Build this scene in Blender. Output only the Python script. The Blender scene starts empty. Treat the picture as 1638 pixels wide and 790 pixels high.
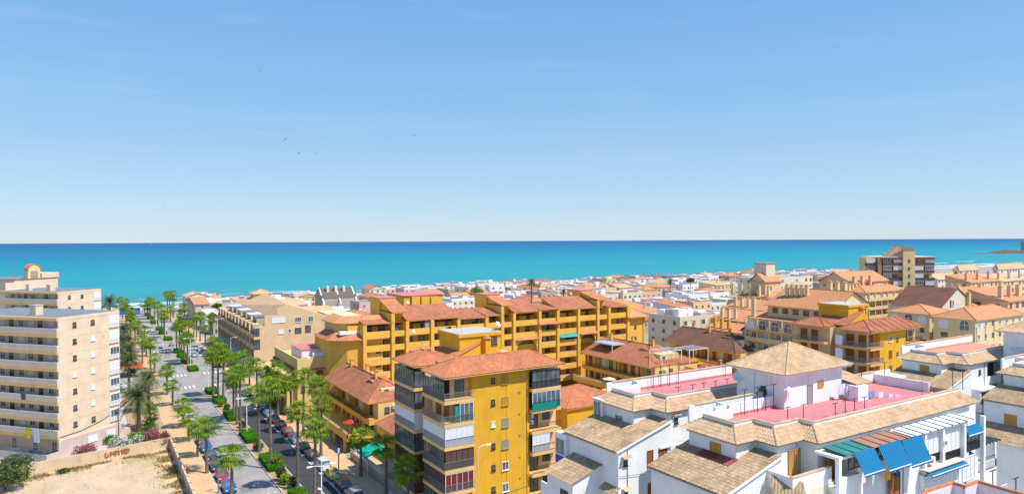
import bpy, math, random
from mathutils import Vector, Matrix, noise
R = math.radians
rnd = random.Random(7)
scene = bpy.context.scene
col = scene.collection

# ------------------------------------------------------------------ camera
# world axes: +y runs along the avenue towards the sea, +x to its right
CAMZ, YAW, PITCH, ROLL, FPX = 37.0, R(31.85), math.atan(9.8 / 1092), math.atan(-8 / 1638), 1092.0
cam_data = bpy.data.cameras.new('camera')
cam = bpy.data.objects.new('camera', cam_data)
col.objects.link(cam)
scene.camera = cam
cam_data.sensor_width = 36
cam_data.lens = 24.0
cam_data.clip_start = 1
cam_data.clip_end = 120000
cam.matrix_world = (Matrix.Translation((0, 0, CAMZ)) @ Matrix.Rotation(-YAW, 4, 'Z')
                    @ Matrix.Rotation(R(90) - PITCH, 4, 'X') @ Matrix.Rotation(ROLL, 4, 'Z'))


def ray(px, py):
    x, y = px - 819, 395 - py
    c, s = math.cos(ROLL), math.sin(ROLL)
    xr, yr = x * c - y * s, x * s + y * c
    cp, sp = math.cos(PITCH), math.sin(PITCH)
    vx, vy, vz = xr, cp * FPX + sp * yr, -sp * FPX + cp * yr
    return Vector((math.cos(YAW) * vx + math.sin(YAW) * vy, -math.sin(YAW) * vx + math.cos(YAW) * vy, vz))


def PZ(px, py, z):
    d = ray(px, py)
    t = (z - CAMZ) / d.z
    return (d.x * t, d.y * t, z)


def PX(px, py, x):
    d = ray(px, py)
    t = x / d.x
    return (x, d.y * t, CAMZ + d.z * t)


def PY(px, py, y):
    d = ray(px, py)
    t = y / d.y
    return (d.x * t, y, CAMZ + d.z * t)


def PD(px, py, dep):
    d = ray(px, py)
    t = dep / FPX
    return (d.x * t, d.y * t, CAMZ + d.z * t)


# ------------------------------------------------------------------ light
SUN_EL = R(57)
SX, SY = 0.60, -0.80                     # horizontal direction towards the sun
sd = bpy.data.lights.new('sun', 'SUN')
sd.energy = 4.2
sd.angle = R(0.53)
sd.color = (1.0, 0.955, 0.88)
sun = bpy.data.objects.new('sun', sd)
col.objects.link(sun)
sv = Vector((SX * math.cos(SUN_EL), SY * math.cos(SUN_EL), math.sin(SUN_EL)))
sun.rotation_euler = sv.to_track_quat('Z', 'Y').to_euler()
world = bpy.data.worlds.new('World')
scene.world = world
world.use_nodes = True
wn = world.node_tree
wn.nodes.clear()
sky = wn.nodes.new('ShaderNodeTexSky')
sky.sky_type = 'NISHITA'
sky.sun_disc = False
sky.sun_elevation = SUN_EL
sky.sun_rotation = math.atan2(SX, SY)
sky.altitude = 0
sky.air_density = 1.0
sky.dust_density = 0.0
sky.ozone_density = 2.0
tc = wn.nodes.new('ShaderNodeTexCoord')
mp = wn.nodes.new('ShaderNodeMapping')
mp.inputs['Scale'].default_value = (1.6, 1.6, 14)
cn = wn.nodes.new('ShaderNodeTexNoise')
cn.inputs['Scale'].default_value = 2.2
cn.inputs['Detail'].default_value = 7
cn.inputs['Roughness'].default_value = 0.6
cr = wn.nodes.new('ShaderNodeValToRGB')
cr.color_ramp.elements[0].position = 0.56
cr.color_ramp.elements[0].color = (0, 0, 0, 1)
cr.color_ramp.elements[1].position = 0.85
cr.color_ramp.elements[1].color = (0.05, 0.05, 0.05, 1)
cm = wn.nodes.new('ShaderNodeMix')
cm.data_type = 'RGBA'
hs = wn.nodes.new('ShaderNodeHueSaturation')
hs.inputs['Saturation'].default_value = 1.2
hs.inputs['Value'].default_value = 1.15
hs.inputs['Hue'].default_value = 0.5
bg = wn.nodes.new('ShaderNodeBackground')
bg.inputs['Strength'].default_value = 0.15
wo = wn.nodes.new('ShaderNodeOutputWorld')
L = wn.links.new
L(tc.outputs['Generated'], mp.inputs['Vector'])
L(mp.outputs[0], cn.inputs['Vector'])
L(cn.outputs['Fac'], cr.inputs['Fac'])
L(sky.outputs[0], hs.inputs['Color'])
L(hs.outputs[0], cm.inputs['A'])
cm.inputs['B'].default_value = (8, 8.4, 9, 1)
L(cr.outputs[0], cm.inputs['Factor'])
# pale sea air low over the horizon
sx = wn.nodes.new('ShaderNodeSeparateXYZ')
L(tc.outputs['Generated'], sx.inputs[0])
hr = wn.nodes.new('ShaderNodeMapRange')
hr.inputs['From Min'].default_value = 0.38
hr.inputs['From Max'].default_value = 0.75
hr.inputs['To Min'].default_value = 0.88
hr.inputs['To Max'].default_value = 0.0
L(sx.outputs['Z'], hr.inputs['Value'])
hc = wn.nodes.new('ShaderNodeValToRGB')
for k_, (p_, c_) in enumerate(((0.0, (0.45, 0.61, 0.78)), (0.07, (0.375, 0.575, 0.79)), (0.18, (0.27, 0.50, 0.79)), (0.36, (0.165, 0.40, 0.75)))):
    e_ = hc.color_ramp.elements[k_] if k_ < 2 else hc.color_ramp.elements.new(p_)
    e_.position = p_
    e_.color = c_ + (1,)
L(sx.outputs['Z'], hc.inputs[0])
sc = wn.nodes.new('ShaderNodeVectorMath')
sc.operation = 'SCALE'
sc.inputs['Scale'].default_value = 5.05
L(hc.outputs[0], sc.inputs[0])
hm = wn.nodes.new('ShaderNodeMix')
hm.data_type = 'RGBA'
L(hr.outputs['Result'], hm.inputs['Factor'])
L(hs.outputs[0], hm.inputs['A'])
L(sc.outputs['Vector'], hm.inputs['B'])
L(hm.outputs['Result'], cm.inputs['A'])
cm.inputs['B'].default_value = (5, 5.2, 5.5, 1)
cr.color_ramp.elements[1].color = (0.10, 0.10, 0.10, 1)
L(cm.outputs['Result'], bg.inputs['Color'])
L(bg.outputs[0], wo.inputs['Surface'])
scene.view_settings.view_transform = 'Standard'
scene.view_settings.look = 'None'
scene.view_settings.exposure = 0.45
scene.view_settings.gamma = 1
scene.render.engine = 'CYCLES'
scene.cycles.max_bounces = 5
scene.cycles.diffuse_bounces = 3
scene.cycles.transparent_max_bounces = 8

# ------------------------------------------------------------------ materials
MATS = {}


def new_mat(name):
    m = bpy.data.materials.new(name)
    m.use_nodes = True
    MATS[name] = m
    nt = m.node_tree
    return m, nt, nt.nodes['Principled BSDF']


def nd(nt, t, **kw):
    n = nt.nodes.new(t)
    for k, v in kw.items():
        if k in n.inputs.keys():
            n.inputs[k].default_value = v
        else:
            setattr(n, k, v)
    return n


def mixc(nt, fac, a, b, blend='MIX'):
    m = nd(nt, 'ShaderNodeMix', data_type='RGBA', blend_type=blend)
    for sock, v in (('Factor', fac), ('A', a), ('B', b)):
        if isinstance(v, (int, float)):
            m.inputs[sock].default_value = v
        elif isinstance(v, tuple):
            m.inputs[sock].default_value = v if len(v) == 4 else v + (1,)
        else:
            nt.links.new(v, m.inputs[sock])
    return m.outputs['Result']


def ramp(nt, src, p0, p1, c0=(0, 0, 0), c1=(1, 1, 1)):
    r = nd(nt, 'ShaderNodeValToRGB')
    e = r.color_ramp.elements
    e[0].position, e[1].position = p0, p1
    e[0].color, e[1].color = c0 + (1,), c1 + (1,)
    nt.links.new(src, r.inputs[0])
    return r.outputs[0]


def wpos(nt):
    return nd(nt, 'ShaderNodeNewGeometry').outputs['Position']


def noise_tex(nt, scale, detail=4, rough=0.6, vec=None, sc3=None):
    n = nd(nt, 'ShaderNodeTexNoise', Scale=scale, Detail=detail, Roughness=rough)
    v = vec or wpos(nt)
    if sc3:
        mpn = nd(nt, 'ShaderNodeMapping', Scale=sc3)
        nt.links.new(v, mpn.inputs[0])
        v = mpn.outputs[0]
    nt.links.new(v, n.inputs['Vector'])
    return n.outputs['Fac']


def dk(c, f):
    return tuple(x * f for x in c)


def stucco(name, c, stain=0.3, rough=0.9, dirt=(0.28, 0.22, 0.16)):
    m, nt, b = new_mat(name)
    a = mixc(nt, ramp(nt, noise_tex(nt, 0.55, 5), 0.3, 0.7), dk(c, 0.88), tuple(min(1, x * 1.05) for x in c))
    a = mixc(nt, ramp(nt, noise_tex(nt, 1.0, 4, 0.7, sc3=(2.2, 2.2, 0.22)), 0.52, 0.85, (0, 0, 0), (stain,) * 3), a, dirt)
    a = mixc(nt, ramp(nt, noise_tex(nt, 3.2, 5, 0.75), 0.58, 0.8, (0, 0, 0), (stain * 0.7,) * 3), a, dk(c, 0.6))
    nt.links.new(a, b.inputs['Base Color'])
    b.inputs['Roughness'].default_value = rough
    b.inputs['Specular IOR Level'].default_value = 0.15
    bp = nd(nt, 'ShaderNodeBump', Strength=0.35, Distance=0.05)
    nt.links.new(noise_tex(nt, 9, 3), bp.inputs['Height'])
    nt.links.new(bp.outputs[0], b.inputs['Normal'])
    return m


def plain(name, c, rough=0.6, metal=0.0, spec=0.4, var=0.1, nscale=2.0):
    m, nt, b = new_mat(name)
    a = mixc(nt, noise_tex(nt, nscale, 4), dk(c, 1 - var), tuple(min(1, x * (1 + var)) for x in c))
    nt.links.new(a, b.inputs['Base Color'])
    b.inputs['Roughness'].default_value = rough
    b.inputs['Metallic'].default_value = metal
    b.inputs['Specular IOR Level'].default_value = spec
    return m


def striped(name, c1, c2, period, axis='X', duty=0.5, rough=0.7, spec=0.3):
    """stripes in the surface's own metres (uv: x along the wall, y up the wall)"""
    m, nt, b = new_mat(name)
    uv = nd(nt, 'ShaderNodeUVMap')
    sp = nd(nt, 'ShaderNodeSeparateXYZ')
    nt.links.new(uv.outputs[0], sp.inputs[0])
    dv = nd(nt, 'ShaderNodeMath', operation='DIVIDE')
    nt.links.new(sp.outputs[axis], dv.inputs[0])
    dv.inputs[1].default_value = period
    fr = nd(nt, 'ShaderNodeMath', operation='FRACT')
    nt.links.new(dv.outputs[0], fr.inputs[0])
    gt = nd(nt, 'ShaderNodeMath', operation='GREATER_THAN')
    nt.links.new(fr.outputs[0], gt.inputs[0])
    gt.inputs[1].default_value = duty
    a = mixc(nt, gt.outputs[0], c1, c2)
    a = mixc(nt, ramp(nt, noise_tex(nt, 1.5, 5), 0.4, 0.8, (0, 0, 0), (0.25,) * 3), a, dk(c1, 0.6))
    nt.links.new(a, b.inputs['Base Color'])
    b.inputs['Roughness'].default_value = rough
    b.inputs['Specular IOR Level'].default_value = spec
    return m


def tile_mat(name, c1, c2, c3, dirt, dirt_amt, pitch=0.27, course=0.40, bump=True, dscale=0.5):
    m, nt, b = new_mat(name)
    uv = nd(nt, 'ShaderNodeUVMap')
    sp = nd(nt, 'ShaderNodeSeparateXYZ')
    nt.links.new(uv.outputs[0], sp.inputs[0])
    outs = []
    for ax, p in (('X', pitch), ('Y', course)):
        dv = nd(nt, 'ShaderNodeMath', operation='DIVIDE')
        nt.links.new(sp.outputs[ax], dv.inputs[0])
        dv.inputs[1].default_value = p
        fl = nd(nt, 'ShaderNodeMath', operation='FLOOR')
        nt.links.new(dv.outputs[0], fl.inputs[0])
        outs.append((dv.outputs[0], fl.outputs[0]))
    cb = nd(nt, 'ShaderNodeCombineXYZ')
    nt.links.new(outs[0][1], cb.inputs[0])
    nt.links.new(outs[1][1], cb.inputs[1])
    wnz = nd(nt, 'ShaderNodeTexWhiteNoise', noise_dimensions='2D')
    nt.links.new(cb.outputs[0], wnz.inputs['Vector'])
    a = mixc(nt, ramp(nt, wnz.outputs['Value'], 0.0, 0.6), c1, c2)
    a = mixc(nt, ramp(nt, wnz.outputs['Value'], 0.6, 1.0, (0, 0, 0), (0.5,) * 3), a, c3)
    d = ramp(nt, noise_tex(nt, dscale, 8, 0.72), 0.42, 0.72, (0, 0, 0), (dirt_amt,) * 3)
    a = mixc(nt, d, a, dirt)
    d2 = ramp(nt, noise_tex(nt, 5, 5, 0.8), 0.52, 0.7, (0, 0, 0), (dirt_amt * 0.7,) * 3)
    a = mixc(nt, d2, a, dk(dirt, 0.7))
    nt.links.new(a, b.inputs['Base Color'])
    b.inputs['Roughness'].default_value = 0.9
    b.inputs['Specular IOR Level'].default_value = 0.15
    if bump:
        mu = nd(nt, 'ShaderNodeMath', operation='MULTIPLY')
        nt.links.new(outs[0][0], mu.inputs[0])
        mu.inputs[1].default_value = math.pi
        si = nd(nt, 'ShaderNodeMath', operation='SINE')
        nt.links.new(mu.outputs[0], si.inputs[0])
        ab = nd(nt, 'ShaderNodeMath', operation='ABSOLUTE')
        nt.links.new(si.outputs[0], ab.inputs[0])
        bp = nd(nt, 'ShaderNodeBump', Strength=0.8, Distance=0.07)
        nt.links.new(ab.outputs[0], bp.inputs['Height'])
        nt.links.new(bp.outputs[0], b.inputs['Normal'])
    return m


def glass(name, c, rough=0.08):
    m, nt, b = new_mat(name)
    a = mixc(nt, ramp(nt, noise_tex(nt, 0.9, 2), 0.35, 0.65), dk(c, 0.5), c)
    nt.links.new(a, b.inputs['Base Color'])
    b.inputs['Roughness'].default_value = rough
    b.inputs['Specular IOR Level'].default_value = 0.8
    return m


def leafy(name, c, c2, trans=0.25):
    m, nt, b = new_mat(name)
    oi = nd(nt, 'ShaderNodeObjectInfo')
    a = mixc(nt, ramp(nt, noise_tex(nt, 1.6, 4, 0.7), 0.4, 0.62), c, c2)
    a = mixc(nt, ramp(nt, oi.outputs['Random'], 0, 1, (0, 0, 0), (0.45,) * 3), a, c2)
    nt.links.new(a, b.inputs['Base Color'])
    b.inputs['Roughness'].default_value = 0.55
    b.inputs['Specular IOR Level'].default_value = 0.15
    tr = nd(nt, 'ShaderNodeBsdfTranslucent')
    nt.links.new(a, tr.inputs[0])
    mx = nd(nt, 'ShaderNodeMixShader')
    mx.inputs[0].default_value = trans
    nt.links.new(b.outputs[0], mx.inputs[1])
    nt.links.new(tr.outputs[0], mx.inputs[2])
    nt.links.new(mx.outputs[0], nt.nodes['Material Output'].inputs[0])
    return m


WHITE = stucco('white_stucco', (0.85, 0.845, 0.83), 0.2, dirt=(0.4, 0.38, 0.34))
PINKW = stucco('pinkish_stucco', (0.78, 0.68, 0.68), 0.2, dirt=(0.4, 0.36, 0.34))
YEL = stucco('ochre_yellow_stucco', (0.78, 0.42, 0.035), 0.6, dirt=(0.35, 0.2, 0.05))
YEL2 = stucco('soft_yellow_stucco', (0.82, 0.46, 0.085), 0.35, dirt=(0.42, 0.25, 0.08))
YEL3 = stucco('pale_yellow_stucco', (0.78, 0.55, 0.22), 0.25)
CREAMY = stucco('cream_yellow_stucco', (0.78, 0.60, 0.32), 0.2)
SLABY = stucco('apricot_slab_paint', (0.80, 0.52, 0.20), 0.2)
BEIGE = stucco('peach_beige_render', (0.75, 0.575, 0.41), 0.14)
SANDY = stucco('sandy_render', (0.72, 0.50, 0.29), 0.25)
PINKB = stucco('dusty_pink_render', (0.62, 0.48, 0.42), 0.2)
CREAM = stucco('cream_render', (0.74, 0.64, 0.48), 0.2)
PEACH = stucco('peach_render', (0.76, 0.52, 0.32), 0.2)
GREYB = stucco('grey_beige_render', (0.45, 0.38, 0.30), 0.25)
ORANGE = stucco('orange_slab_paint', (0.76, 0.42, 0.14), 0.2)
BROWNR = stucco('brown_render', (0.44, 0.29, 0.19), 0.2)
CONC = stucco('weathered_concrete', (0.50, 0.47, 0.42), 0.35, dirt=(0.15, 0.13, 0.11))
TILEK = tile_mat('aged_cream_roof_tile', (0.72, 0.49, 0.29), (0.62, 0.40, 0.23), (0.80, 0.62, 0.42), (0.20, 0.14, 0.075), 0.52, bump=False, dscale=0.7)
TILEL = tile_mat('lichened_brown_roof_tile', (0.56, 0.38, 0.23), (0.42, 0.28, 0.16), (0.70, 0.54, 0.36), (0.12, 0.09, 0.05), 0.65, bump=False, dscale=0.6)
TERRA = tile_mat('terracotta_roof_tile', (0.61, 0.225, 0.105), (0.52, 0.175, 0.08), (0.70, 0.36, 0.21), (0.22, 0.10, 0.06), 0.55, bump=False, dscale=0.35)
TERRB = tile_mat('weathered_terracotta_tile', (0.54, 0.20, 0.10), (0.45, 0.155, 0.075), (0.62, 0.31, 0.18), (0.17, 0.085, 0.055), 0.62, dscale=0.3)
TERRO = tile_mat('bright_orange_roof_tile', (0.66, 0.30, 0.14), (0.60, 0.245, 0.11), (0.70, 0.42, 0.26), (0.40, 0.2, 0.1), 0.35, dscale=0.25)
TERRD = tile_mat('dark_brown_roof_tile', (0.26, 0.12, 0.075), (0.20, 0.09, 0.06), (0.34, 0.18, 0.11), (0.09, 0.06, 0.045), 0.6, dscale=0.3)
TILES = tile_mat('sandy_roof_tile', (0.72, 0.46, 0.25), (0.66, 0.40, 0.22), (0.76, 0.56, 0.36), (0.36, 0.24, 0.14), 0.4, dscale=0.25)
PINKF = stucco('pink_terrace_paint', (0.57, 0.215, 0.215), 0.5, dirt=(0.42, 0.18, 0.18))
SALMF = stucco('salmon_terrace_paint', (0.66, 0.28, 0.20), 0.2)
REDM = plain('dark_red_metal_sheet', (0.30, 0.03, 0.03), 0.5)
GLASS = glass('dark_window_glass', (0.14, 0.165, 0.165), 0.06)
GLASSB = glass('bluish_window_glass', (0.12, 0.19, 0.24))
WFRAME = plain('white_window_frame', (0.8, 0.8, 0.8), 0.4, var=0.04)
DFRAME = plain('dark_metal_frame', (0.035, 0.032, 0.032), 0.4, var=0.1)
WOOD = striped('brown_louvred_wood', (0.34, 0.12, 0.035), (0.26, 0.085, 0.025), 0.09, 'Y')
OCHW = striped('ochre_louvred_wood', (0.60, 0.33, 0.08), (0.46, 0.23, 0.05), 0.1, 'Y')
BLIND = striped('white_roller_blind', (0.78, 0.78, 0.79), (0.62, 0.63, 0.65), 0.12, 'Y', 0.75)
GREYS = striped('grey_shutter', (0.40, 0.39, 0.38), (0.22, 0.21, 0.2), 0.1, 'Y')
BRNB = striped('brown_roller_blind', (0.15, 0.075, 0.06), (0.10, 0.05, 0.04), 0.12, 'Y')
REDB = striped('dark_red_blind', (0.20, 0.035, 0.035), (0.15, 0.02, 0.02), 0.12, 'Y')
BLUEA = striped('blue_striped_awning', (0.0, 0.19, 0.37), (0.0, 0.10, 0.25), 0.30, 'X', 0.55)
TEAL = plain('teal_awning_cloth', (0.0, 0.33, 0.27), 0.7)
ASPH = None


def ground_mat(name, c, c2, scale=0.3, sand=None, rough=0.95, fine=0.15):
    m, nt, b = new_mat(name)
    a = mixc(nt, ramp(nt, noise_tex(nt, scale, 7, 0.65), 0.35, 0.68), c, c2)
    a = mixc(nt, ramp(nt, noise_tex(nt, 6, 6, 0.75), 0.45, 0.75, (0, 0, 0), (fine,) * 3), a, dk(c, 0.45))
    if sand:
        a = mixc(nt, ramp(nt, noise_tex(nt, 0.12, 6, 0.7, sc3=(1, 0.35, 1)), 0.52, 0.62), a, sand)
    nt.links.new(a, b.inputs['Base Color'])
    b.inputs['Roughness'].default_value = rough
    b.inputs['Specular IOR Level'].default_value = 0.2
    bp = nd(nt, 'ShaderNodeBump', Strength=0.3, Distance=0.05)
    nt.links.new(noise_tex(nt, 4, 5), bp.inputs['Height'])
    nt.links.new(bp.outputs[0], b.inputs['Normal'])
    return m


GROUND = ground_mat('town_ground', (0.40, 0.34, 0.28), (0.30, 0.27, 0.24), 0.08)
SANDB = ground_mat('beach_sand', (0.62, 0.50, 0.36), (0.52, 0.42, 0.30), 0.05)
ROADN = ground_mat('new_asphalt', (0.065, 0.065, 0.07), (0.05, 0.05, 0.055), 0.4)
ROADO = ground_mat('worn_pale_asphalt', (0.37, 0.33, 0.30), (0.28, 0.25, 0.235), 0.25, fine=0.25)
DIRT = ground_mat('dry_lot_earth', (0.62, 0.46, 0.30), (0.50, 0.36, 0.22), 0.22, (0.40, 0.29, 0.13), fine=0.3)
BEDM = ground_mat('planting_bed_earth', (0.46, 0.30, 0.17), (0.36, 0.24, 0.13), 0.8)
PAINT = plain('white_road_paint', (0.64, 0.63, 0.61), 0.8, var=0.3, nscale=2)


def paving(name, c, joint):
    m, nt, b = new_mat(name)
    br = nd(nt, 'ShaderNodeTexBrick', Scale=1.0)
    br.inputs['Brick Width'].default_value = 1.2
    br.inputs['Row Height'].default_value = 0.9
    br.inputs['Mortar Size'].default_value = 0.025
    br.inputs['Color1'].default_value = c + (1,)
    br.inputs['Color2'].default_value = dk(c, 0.88) + (1,)
    br.inputs['Mortar'].default_value = joint + (1,)
    nt.links.new(wpos(nt), br.inputs['Vector'])
    a = mixc(nt, ramp(nt, noise_tex(nt, 0.5, 6), 0.4, 0.75, (0, 0, 0), (0.3,) * 3), br.outputs['Color'], dk(c, 0.65))
    nt.links.new(a, b.inputs['Base Color'])
    b.inputs['Roughness'].default_value = 0.85
    return m


PAVE = paving('ochre_paving', (0.66, 0.42, 0.22), (0.50, 0.30, 0.15))
CURB = plain('pale_kerb_stone', (0.52, 0.46, 0.40), 0.85)
LEAFP = leafy('fan_palm_leaf', (0.11, 0.22, 0.014), (0.34, 0.42, 0.03), 0.35)
LEAFD = leafy('date_palm_leaf', (0.085, 0.12, 0.045), (0.17, 0.20, 0.07), 0.2)
LEAFH = leafy('hedge_leaf', (0.035, 0.15, 0.008), (0.10, 0.30, 0.012), 0.2)
LEAFO = leafy('olive_green_leaf', (0.06, 0.10, 0.03), (0.12, 0.17, 0.05), 0.2)
FLOWP = leafy('pink_oleander_flower', (0.62, 0.22, 0.26), (0.5, 0.10, 0.18), 0.2)
FLOWW = leafy('white_oleander_flower', (0.75, 0.74, 0.70), (0.60, 0.62, 0.5), 0.2)
DRYG = leafy('dry_grass_blade', (0.42, 0.30, 0.10), (0.30, 0.24, 0.09), 0.1)
LEAFP2 = leafy('old_fan_palm_leaf', (0.07, 0.16, 0.012), (0.20, 0.30, 0.02), 0.25)
SKIRT = leafy('dead_palm_frond', (0.36, 0.24, 0.11), (0.24, 0.15, 0.07), 0.1)
TRUNK = ground_mat('palm_trunk_bark', (0.22, 0.17, 0.13), (0.13, 0.10, 0.08), 1.5, fine=0.4)
LAMPW = plain('white_lamp_post_paint', (0.78, 0.79, 0.80), 0.4, var=0.03)
GREYM = plain('grey_metal', (0.25, 0.26, 0.27), 0.5, metal=0.3)
RUBBER = plain('tyre_rubber', (0.02, 0.02, 0.02), 0.8)
RIM = plain('alloy_rim', (0.45, 0.45, 0.47), 0.3, metal=0.8)
CLEAR = plain('clear_lamp_lens', (0.7, 0.72, 0.75), 0.1, spec=0.8)
REDL = plain('red_tail_lens', (0.45, 0.02, 0.015), 0.2, spec=0.6)
GREENC = plain('green_netting', (0.05, 0.30, 0.14), 0.8)
ROCKM = ground_mat('coastal_rock', (0.10, 0.07, 0.05), (0.20, 0.14, 0.09), 0.05)
PLAST = plain('white_plastic', (0.78, 0.78, 0.78), 0.5, var=0.04)
ROOFG = stucco('grey_roof_screed', (0.20, 0.23, 0.25), 0.3, dirt=(0.1, 0.11, 0.12))
BALUS = striped('white_pierced_balustrade', (0.80, 0.79, 0.77), (0.40, 0.34, 0.28), 0.34, 'X', 0.6)


# ------------------------------------------------------------------ mesh builder
class MB:
    def __init__(s):
        s.v, s.f, s.uv, s.mi = [], [], [], []
        s.m = 0

    def face(s, pts, uv=None):
        i = len(s.v)
        s.v += [tuple(p) for p in pts]
        s.f.append(tuple(range(i, i + len(pts))))
        s.uv.append(uv)
        s.mi.append(s.m)
        return s

    def idx(s, vs, fs, uvs=None):
        i = len(s.v)
        s.v += [tuple(p) for p in vs]
        for k, f in enumerate(fs):
            s.f.append(tuple(i + j for j in f))
            s.uv.append(uvs[k] if uvs else None)
            s.mi.append(s.m)
        return s

    def hexa(s, b, t):
        return s.idx(list(b) + list(t), [(3, 2, 1, 0), (4, 5, 6, 7), (0, 1, 5, 4), (1, 2, 6, 5), (2, 3, 7, 6), (3, 0, 4, 7)])

    def box(s, x0, x1, y0, y1, z0, z1):
        if x1 < x0: x0, x1 = x1, x0
        if y1 < y0: y0, y1 = y1, y0
        s.hexa([(x0, y0, z0), (x1, y0, z0), (x1, y1, z0), (x0, y1, z0)], [(x0, y0, z1), (x1, y0, z1), (x1, y1, z1), (x0, y1, z1)])
        return s

    def fbox(s, F, a0, a1, d0, d1, z0, z1):
        if d1 < d0: d0, d1 = d1, d0
        if a1 < a0: a0, a1 = a1, a0
        s.hexa([F.p(a0, d1, z0), F.p(a1, d1, z0), F.p(a1, d0, z0), F.p(a0, d0, z0)],
               [F.p(a0, d1, z1), F.p(a1, d1, z1), F.p(a1, d0, z1), F.p(a0, d0, z1)])
        return s

    def prism(s, poly, z0, z1, cap=True):
        n = len(poly)
        a = sum(poly[i][0] * poly[(i + 1) % n][1] - poly[(i + 1) % n][0] * poly[i][1] for i in range(n))
        if a < 0: poly = list(reversed(poly))
        vs = [(p[0], p[1], z0) for p in poly] + [(p[0], p[1], z1) for p in poly]
        fs = [(i, (i + 1) % n, n + (i + 1) % n, n + i) for i in range(n)]
        if cap: fs += [tuple(range(n, 2 * n)), tuple(reversed(range(n)))]
        s.idx(vs, fs)
        return s

    def tube(s, pts, r, n=6, r1=None, cap=True):
        pts = [Vector(p) for p in pts]
        m = len(pts)
        vs, fs = [], []
        for i, p in enumerate(pts):
            d = (pts[min(i + 1, m - 1)] - pts[max(i - 1, 0)]).normalized()
            u = d.cross(Vector((0, 0, 1)))
            if u.length < 1e-3: u = Vector((1, 0, 0))
            u.normalize()
            w = d.cross(u)
            rr = r if r1 is None else r + (r1 - r) * i / max(1, m - 1)
            for k in range(n):
                a = 2 * math.pi * k / n
                vs.append(p + u * math.cos(a) * rr + w * math.sin(a) * rr)
        for i in range(m - 1):
            for k in range(n):
                a, b = i * n + k, i * n + (k + 1) % n
                fs.append((a, b, b + n, a + n))
        if cap:
            fs.append(tuple(reversed(range(n))))
            fs.append(tuple(range((m - 1) * n, m * n)))
        s.idx(vs, fs)
        return s

    def cone(s, c, r, z0, z1, n=10, r1=0.0):
        s.tube([(c[0], c[1], z0), (c[0], c[1], z1)], r, n, r1 if r1 else 0.001)
        return s

    def blob(s, c, rx, ry, rz, n=8, m=5, jit=0.0):
        vs, fs = [], []
        for j in range(m + 1):
            t = math.pi * j / m
            for k in range(n):
                a = 2 * math.pi * k / n
                q = 1 + (rnd.random() - .5) * jit
                vs.append((c[0] + rx * math.sin(t) * math.cos(a) * q, c[1] + ry * math.sin(t) * math.sin(a) * q, c[2] + rz * math.cos(t) * q))
        for j in range(m):
            for k in range(n):
                a, b = j * n + k, j * n + (k + 1) % n
                fs.append((a, a + n, b + n, b))
        s.idx(vs, fs)
        return s

    def tiles(s, pts, pitch=0.24, amp=0.055, course=None, sub=4):
        """a convex roof face of barrel tiles: ridges run up the slope"""
        P = [Vector(p) for p in pts]
        n = Vector((0, 0, 0))
        for i in range(len(P)):
            n += P[i].cross(P[(i + 1) % len(P)])
        if n.z < 0: n = -n
        n.normalize()
        u = Vector((0, 0, 1)).cross(n)
        u.normalize()
        v = n.cross(u)
        O = P[0]
        q = [((p - O).dot(u), (p - O).dot(v)) for p in P]
        u0, u1 = min(a for a, b in q), max(a for a, b in q)

        def span(x):
            vs = []
            for i in range(len(q)):
                (a, b), (c, d) = q[i], q[(i + 1) % len(q)]
                if min(a, c) - 1e-9 <= x <= max(a, c) + 1e-9:
                    if abs(a - c) < 1e-9:
                        vs += [b, d]
                    else:
                        vs.append(b + (d - b) * (x - a) / (c - a))
            return (min(vs), max(vs)) if vs else (0, 0)
        N = max(2, int((u1 - u0) / (pitch / sub)))
        vmin = min(b for a, b in q)
        gu, gv = O.dot(u), O.dot(v)
        prev = None
        for i in range(N + 1):
            x = u0 + (u1 - u0) * i / N
            xx = min(max(x, u0 + 1e-4), u1 - 1e-4)
            a, b = span(xx)
            h = amp * abs(math.sin(math.pi * (x + gu) / pitch))
            cur = (x, a, b, h)
            if prev:
                (x0, a0, b0, h0) = prev
                if course:
                    k = int(math.floor((min(a, a0) - vmin) / course))
                    while vmin + k * course < max(b, b0):
                        c0, c1 = vmin + k * course, vmin + (k + 1) * course
                        A0, A1 = max(a0, c0), min(b0, c1)
                        B0, B1 = max(a, c0), min(b, c1)
                        if A1 - A0 > 1e-4 or B1 - B0 > 1e-4:
                            A1, B1 = max(A0, A1), max(B0, B1)
                            def Q(xq, vq, hq):
                                st = 0.016 * (1 - (vq - c0) / course)
                                return O + u * xq + v * vq + n * (hq + st)
                            s.face([Q(x0, A0, h0), Q(x, B0, h), Q(x, B1, h), Q(x0, A1, h0)],
                                   [(x0 + gu, c0 + gv + .1)] * 4)
                        k += 1
                else:
                    s.face([O + u * x0 + v * a0 + n * h0, O + u * x + v * a + n * h, O + u * x + v * b + n * h, O + u * x0 + v * b0 + n * h0],
                           [(x0 + gu, a0 + gv), (x + gu, a + gv), (x + gu, b + gv), (x0 + gu, b0 + gv)])
            prev = cur
        return s

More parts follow.
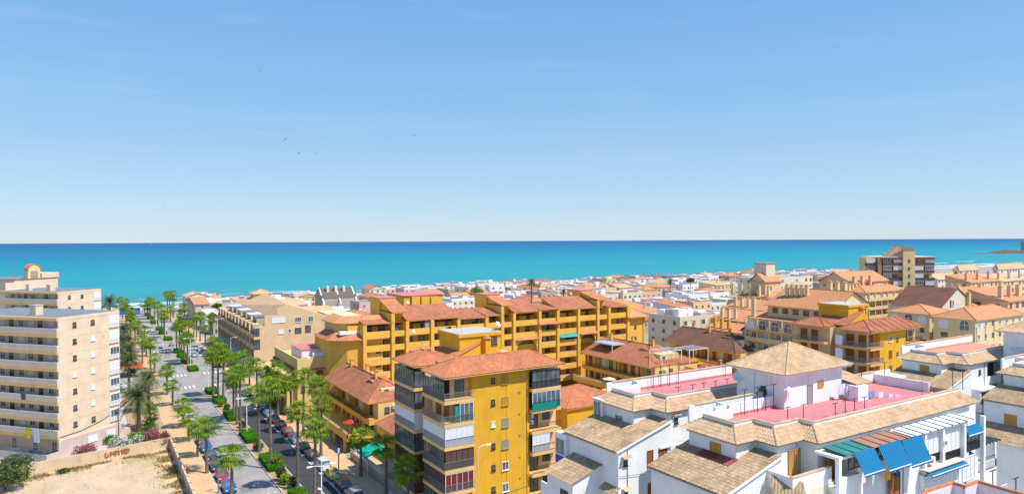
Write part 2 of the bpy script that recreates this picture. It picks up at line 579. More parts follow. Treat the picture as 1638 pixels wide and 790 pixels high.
    def build(s, name, mat, parent=None, smooth=False, off=None, uv=True):
        me = bpy.data.meshes.new(name)
        o3 = off if off is not None else (OFF.get(parent.name, (0, 0, 0)) if parent else (0, 0, 0))
        if any(o3):
            vs = [(a - o3[0], b - o3[1], c - o3[2]) for a, b, c in s.v]
        else:
            vs = s.v
        me.from_pydata(vs, [], s.f)
        for m in (mat if isinstance(mat, (list, tuple)) else [mat]):
            me.materials.append(m)
        if max(s.mi, default=0) > 0:
            me.polygons.foreach_set('material_index', s.mi)
        if uv:
            ul = me.uv_layers.new(name='UVMap')
            dat = []
            for p, u4 in zip(me.polygons, s.uv):
                if u4 is not None:
                    for q in u4: dat += [q[0], q[1]]
                    continue
                n = p.normal
                if abs(n.z) > 0.97:
                    ux, vx = (1, 0, 0), (0, 1, 0)
                else:
                    l = math.hypot(n.x, n.y) or 1
                    ux = (-n.y / l, n.x / l, 0)
                    vx = (n.y * 0 - n.z * ux[1], n.z * ux[0] - n.x * 0, n.x * ux[1] - n.y * ux[0])
                for i in p.vertices:
                    w = vs[i]
                    dat += [w[0] * ux[0] + w[1] * ux[1], w[0] * vx[0] + w[1] * vx[1] + w[2] * vx[2]]
            ul.data.foreach_set('uv', dat)
        if smooth:
            me.shade_smooth()
        o = bpy.data.objects.new(name, me)
        col.objects.link(o)
        if parent:
            o.parent = parent
            OFF[o.name] = o3
        return o


OFF = {}


class Face:
    """a wall plane: s runs right along it as seen from outside, d outwards; ang 0 faces -y, -90 faces -x, 90 faces +x"""
    def __init__(s, x, y, ang=0):
        s.x, s.y, s.a = x, y, R(ang)
        s.r = (math.cos(s.a), math.sin(s.a))
        s.n = (math.sin(s.a), -math.cos(s.a))

    def p(s, a, d, z):
        return (s.x + s.r[0] * a + s.n[0] * d, s.y + s.r[1] * a + s.n[1] * d, z)


def tag(o, label, cat, group=None, kind=None):
    if label: o['label'] = label
    if cat: o['category'] = cat
    if group: o['group'] = group
    if kind: o['kind'] = kind
    return o


def thing(name, label, cat, loc=(0, 0, 0), rz=0, group=None, design=True):
    """Empty at the thing's base; with design=True its parts are given in world coordinates"""
    o = bpy.data.objects.new(name, None)
    col.objects.link(o)
    o.empty_display_size = 0.5
    o.location = loc
    o.rotation_euler = (0, 0, rz)
    OFF[o.name] = tuple(loc) if design else (0, 0, 0)
    return tag(o, label, cat, group)


def structure(o):
    o['kind'] = 'structure'
    return o


# ------------------------------------------------------------------ windows and balconies
WCACHE = {}
PANES = {'win': (WFRAME, GLASS), 'blue': (WFRAME, GLASSB), 'dark': (DFRAME, GLASS), 'shut': (WOOD, WOOD), 'ochre': (OCHW, OCHW),
         'blind': (WFRAME, BLIND), 'grey': (GREYS, GREYS), 'brown': (DFRAME, BRNB), 'red': (WFRAME, REDB), 'door': (WOOD, WOOD), 'odoor': (OCHW, OCHW),
         'slide': (DFRAME, GLASS), 'void': (DFRAME, GLASS)}
RANDW = ['win', 'dark', 'shut', 'blind', 'win', 'shut', 'void']


def window(root, F, s, z, w, h, style='win', d=0.0, sill=True):
    """s, z = lower left corner on the wall plane"""
    key = (round(w, 2), round(h, 2), style)
    if key not in WCACHE:
        fm, pm = PANES[style]
        t = min(0.07, w * 0.12)
        fr = MB()
        for (a0, a1, b0, b1) in ((0, t, 0, h), (w - t, w, 0, h), (t, w - t, 0, t), (t, w - t, h - t, h)):
            fr.box(a0, a1, -0.07, 0.0, b0, b1)
        if w > 0.9:
            nmul = max(1, int(w / 0.9))
            for k in range(1, nmul + 1):
                c = w * k / (nmul + 1)
                fr.box(c - 0.025, c + 0.025, -0.06, 0.0, t, h - t)
        if sill and style not in ('door', 'odoor', 'slide'):
            fr.box(-0.08, w + 0.08, -0.16, 0.0, -0.07, -0.003)
        fo = fr.build('window', fm)
        po = MB().box(t, w - t, -0.03, -0.004, t, h - t).build('pane', pm)
        WCACHE[key] = (fo.data, po.data)
        bpy.data.objects.remove(fo)
        bpy.data.objects.remove(po)
    nm = 'door' if style in ('door', 'odoor') else 'window'
    pn = 'shutter' if style in ('shut', 'ochre', 'grey') else ('door_panel' if nm == 'door' else ('blind' if style in ('blind', 'brown', 'red') else 'pane'))
    fo = bpy.data.objects.new(nm, WCACHE[key][0])
    po = bpy.data.objects.new(pn, WCACHE[key][1])
    col.objects.link(fo)
    col.objects.link(po)
    o3 = OFF[root.name]
    x, y, zz = F.p(s, d, z)
    fo.location = (x - o3[0], y - o3[1], zz - o3[2])
    fo.rotation_euler = (0, 0, F.a)
    fo.parent = root
    po.parent = fo
    return fo


def rail(root, F, s0, s1, z, d=0.0, h=0.95, step=0.14, mat=None, ends=0.0, name='railing', thick=0.022, fill=None):
    m = MB()
    m.fbox(F, s0, s1, d - 0.025, d + 0.025, z + h - 0.05, z + h)
    m.fbox(F, s0, s1, d - 0.02, d + 0.02, z + 0.06, z + 0.10)
    n = max(2, int((s1 - s0) / step))
    for i in range(n + 1):
        a = s0 + (s1 - s0) * i / n
        m.fbox(F, a - thick / 2, a + thick / 2, d - thick / 2, d + thick / 2, z, z + h - 0.05)
    if ends:
        for a in (s0, s1):
            m.fbox(F, a - 0.025, a + 0.025, d - ends, d - 0.025, z + h - 0.05, z + h)
            k = max(2, int(ends / step))
            for i in range(1, k):
                dd = d - ends * i / k
                m.fbox(F, a - thick / 2, a + thick / 2, dd - thick / 2, dd + thick / 2, z, z + h - 0.05)
    return m.build(name, mat or DFRAME, root)


def arch_window(root, F, s, z, w, h, style='slide', d=0.0):
    fm, pm = PANES[style]
    n = 10
    r = w / 2
    def outline(k, dd):
        return [F.p(s + k, dd, z), F.p(s + w - k, dd, z)] + [F.p(s + r + (r - k) * math.cos(math.pi * i / n), dd, z + h - r + (r - k) * math.sin(math.pi * i / n)) for i in range(n + 1)]
    m = MB()
    a, b = outline(0, d + .06), outline(.12, d + .06)
    for i in range(len(a)):
        j = (i + 1) % len(a)
        m.face([a[i], a[j], b[j], b[i]])
    m.fbox(F, s + r - .04, s + r + .04, d, d + .05, z, z + h - .1).fbox(F, s, s + w, d, d + .055, z + h - r - .05, z + h - r + .04)
    o = m.build('arched_window', WFRAME, root)
    MB().face(outline(.05, d + .03)).build('pane', pm, o)
    return o


def ac_unit(root, F, s, z):
    o = MB().fbox(F, s, s + 0.85, 0.08, 0.42, z, z + 0.6).build('air_conditioner', PLAST, root)
    m = MB()
    c = F.p(s + 0.3, 0.43, z + 0.3)
    pts = [F.p(s + 0.3 + 0.22 * math.cos(t * math.pi / 6), 0.425, z + 0.3 + 0.22 * math.sin(t * math.pi / 6)) for t in range(12)]
    m.face(pts)
    m.build('fan_grille', GREYM, o)
    return o


def dish(root, x, y, z, r=0.4, az=0.6):
    m = MB()
    m.tube([(x, y, z), (x, y, z + 0.7)], 0.03, 5)
    d = Vector((math.sin(az) * .8, -math.cos(az) * .8, .6)).normalized()
    u = d.cross(Vector((0, 0, 1))).normalized()
    w = u.cross(d)
    c = Vector((x, y, z + 0.7 + r * .5)) + d * .1
    rings = []
    for k in range(3):
        rr = r * (k + 1) / 3
        rings.append([c + u * math.cos(t * math.pi / 5) * rr + w * math.sin(t * math.pi / 5) * rr + d * (0.25 * rr * rr / r) for t in range(10)])
    for t in range(10):
        m.face([c, rings[0][t], rings[0][(t + 1) % 10]])
        for k in range(2):
            m.face([rings[k][t], rings[k + 1][t], rings[k + 1][(t + 1) % 10], rings[k][(t + 1) % 10]])
    m.tube([c, c + d * r * 0.8], 0.015, 4)
    return m.build('satellite_dish', PLAST, root)


def antenna(root, x, y, z, h=3.0):
    m = MB()
    m.tube([(x, y, z), (x, y, z + h)], 0.025, 4)
    for k in range(3):
        zz = z + h - 0.15 - k * 0.28
        m.tube([(x - 0.5 + k * .08, y, zz), (x + 0.5 - k * .08, y + 0.1, zz)], 0.012, 3)
    return m.build('antenna', GREYM, root)


def chimney(root, x, y, z0, z1, mat, w=0.7, cap=TERRA):
    m = MB().box(x - w / 2, x + w / 2, y - w / 2, y + w / 2, z0, z1)
    o = m.build('chimney', mat, root)
    c = MB()
    a = w / 2 + 0.1
    pk = (x, y, z1 + 0.55)
    q = [(x - a, y - a, z1 + .15), (x + a, y - a, z1 + .15), (x + a, y + a, z1 + .15), (x - a, y + a, z1 + .15)]
    for i in range(4):
        c.face([q[i], q[(i + 1) % 4], pk])
    for i in range(4):
        c.box(q[i][0] * .85 + x * .15 - .06, q[i][0] * .85 + x * .15 + .06, q[i][1] * .85 + y * .15 - .06, q[i][1] * .85 + y * .15 + .06, z1, z1 + .16)
    c.build('chimney_cap', cap, o)
    return o


def hip_roof(root, x0, x1, y0, y1, z, h, mat, corr=0.0, over=0.45, fas=None, kind='hip', hips=(1, 1, 1, 1), course=None):
    """hips = left, right, near, far ends sloped"""
    x0, x1, y0, y1 = x0 - over, x1 + over, y0 - over, y1 + over
    m = MB()
    W, D = x1 - x0, y1 - y0
    A, B, C, E = (x0, y0, z), (x1, y0, z), (x1, y1, z), (x0, y1, z)
    fs = []
    rd = []
    if kind == 'hip':
        if W >= D:
            r = D / 2
            p = (x0 + (r if hips[0] else 0), (y0 + y1) / 2, z + h)
            q = (x1 - (r if hips[1] else 0), (y0 + y1) / 2, z + h)
            fs = [[A, B, q, p], [C, E, p, q], [E, A, p], [B, C, q]]
            rd = [(p, q), (A, p), (E, p), (B, q), (C, q)]
        else:
            r = W / 2
            p = ((x0 + x1) / 2, y0 + (r if hips[2] else 0), z + h)
            q = ((x0 + x1) / 2, y1 - (r if hips[3] else 0), z + h)
            fs = [[B, C, q, p], [E, A, p, q], [A, B, p], [C, E, q]]
            rd = [(p, q), (A, p), (B, p), (C, q), (E, q)]
    elif kind == 'mono_y':      # low towards -y
        fs = [[A, B, (x1, y1, z + h), (x0, y1, z + h)]]
        m2 = MB().idx([(x0 + over, y0 + over, z), (x1 - over, y0 + over, z), (x1 - over, y1, z), (x0 + over, y1, z), (x1 - over, y1, z + h - .05), (x0 + over, y1, z + h - .05)],
                      [(0, 3, 5), (1, 4, 2), (2, 4, 5, 3)])
    elif kind == 'mono_x':      # low towards -x
        fs = [[E, A, (x1, y0, z + h), (x1, y1, z + h)]]
        m2 = MB().idx([(x0 + over, y0 + over, z), (x0 + over, y1 - over, z), (x1, y0 + over, z), (x1, y1 - over, z), (x1, y0 + over, z + h - .05), (x1, y1 - over, z + h - .05)],
                      [(0, 2, 4), (1, 5, 3), (2, 3, 5, 4)])
    elif kind == 'gable_x':     # ridge along x
        p, q = (x0, (y0 + y1) / 2, z + h), (x1, (y0 + y1) / 2, z + h)
        fs = [[A, B, q, p], [C, E, p, q]]
        rd = [(p, q)]
        xa, xb, ym = x0 + over, x1 - over, (y0 + y1) / 2
        m2 = MB()
        m2.face([(xa, y0 + over, z), (xa, ym, z + h - .08), (xa, y1 - over, z)])
        m3 = MB().face([(xb, y0 + over, z), (xb, y1 - over, z), (xb, ym, z + h - .08)])
    elif kind == 'gable_y':
        p, q = ((x0 + x1) / 2, y0, z + h), ((x0 + x1) / 2, y1, z + h)
        fs = [[B, C, q, p], [E, A, p, q]]
        rd = [(p, q)]
        ya, yb, xm = y0 + over, y1 - over, (x0 + x1) / 2
        m2 = MB()
        m2.face([(x0 + over, ya, z), (x1 - over, ya, z), (xm, ya, z + h - .08)])
        m3 = MB().face([(x0 + over, yb, z), (xm, yb, z + h - .08), (x1 - over, yb, z)])
    for f in fs:
        f2 = [(a[0], a[1], a[2] + 0.02) for a in f]
        if corr:
            m.tiles(f2, pitch=corr, amp=corr * 0.24, course=course)
        else:
            m.face(f2)
    for a, b in rd:
        if (Vector(a) - Vector(b)).length > 0.3:
            m.tube([(a[0], a[1], a[2] + 0.06), (b[0], b[1], b[2] + 0.06)], 0.11, 6)
    o = m.build('roof', mat, root)
    # eaves board and soffit
    fb = MB().box(x0 + 0.05, x1 - 0.05, y0 + 0.05, y1 - 0.05, z - 0.16, z - 0.002)
    fb.build('eaves', fas or WHITE, o)
    if kind not in ('hip',):
        m2.build('gable', fas or WHITE, o)
    if kind in ('gable_x', 'gable_y'):
        m3.build('gable', fas or WHITE, o)
    return o


def flat_roof(root, x0, x1, y0, y1, z, wallm, floorm, ph=0.8, t=0.2):
    m = MB()
    m.box(x0, x1, y0, y0 + t, z, z + ph).box(x0, x1, y1 - t, y1, z, z + ph).box(x0, x0 + t, y0 + t, y1 - t, z, z + ph).box(x1 - t, x1, y0 + t, y1 - t, z, z + ph)
    m.build('parapet', wallm, root)
    MB().box(x0 + t, x1 - t, y0 + t, y1 - t, z, z + 0.06).build('roof_terrace', floorm, root)


def loggia(root, F, s0, s1, z, h, depth, pm, rng, rail_kind='solid', styles=('void', 'shut', 'dark', 'win'), ph=0.95, nwin=2, cap=None):
    """slab and parapet in front of a set-back wall, with openings in that wall"""
    m = MB()
    m.fbox(F, s0, s1, -depth, 0.0, z - 0.28, z)
    if rail_kind == 'solid':
        m.fbox(F, s0, s1, -0.14, 0.0, z, z + ph)
    o = m.build('balcony', pm, root)
    if rail_kind == 'solid' and cap:
        MB().fbox(F, s0, s1, -0.17, 0.03, z + ph, z + ph + 0.05).build('coping', cap, o)
    if rail_kind == 'bars':
        rail(o, F, s0, s1, z, -0.05, 0.95)
    W = s1 - s0
    for k in range(nwin):
        w = rng.choice((0.9, 1.2, 1.6)) if W > 3.5 else 0.9
        c = s0 + W * (k + 0.5) / nwin - w / 2 + rng.uniform(-.2, .2)
        st = rng.choice(styles)
        tall = rng.random() < 0.6
        window(root, F, c, z + (0.02 if tall else 0.9), w, 2.1 if tall else 1.1, st, d=-depth, sill=False)
    return o
# ------------------------------------------------------------------ the setting: sea, beach, ground, avenue
COAST = [(-3000, 520), (-50, 492), (15, 458), (66, 461), (126, 488), (272, 494), (600, 486), (960, 470), (1120, 442), (1300, 410), (3500, 300)]


def coast(x):
    for (a, b), (c, d) in zip(COAST, COAST[1:]):
        if a <= x <= c:
            return b + (d - b) * (x - a) / (c - a)
    return COAST[-1][1]


xs = [-3000, -600, -200] + [-100 + 20 * i for i in range(66)] + [1300, 1800, 3500]
g = MB()
b_ = MB()
for i in range(len(xs) - 1):
    a, c = xs[i], xs[i + 1]
    ca, cc = coast(a) + 5 * math.sin(a * .11) * (-100 < a < 1250), coast(c) + 5 * math.sin(c * .11) * (-100 < c < 1250)
    g.face([(a, -1500, 0), (c, -1500, 0), (c, cc - 34, 0), (a, ca - 34, 0)])
    b_.face([(a, ca - 34, 0), (c, cc - 34, 0), (c, cc - 12, -0.25), (a, ca - 12, -0.25)])
    b_.face([(a, ca - 12, -0.25), (c, cc - 12, -0.25), (c, cc + 14, -1.6), (a, ca + 14, -1.6)])
structure(g.build('ground', GROUND))
structure(b_.build('beach', SANDB))

m, nt, b = new_mat('sea_water')
sp = nd(nt, 'ShaderNodeSeparateXYZ')
nt.links.new(wpos(nt), sp.inputs[0])
off = nd(nt, 'ShaderNodeMath', operation='SUBTRACT')
nt.links.new(sp.outputs['Y'], off.inputs[0])
off.inputs[1].default_value = 455
wv = nd(nt, 'ShaderNodeMath', operation='MULTIPLY_ADD')
nt.links.new(noise_tex(nt, 0.012, 4, 0.6, sc3=(1, 2.5, 1)), wv.inputs[0])
wv.inputs[1].default_value = 90
nt.links.new(off.outputs[0], wv.inputs[2])
mxn = nd(nt, 'ShaderNodeMath', operation='MAXIMUM')
nt.links.new(wv.outputs[0], mxn.inputs[0])
mxn.inputs[1].default_value = 10
lg = nd(nt, 'ShaderNodeMath', operation='LOGARITHM')
nt.links.new(mxn.outputs[0], lg.inputs[0])
lg.inputs[1].default_value = 10
mr = nd(nt, 'ShaderNodeMapRange')
nt.links.new(lg.outputs[0], mr.inputs['Value'])
mr.inputs['From Min'].default_value = 1.3
mr.inputs['From Max'].default_value = 4.4
rp = nd(nt, 'ShaderNodeValToRGB')
nt.links.new(mr.outputs[0], rp.inputs[0])
els = rp.color_ramp.elements
els[0].position, els[0].color = 0.0, (0.20, 0.30, 0.27, 1)
els[1].position, els[1].color = 1.0, (0.0, 0.055, 0.20, 1)
for p_, c_ in ((0.20, (0.075, 0.25, 0.25)), (0.33, (0.025, 0.30, 0.31)), (0.47, (0.004, 0.27, 0.31)), (0.58, (0.0, 0.20, 0.29)), (0.68, (0.0, 0.13, 0.265)), (0.80, (0.0, 0.09, 0.24))):
    e = els.new(p_)
    e.color = c_ + (1,)
a = mixc(nt, ramp(nt, noise_tex(nt, 0.02, 6, 0.7, sc3=(0.35, 1.6, 1)), 0.42, 0.66, (0, 0, 0), (0.30,) * 3), rp.outputs[0], (0.02, 0.13, 0.17))
a = mixc(nt, ramp(nt, noise_tex(nt, 0.05, 7, 0.75, sc3=(0.25, 2.2, 1)), 0.40, 0.66, (0, 0, 0), (0.28,) * 3), a, (0.03, 0.30, 0.38))
a = mixc(nt, ramp(nt, noise_tex(nt, 0.35, 6, 0.75, sc3=(0.3, 1.6, 1)), 0.48, 0.66, (0, 0, 0), (0.35,) * 3), a, (0.01, 0.10, 0.16))
# breaking foam close to the shore
near = nd(nt, 'ShaderNodeMapRange')
nt.links.new(wv.outputs[0], near.inputs['Value'])
near.inputs['From Min'].default_value = 50
near.inputs['From Max'].default_value = 170
near.inputs['To Min'].default_value = 0.22
near.inputs['To Max'].default_value = 0.0
ad = nd(nt, 'ShaderNodeMath', operation='ADD')
nt.links.new(noise_tex(nt, 0.05, 5, 0.6, sc3=(0.35, 2.2, 1)), ad.inputs[0])
nt.links.new(near.outputs[0], ad.inputs[1])
a = mixc(nt, ramp(nt, ad.outputs[0], 0.70, 0.76), a, (0.75, 0.78, 0.78))
nt.links.new(a, b.inputs['Base Color'])
b.inputs['Roughness'].default_value = 0.45
b.inputs['Specular IOR Level'].default_value = 0.12
bp = nd(nt, 'ShaderNodeBump', Strength=1.0, Distance=1.2)
nt.links.new(noise_tex(nt, 0.25, 5, 0.6, sc3=(0.6, 1.5, 1)), bp.inputs['Height'])
nt.links.new(bp.outputs[0], b.inputs['Normal'])
SEA = m
structure(MB().box(-90000, 90000, 380, 90000, -40, -0.6).build('sea', SEA))

# rolling breakers
for k, (px, py, ln, wd) in enumerate([(378 + 92, 468.5, 22, 3), (462, 466, 30, 3), (1545, 418, 60, 5), (1500, 421, 70, 5), (1575, 422, 60, 6), (1525, 424, 110, 5), (1180, 438.5, 80, 4), (1320, 436.5, 70, 4), (1600, 404.5, 60, 12), (1580, 403.3, 70, 10), (205, 488.6, 10, 1.5)]):
    p = PZ(px, py, -0.5)
    mb = MB()
    n = 14
    up, dn = [], []
    for i in range(n + 1):
        t = i / n
        w = wd * math.sin(math.pi * t) ** 0.6 * (0.6 + 0.5 * rnd.random())
        xx = p[0] + ln * (t - .5)
        yy = p[1] + 2 * math.sin(t * 5 + k) - (xx - p[0]) * 0.05
        up.append((xx, yy + w / 2, -0.42))
        dn.append((xx, yy - w / 2, -0.55))
    for i in range(n):
        mb.face([dn[i], dn[i + 1], up[i + 1], up[i]])
        mb.face([(dn[i][0], dn[i][1], -0.8), (dn[i + 1][0], dn[i + 1][1], -0.8), dn[i + 1], dn[i]])
    tag(mb.build('breaking_wave', WFRAME), None, None, 'breaking waves along the shore', 'stuff')

# avenue strips (x = across, y = along)
LOT_Y = 137.0
structure(MB().box(16.3, 24.0, -60, 418, -0.02, 0.004).build('road', ROADO))
structure(MB().box(27.2, 31.25, -60, 163, -0.02, 0.006).build('resurfaced_lane', ROADN))
structure(MB().box(31.3, 33.5, -60, 163, -0.02, 0.005).build('parking_lane', ROADO))
structure(MB().box(27.2, 33.5, 163, 418, -0.02, 0.004).build('road', ROADO))
structure(MB().box(24.0, 27.2, 188, 216, -0.02, 0.004).build('crossing_street', ROADO))
structure(MB().box(24.0, 27.2, 262, 280, -0.02, 0.004).build('crossing_street', ROADO))
structure(MB().box(24.0, 27.2, 328, 350, -0.02, 0.004).build('crossing_street', ROADO))
CROSS = [(196, 206), (265, 274), (333, 342)]
ys = [-60] + [v for c in CROSS for v in c] + [418]
for i in range(0, len(ys), 2):
    y0, y1 = ys[i], ys[i + 1]
    structure(MB().box(12.6, 16.2, y0, y1, -0.02, 0.13).build('pavement', PAVE))
    structure(MB().box(16.2, 16.36, y0, y1, -0.02, 0.15).build('kerb', CURB))
    structure(MB().box(33.55, 37.6, y0, y1, -0.02, 0.13).build('pavement', PAVE))
    structure(MB().box(33.42, 33.55, y0, y1, -0.02, 0.15).build('kerb', CURB))
for y0, y1 in CROSS:
    structure(MB().box(-60, 16.3, y0, y1, -0.02, 0.003).build('side_street', ROADO))
    structure(MB().box(33.5, 400, y0, y1, -0.02, 0.003).build('side_street', ROADO))
structure(MB().box(-60, 120, 424, 432, -0.02, 0.12).build('promenade', PAVE))
MED = [(-60, 188), (216, 262), (280, 328), (350, 402)]
for y0, y1 in MED:
    mb = MB()
    mb.box(24.0, 24.16, y0, y1, -0.02, 0.16).box(27.04, 27.2, y0, y1, -0.02, 0.16).box(24.16, 27.04, y0, y0 + .15, -0.02, 0.16).box(24.16, 27.04, y1 - .15, y1, -0.02, 0.16)
    structure(mb.build('median_kerb', CURB))
    structure(MB().box(24.16, 27.04, y0 + .15, y1 - .15, -0.02, 0.10).build('planting_bed', BEDM))
    structure(MB().box(24.16, 27.04, y1 - 4.5, y1 - .15, 0.1, 0.145).build('paved_tip', PAVE))
rq = random.Random(14)
pt = MB()
for k in range(46):
    xx = rq.choice((rq.uniform(18.6, 22), rq.uniform(27.6, 29.5)))
    yy = rq.uniform(85, 400)
    if xx > 27 and yy < 166: continue
    pt.box(xx, xx + rq.uniform(.6, 1.9), yy, yy + rq.uniform(1, 7), 0.004, 0.0075)
structure(pt.build('road_patch', ground_mat('patched_asphalt', (0.24, 0.225, 0.21), (0.19, 0.18, 0.17), .6, fine=.3)))
# painted marks
pm = MB()
pm.box(31.16, 31.32, 40, 163, 0.006, 0.012)
for yy in (190.5, 208.5, 259.0, 276.5, 326.5, 345.0):
    for x0, x1 in ((18.6, 23.7), (27.5, 33.2)):
        x = x0
        while x < x1 - .4:
            pm.box(x, x + 0.5, yy, yy + 3.2, 0.006, 0.011)
            x += 1.0
for yy in (86, 91.5, 97, 102.5):
    pass
for k in range(6):
    pm.box(18.55 + k * 0.9, 18.95 + k * 0.9, 104.2, 104.5, 0.006, 0.011)
for (ax, ay) in ((29.2, 99.5), (29.4, 181.5), (21.2, 300)):
    pm.box(ax - .08, ax + .08, ay, ay + 2.2, 0.008, 0.013)
    pm.prism([(ax - .35, ay + 2.2), (ax + .35, ay + 2.2), (ax, ay + 3.4)], 0.008, 0.013)
structure(pm.build('road_marking', PAINT))
pmy = MB()
for k in range(5):
    pmy.box(31.0, 31.4, 165 + k * 3.4, 165.3 + k * 3.4, 0.006, 0.012)
structure(pmy.build('yellow_road_marking', plain('yellow_road_paint', (0.75, 0.5, 0.05), 0.8)))

# vacant lot, its walls and verge
structure(MB().box(-60, 12.2, 20, 131.0, -0.02, 0.02).build('vacant_lot', DIRT))
structure(MB().prism([(-60, 131.0), (12.2, 131.0), (12.2, 137.2), (-9, 132.8), (-30, 128)], -0.02, 0.025).build('dry_verge', DIRT))
structure(MB().prism([(12.55, 137.4), (-9, 133), (-40, 126), (-40, 196), (12.55, 196)], -0.02, 0.035).build('garden_path', ground_mat('pale_concrete_path', (0.52, 0.48, 0.44), (0.45, 0.41, 0.37), 0.3)))
structure(MB().prism([(1.5, 136.6), (12.4, 138.2), (12.4, 195), (6.5, 195), (6.5, 147), (1.0, 140)], 0.0, 0.07).build('garden_bed', BEDM))
LOTW = stucco('ochre_lot_wall', (0.66, 0.50, 0.32), 0.5, dirt=(0.4, 0.28, 0.15))
w = thing('boundary_wall', 'long low ochre wall with orange graffiti between the vacant lot and the beige block', 'wall', (0, 133, 0))
pts = [(12.4, 137.3), (-9, 132.8), (-32, 127.5)]
mb = MB()
for (a, c) in zip(pts, pts[1:]):
    d = Vector((c[0] - a[0], c[1] - a[1], 0)).normalized()
    q = Vector((-d.y, d.x, 0)) * 0.12
    mb.prism([(a[0] + q.x, a[1] + q.y), (c[0] + q.x, c[1] + q.y), (c[0] - q.x, c[1] - q.y), (a[0] - q.x, a[1] - q.y)], 0, 1.9)
mb.build('wall_body', LOTW, w)
d = Vector((-21.4, -4.5)).normalized()
gm = MB()
for k, strokes in enumerate([[((0, 0), (0, 1)), ((0, 0), (.6, 0)), ((.6, 0), (.6, .5))], [((0, 0), (0, 1)), ((0, 1), (.4, .4)), ((.4, .4), (.8, 1)), ((.8, 1), (.8, 0))],
                             [((0, 0), (0, 1)), ((0, 1), (.6, .9)), ((.6, .9), (.6, 0))], [((0, 1), (.3, 0)), ((.3, 0), (.6, 1)), ((.6, 1), (.9, 0))], [((0, 0), (.1, 1)), ((.1, 1), (.7, .8)), ((.1, .5), (.6, .4)), ((.6, .4), (.1, 0))]]):
    for (a, c) in strokes:
        s0 = 10.4 - k * .8
        A = (12.4 + d.x * (s0 - a[0] * .7), 137.3 + d.y * (s0 - a[0] * .7) - 0.14, 0.6 + a[1] * 0.75)
        C = (12.4 + d.x * (s0 - c[0] * .7), 137.3 + d.y * (s0 - c[0] * .7) - 0.14, 0.6 + c[1] * 0.75)
        gm.tube([A, C], 0.16, 4)
gm.build('graffiti', plain('orange_spray_paint', (0.40, 0.17, 0.08), 0.8, var=.4), w)
w = thing('fence', 'tan lot fence wall with posts running along the ochre pavement', 'fence', (12.4, 110, 0))
mb = MB()
mb.box(12.25, 12.5, 40, 137.1, 0, 1.75)
mb.build('wall_body', LOTW, w)
for k in range(28):
    y = 45 + k * 3.4
    MB().box(12.18, 12.56, y, y + .2, 0, 1.95).build('post', GREYB, w)


# ------------------------------------------------------------------ vegetation prototypes
def fan_crown(seed, n=34, r=1.75):
    """fan palm crown: each leaf is a stalk with a pleated fan of narrow, drooping segments"""
    r *= 1.62
    g = random.Random(seed)
    mb = MB()
    for i in range(n):
        az = i * 2.39996 + g.uniform(-.3, .3)
        t = i / (n - 1)
        el = R(78 - 128 * t ** .9 + g.uniform(-12, 12))
        rr = r * g.uniform(.75, 1.08) * (0.80 + .25 * math.sin(math.pi * t))
        ca, sa = math.cos(az), math.sin(az)
        d = Vector((ca * math.cos(el), sa * math.cos(el), math.sin(el)))
        side = Vector((-sa, ca, 0))
        up = side.cross(d) * -1
        if up.z < 0: up = -up
        O = Vector((0, 0, 0.1))
        base = O + d * rr * .40
        mb.m = 1 if (g.random() < .45 or t > .75) else 0
        mb.face([O + side * .035, O - side * .035, base - side * .025, base + side * .025])
        ns = 11
        droop = g.uniform(.25, .6)
        for k in range(ns):
            f = (k + .5) / ns * 2 - 1
            a = f * R(72)
            dr = d * math.cos(a) + side * math.sin(a)
            ln = rr * 0.62 * (1 - .15 * abs(f)) * g.uniform(.8, 1.12)
            wv = side * math.cos(a) - d * math.sin(a)
            wd = 0.06 + .02 * g.random()
            tp = base + dr * ln * .55 + up * (0.05 - 0.16 * abs(f))
            en = base + dr * ln * .92 + Vector((0, 0, -1)) * ln * droop * g.uniform(.6, 1.3)
            mb.face([base, tp - wv * wd + up * .04, tp + wv * wd])
            mb.face([tp - wv * wd + up * .04, en, tp + wv * wd])
    return mb


def skirt_mesh(seed, ln=1.2, r=0.55, n=60):
    g = random.Random(seed)
    mb = MB()
    for i in range(n):
        az = g.uniform(0, 6.28)
        z = -g.uniform(0, ln)
        c = Vector((math.cos(az), math.sin(az), 0))
        s = Vector((-c.y, c.x, 0))
        w = g.uniform(.08, .2)
        rr = r * (1 + z / ln * .45)
        p0 = c * 0.15 + Vector((0, 0, z))
        p1 = c * rr + Vector((0, 0, z - .25))
        p2 = c * rr * .9 + Vector((0, 0, z - g.uniform(.5, .9)))
        mb.face([p0, p1 - s * w, p1 + s * w])
        mb.face([p1 - s * w, p2, p1 + s * w])
    return mb


CROWNS = [fan_crown(s, n, r).build('crown', [LEAFP, LEAFP2], uv=False) for s, n, r in ((1, 34, 1.8), (2, 30, 1.95), (3, 38, 1.75), (4, 28, 1.9))]
SKIRTS = [skirt_mesh(s).build('dead_fronds', SKIRT, uv=False) for s in (1, 2)]
tb = MB()
n, seg = 9, 24
vs, fs = [], []
for i in range(seg + 1):
    z = i / seg
    rr = (0.30 - 0.13 * z ** 0.5) * (1 + (0.10 if i % 2 else 0))
    for k in range(n):
        a_ = 2 * math.pi * k / n
        vs.append((rr * math.cos(a_), rr * math.sin(a_), z))
for i in range(seg):
    for k in range(n):
        a_, b2 = i * n + k, i * n + (k + 1) % n
        fs.append((a_, b2, b2 + n, a_ + n))
tb.idx(vs, fs)
TRUNKP = tb.build('trunk', TRUNK, uv=False)
for o in CROWNS + SKIRTS + [TRUNKP]:
    col.objects.unlink(o)


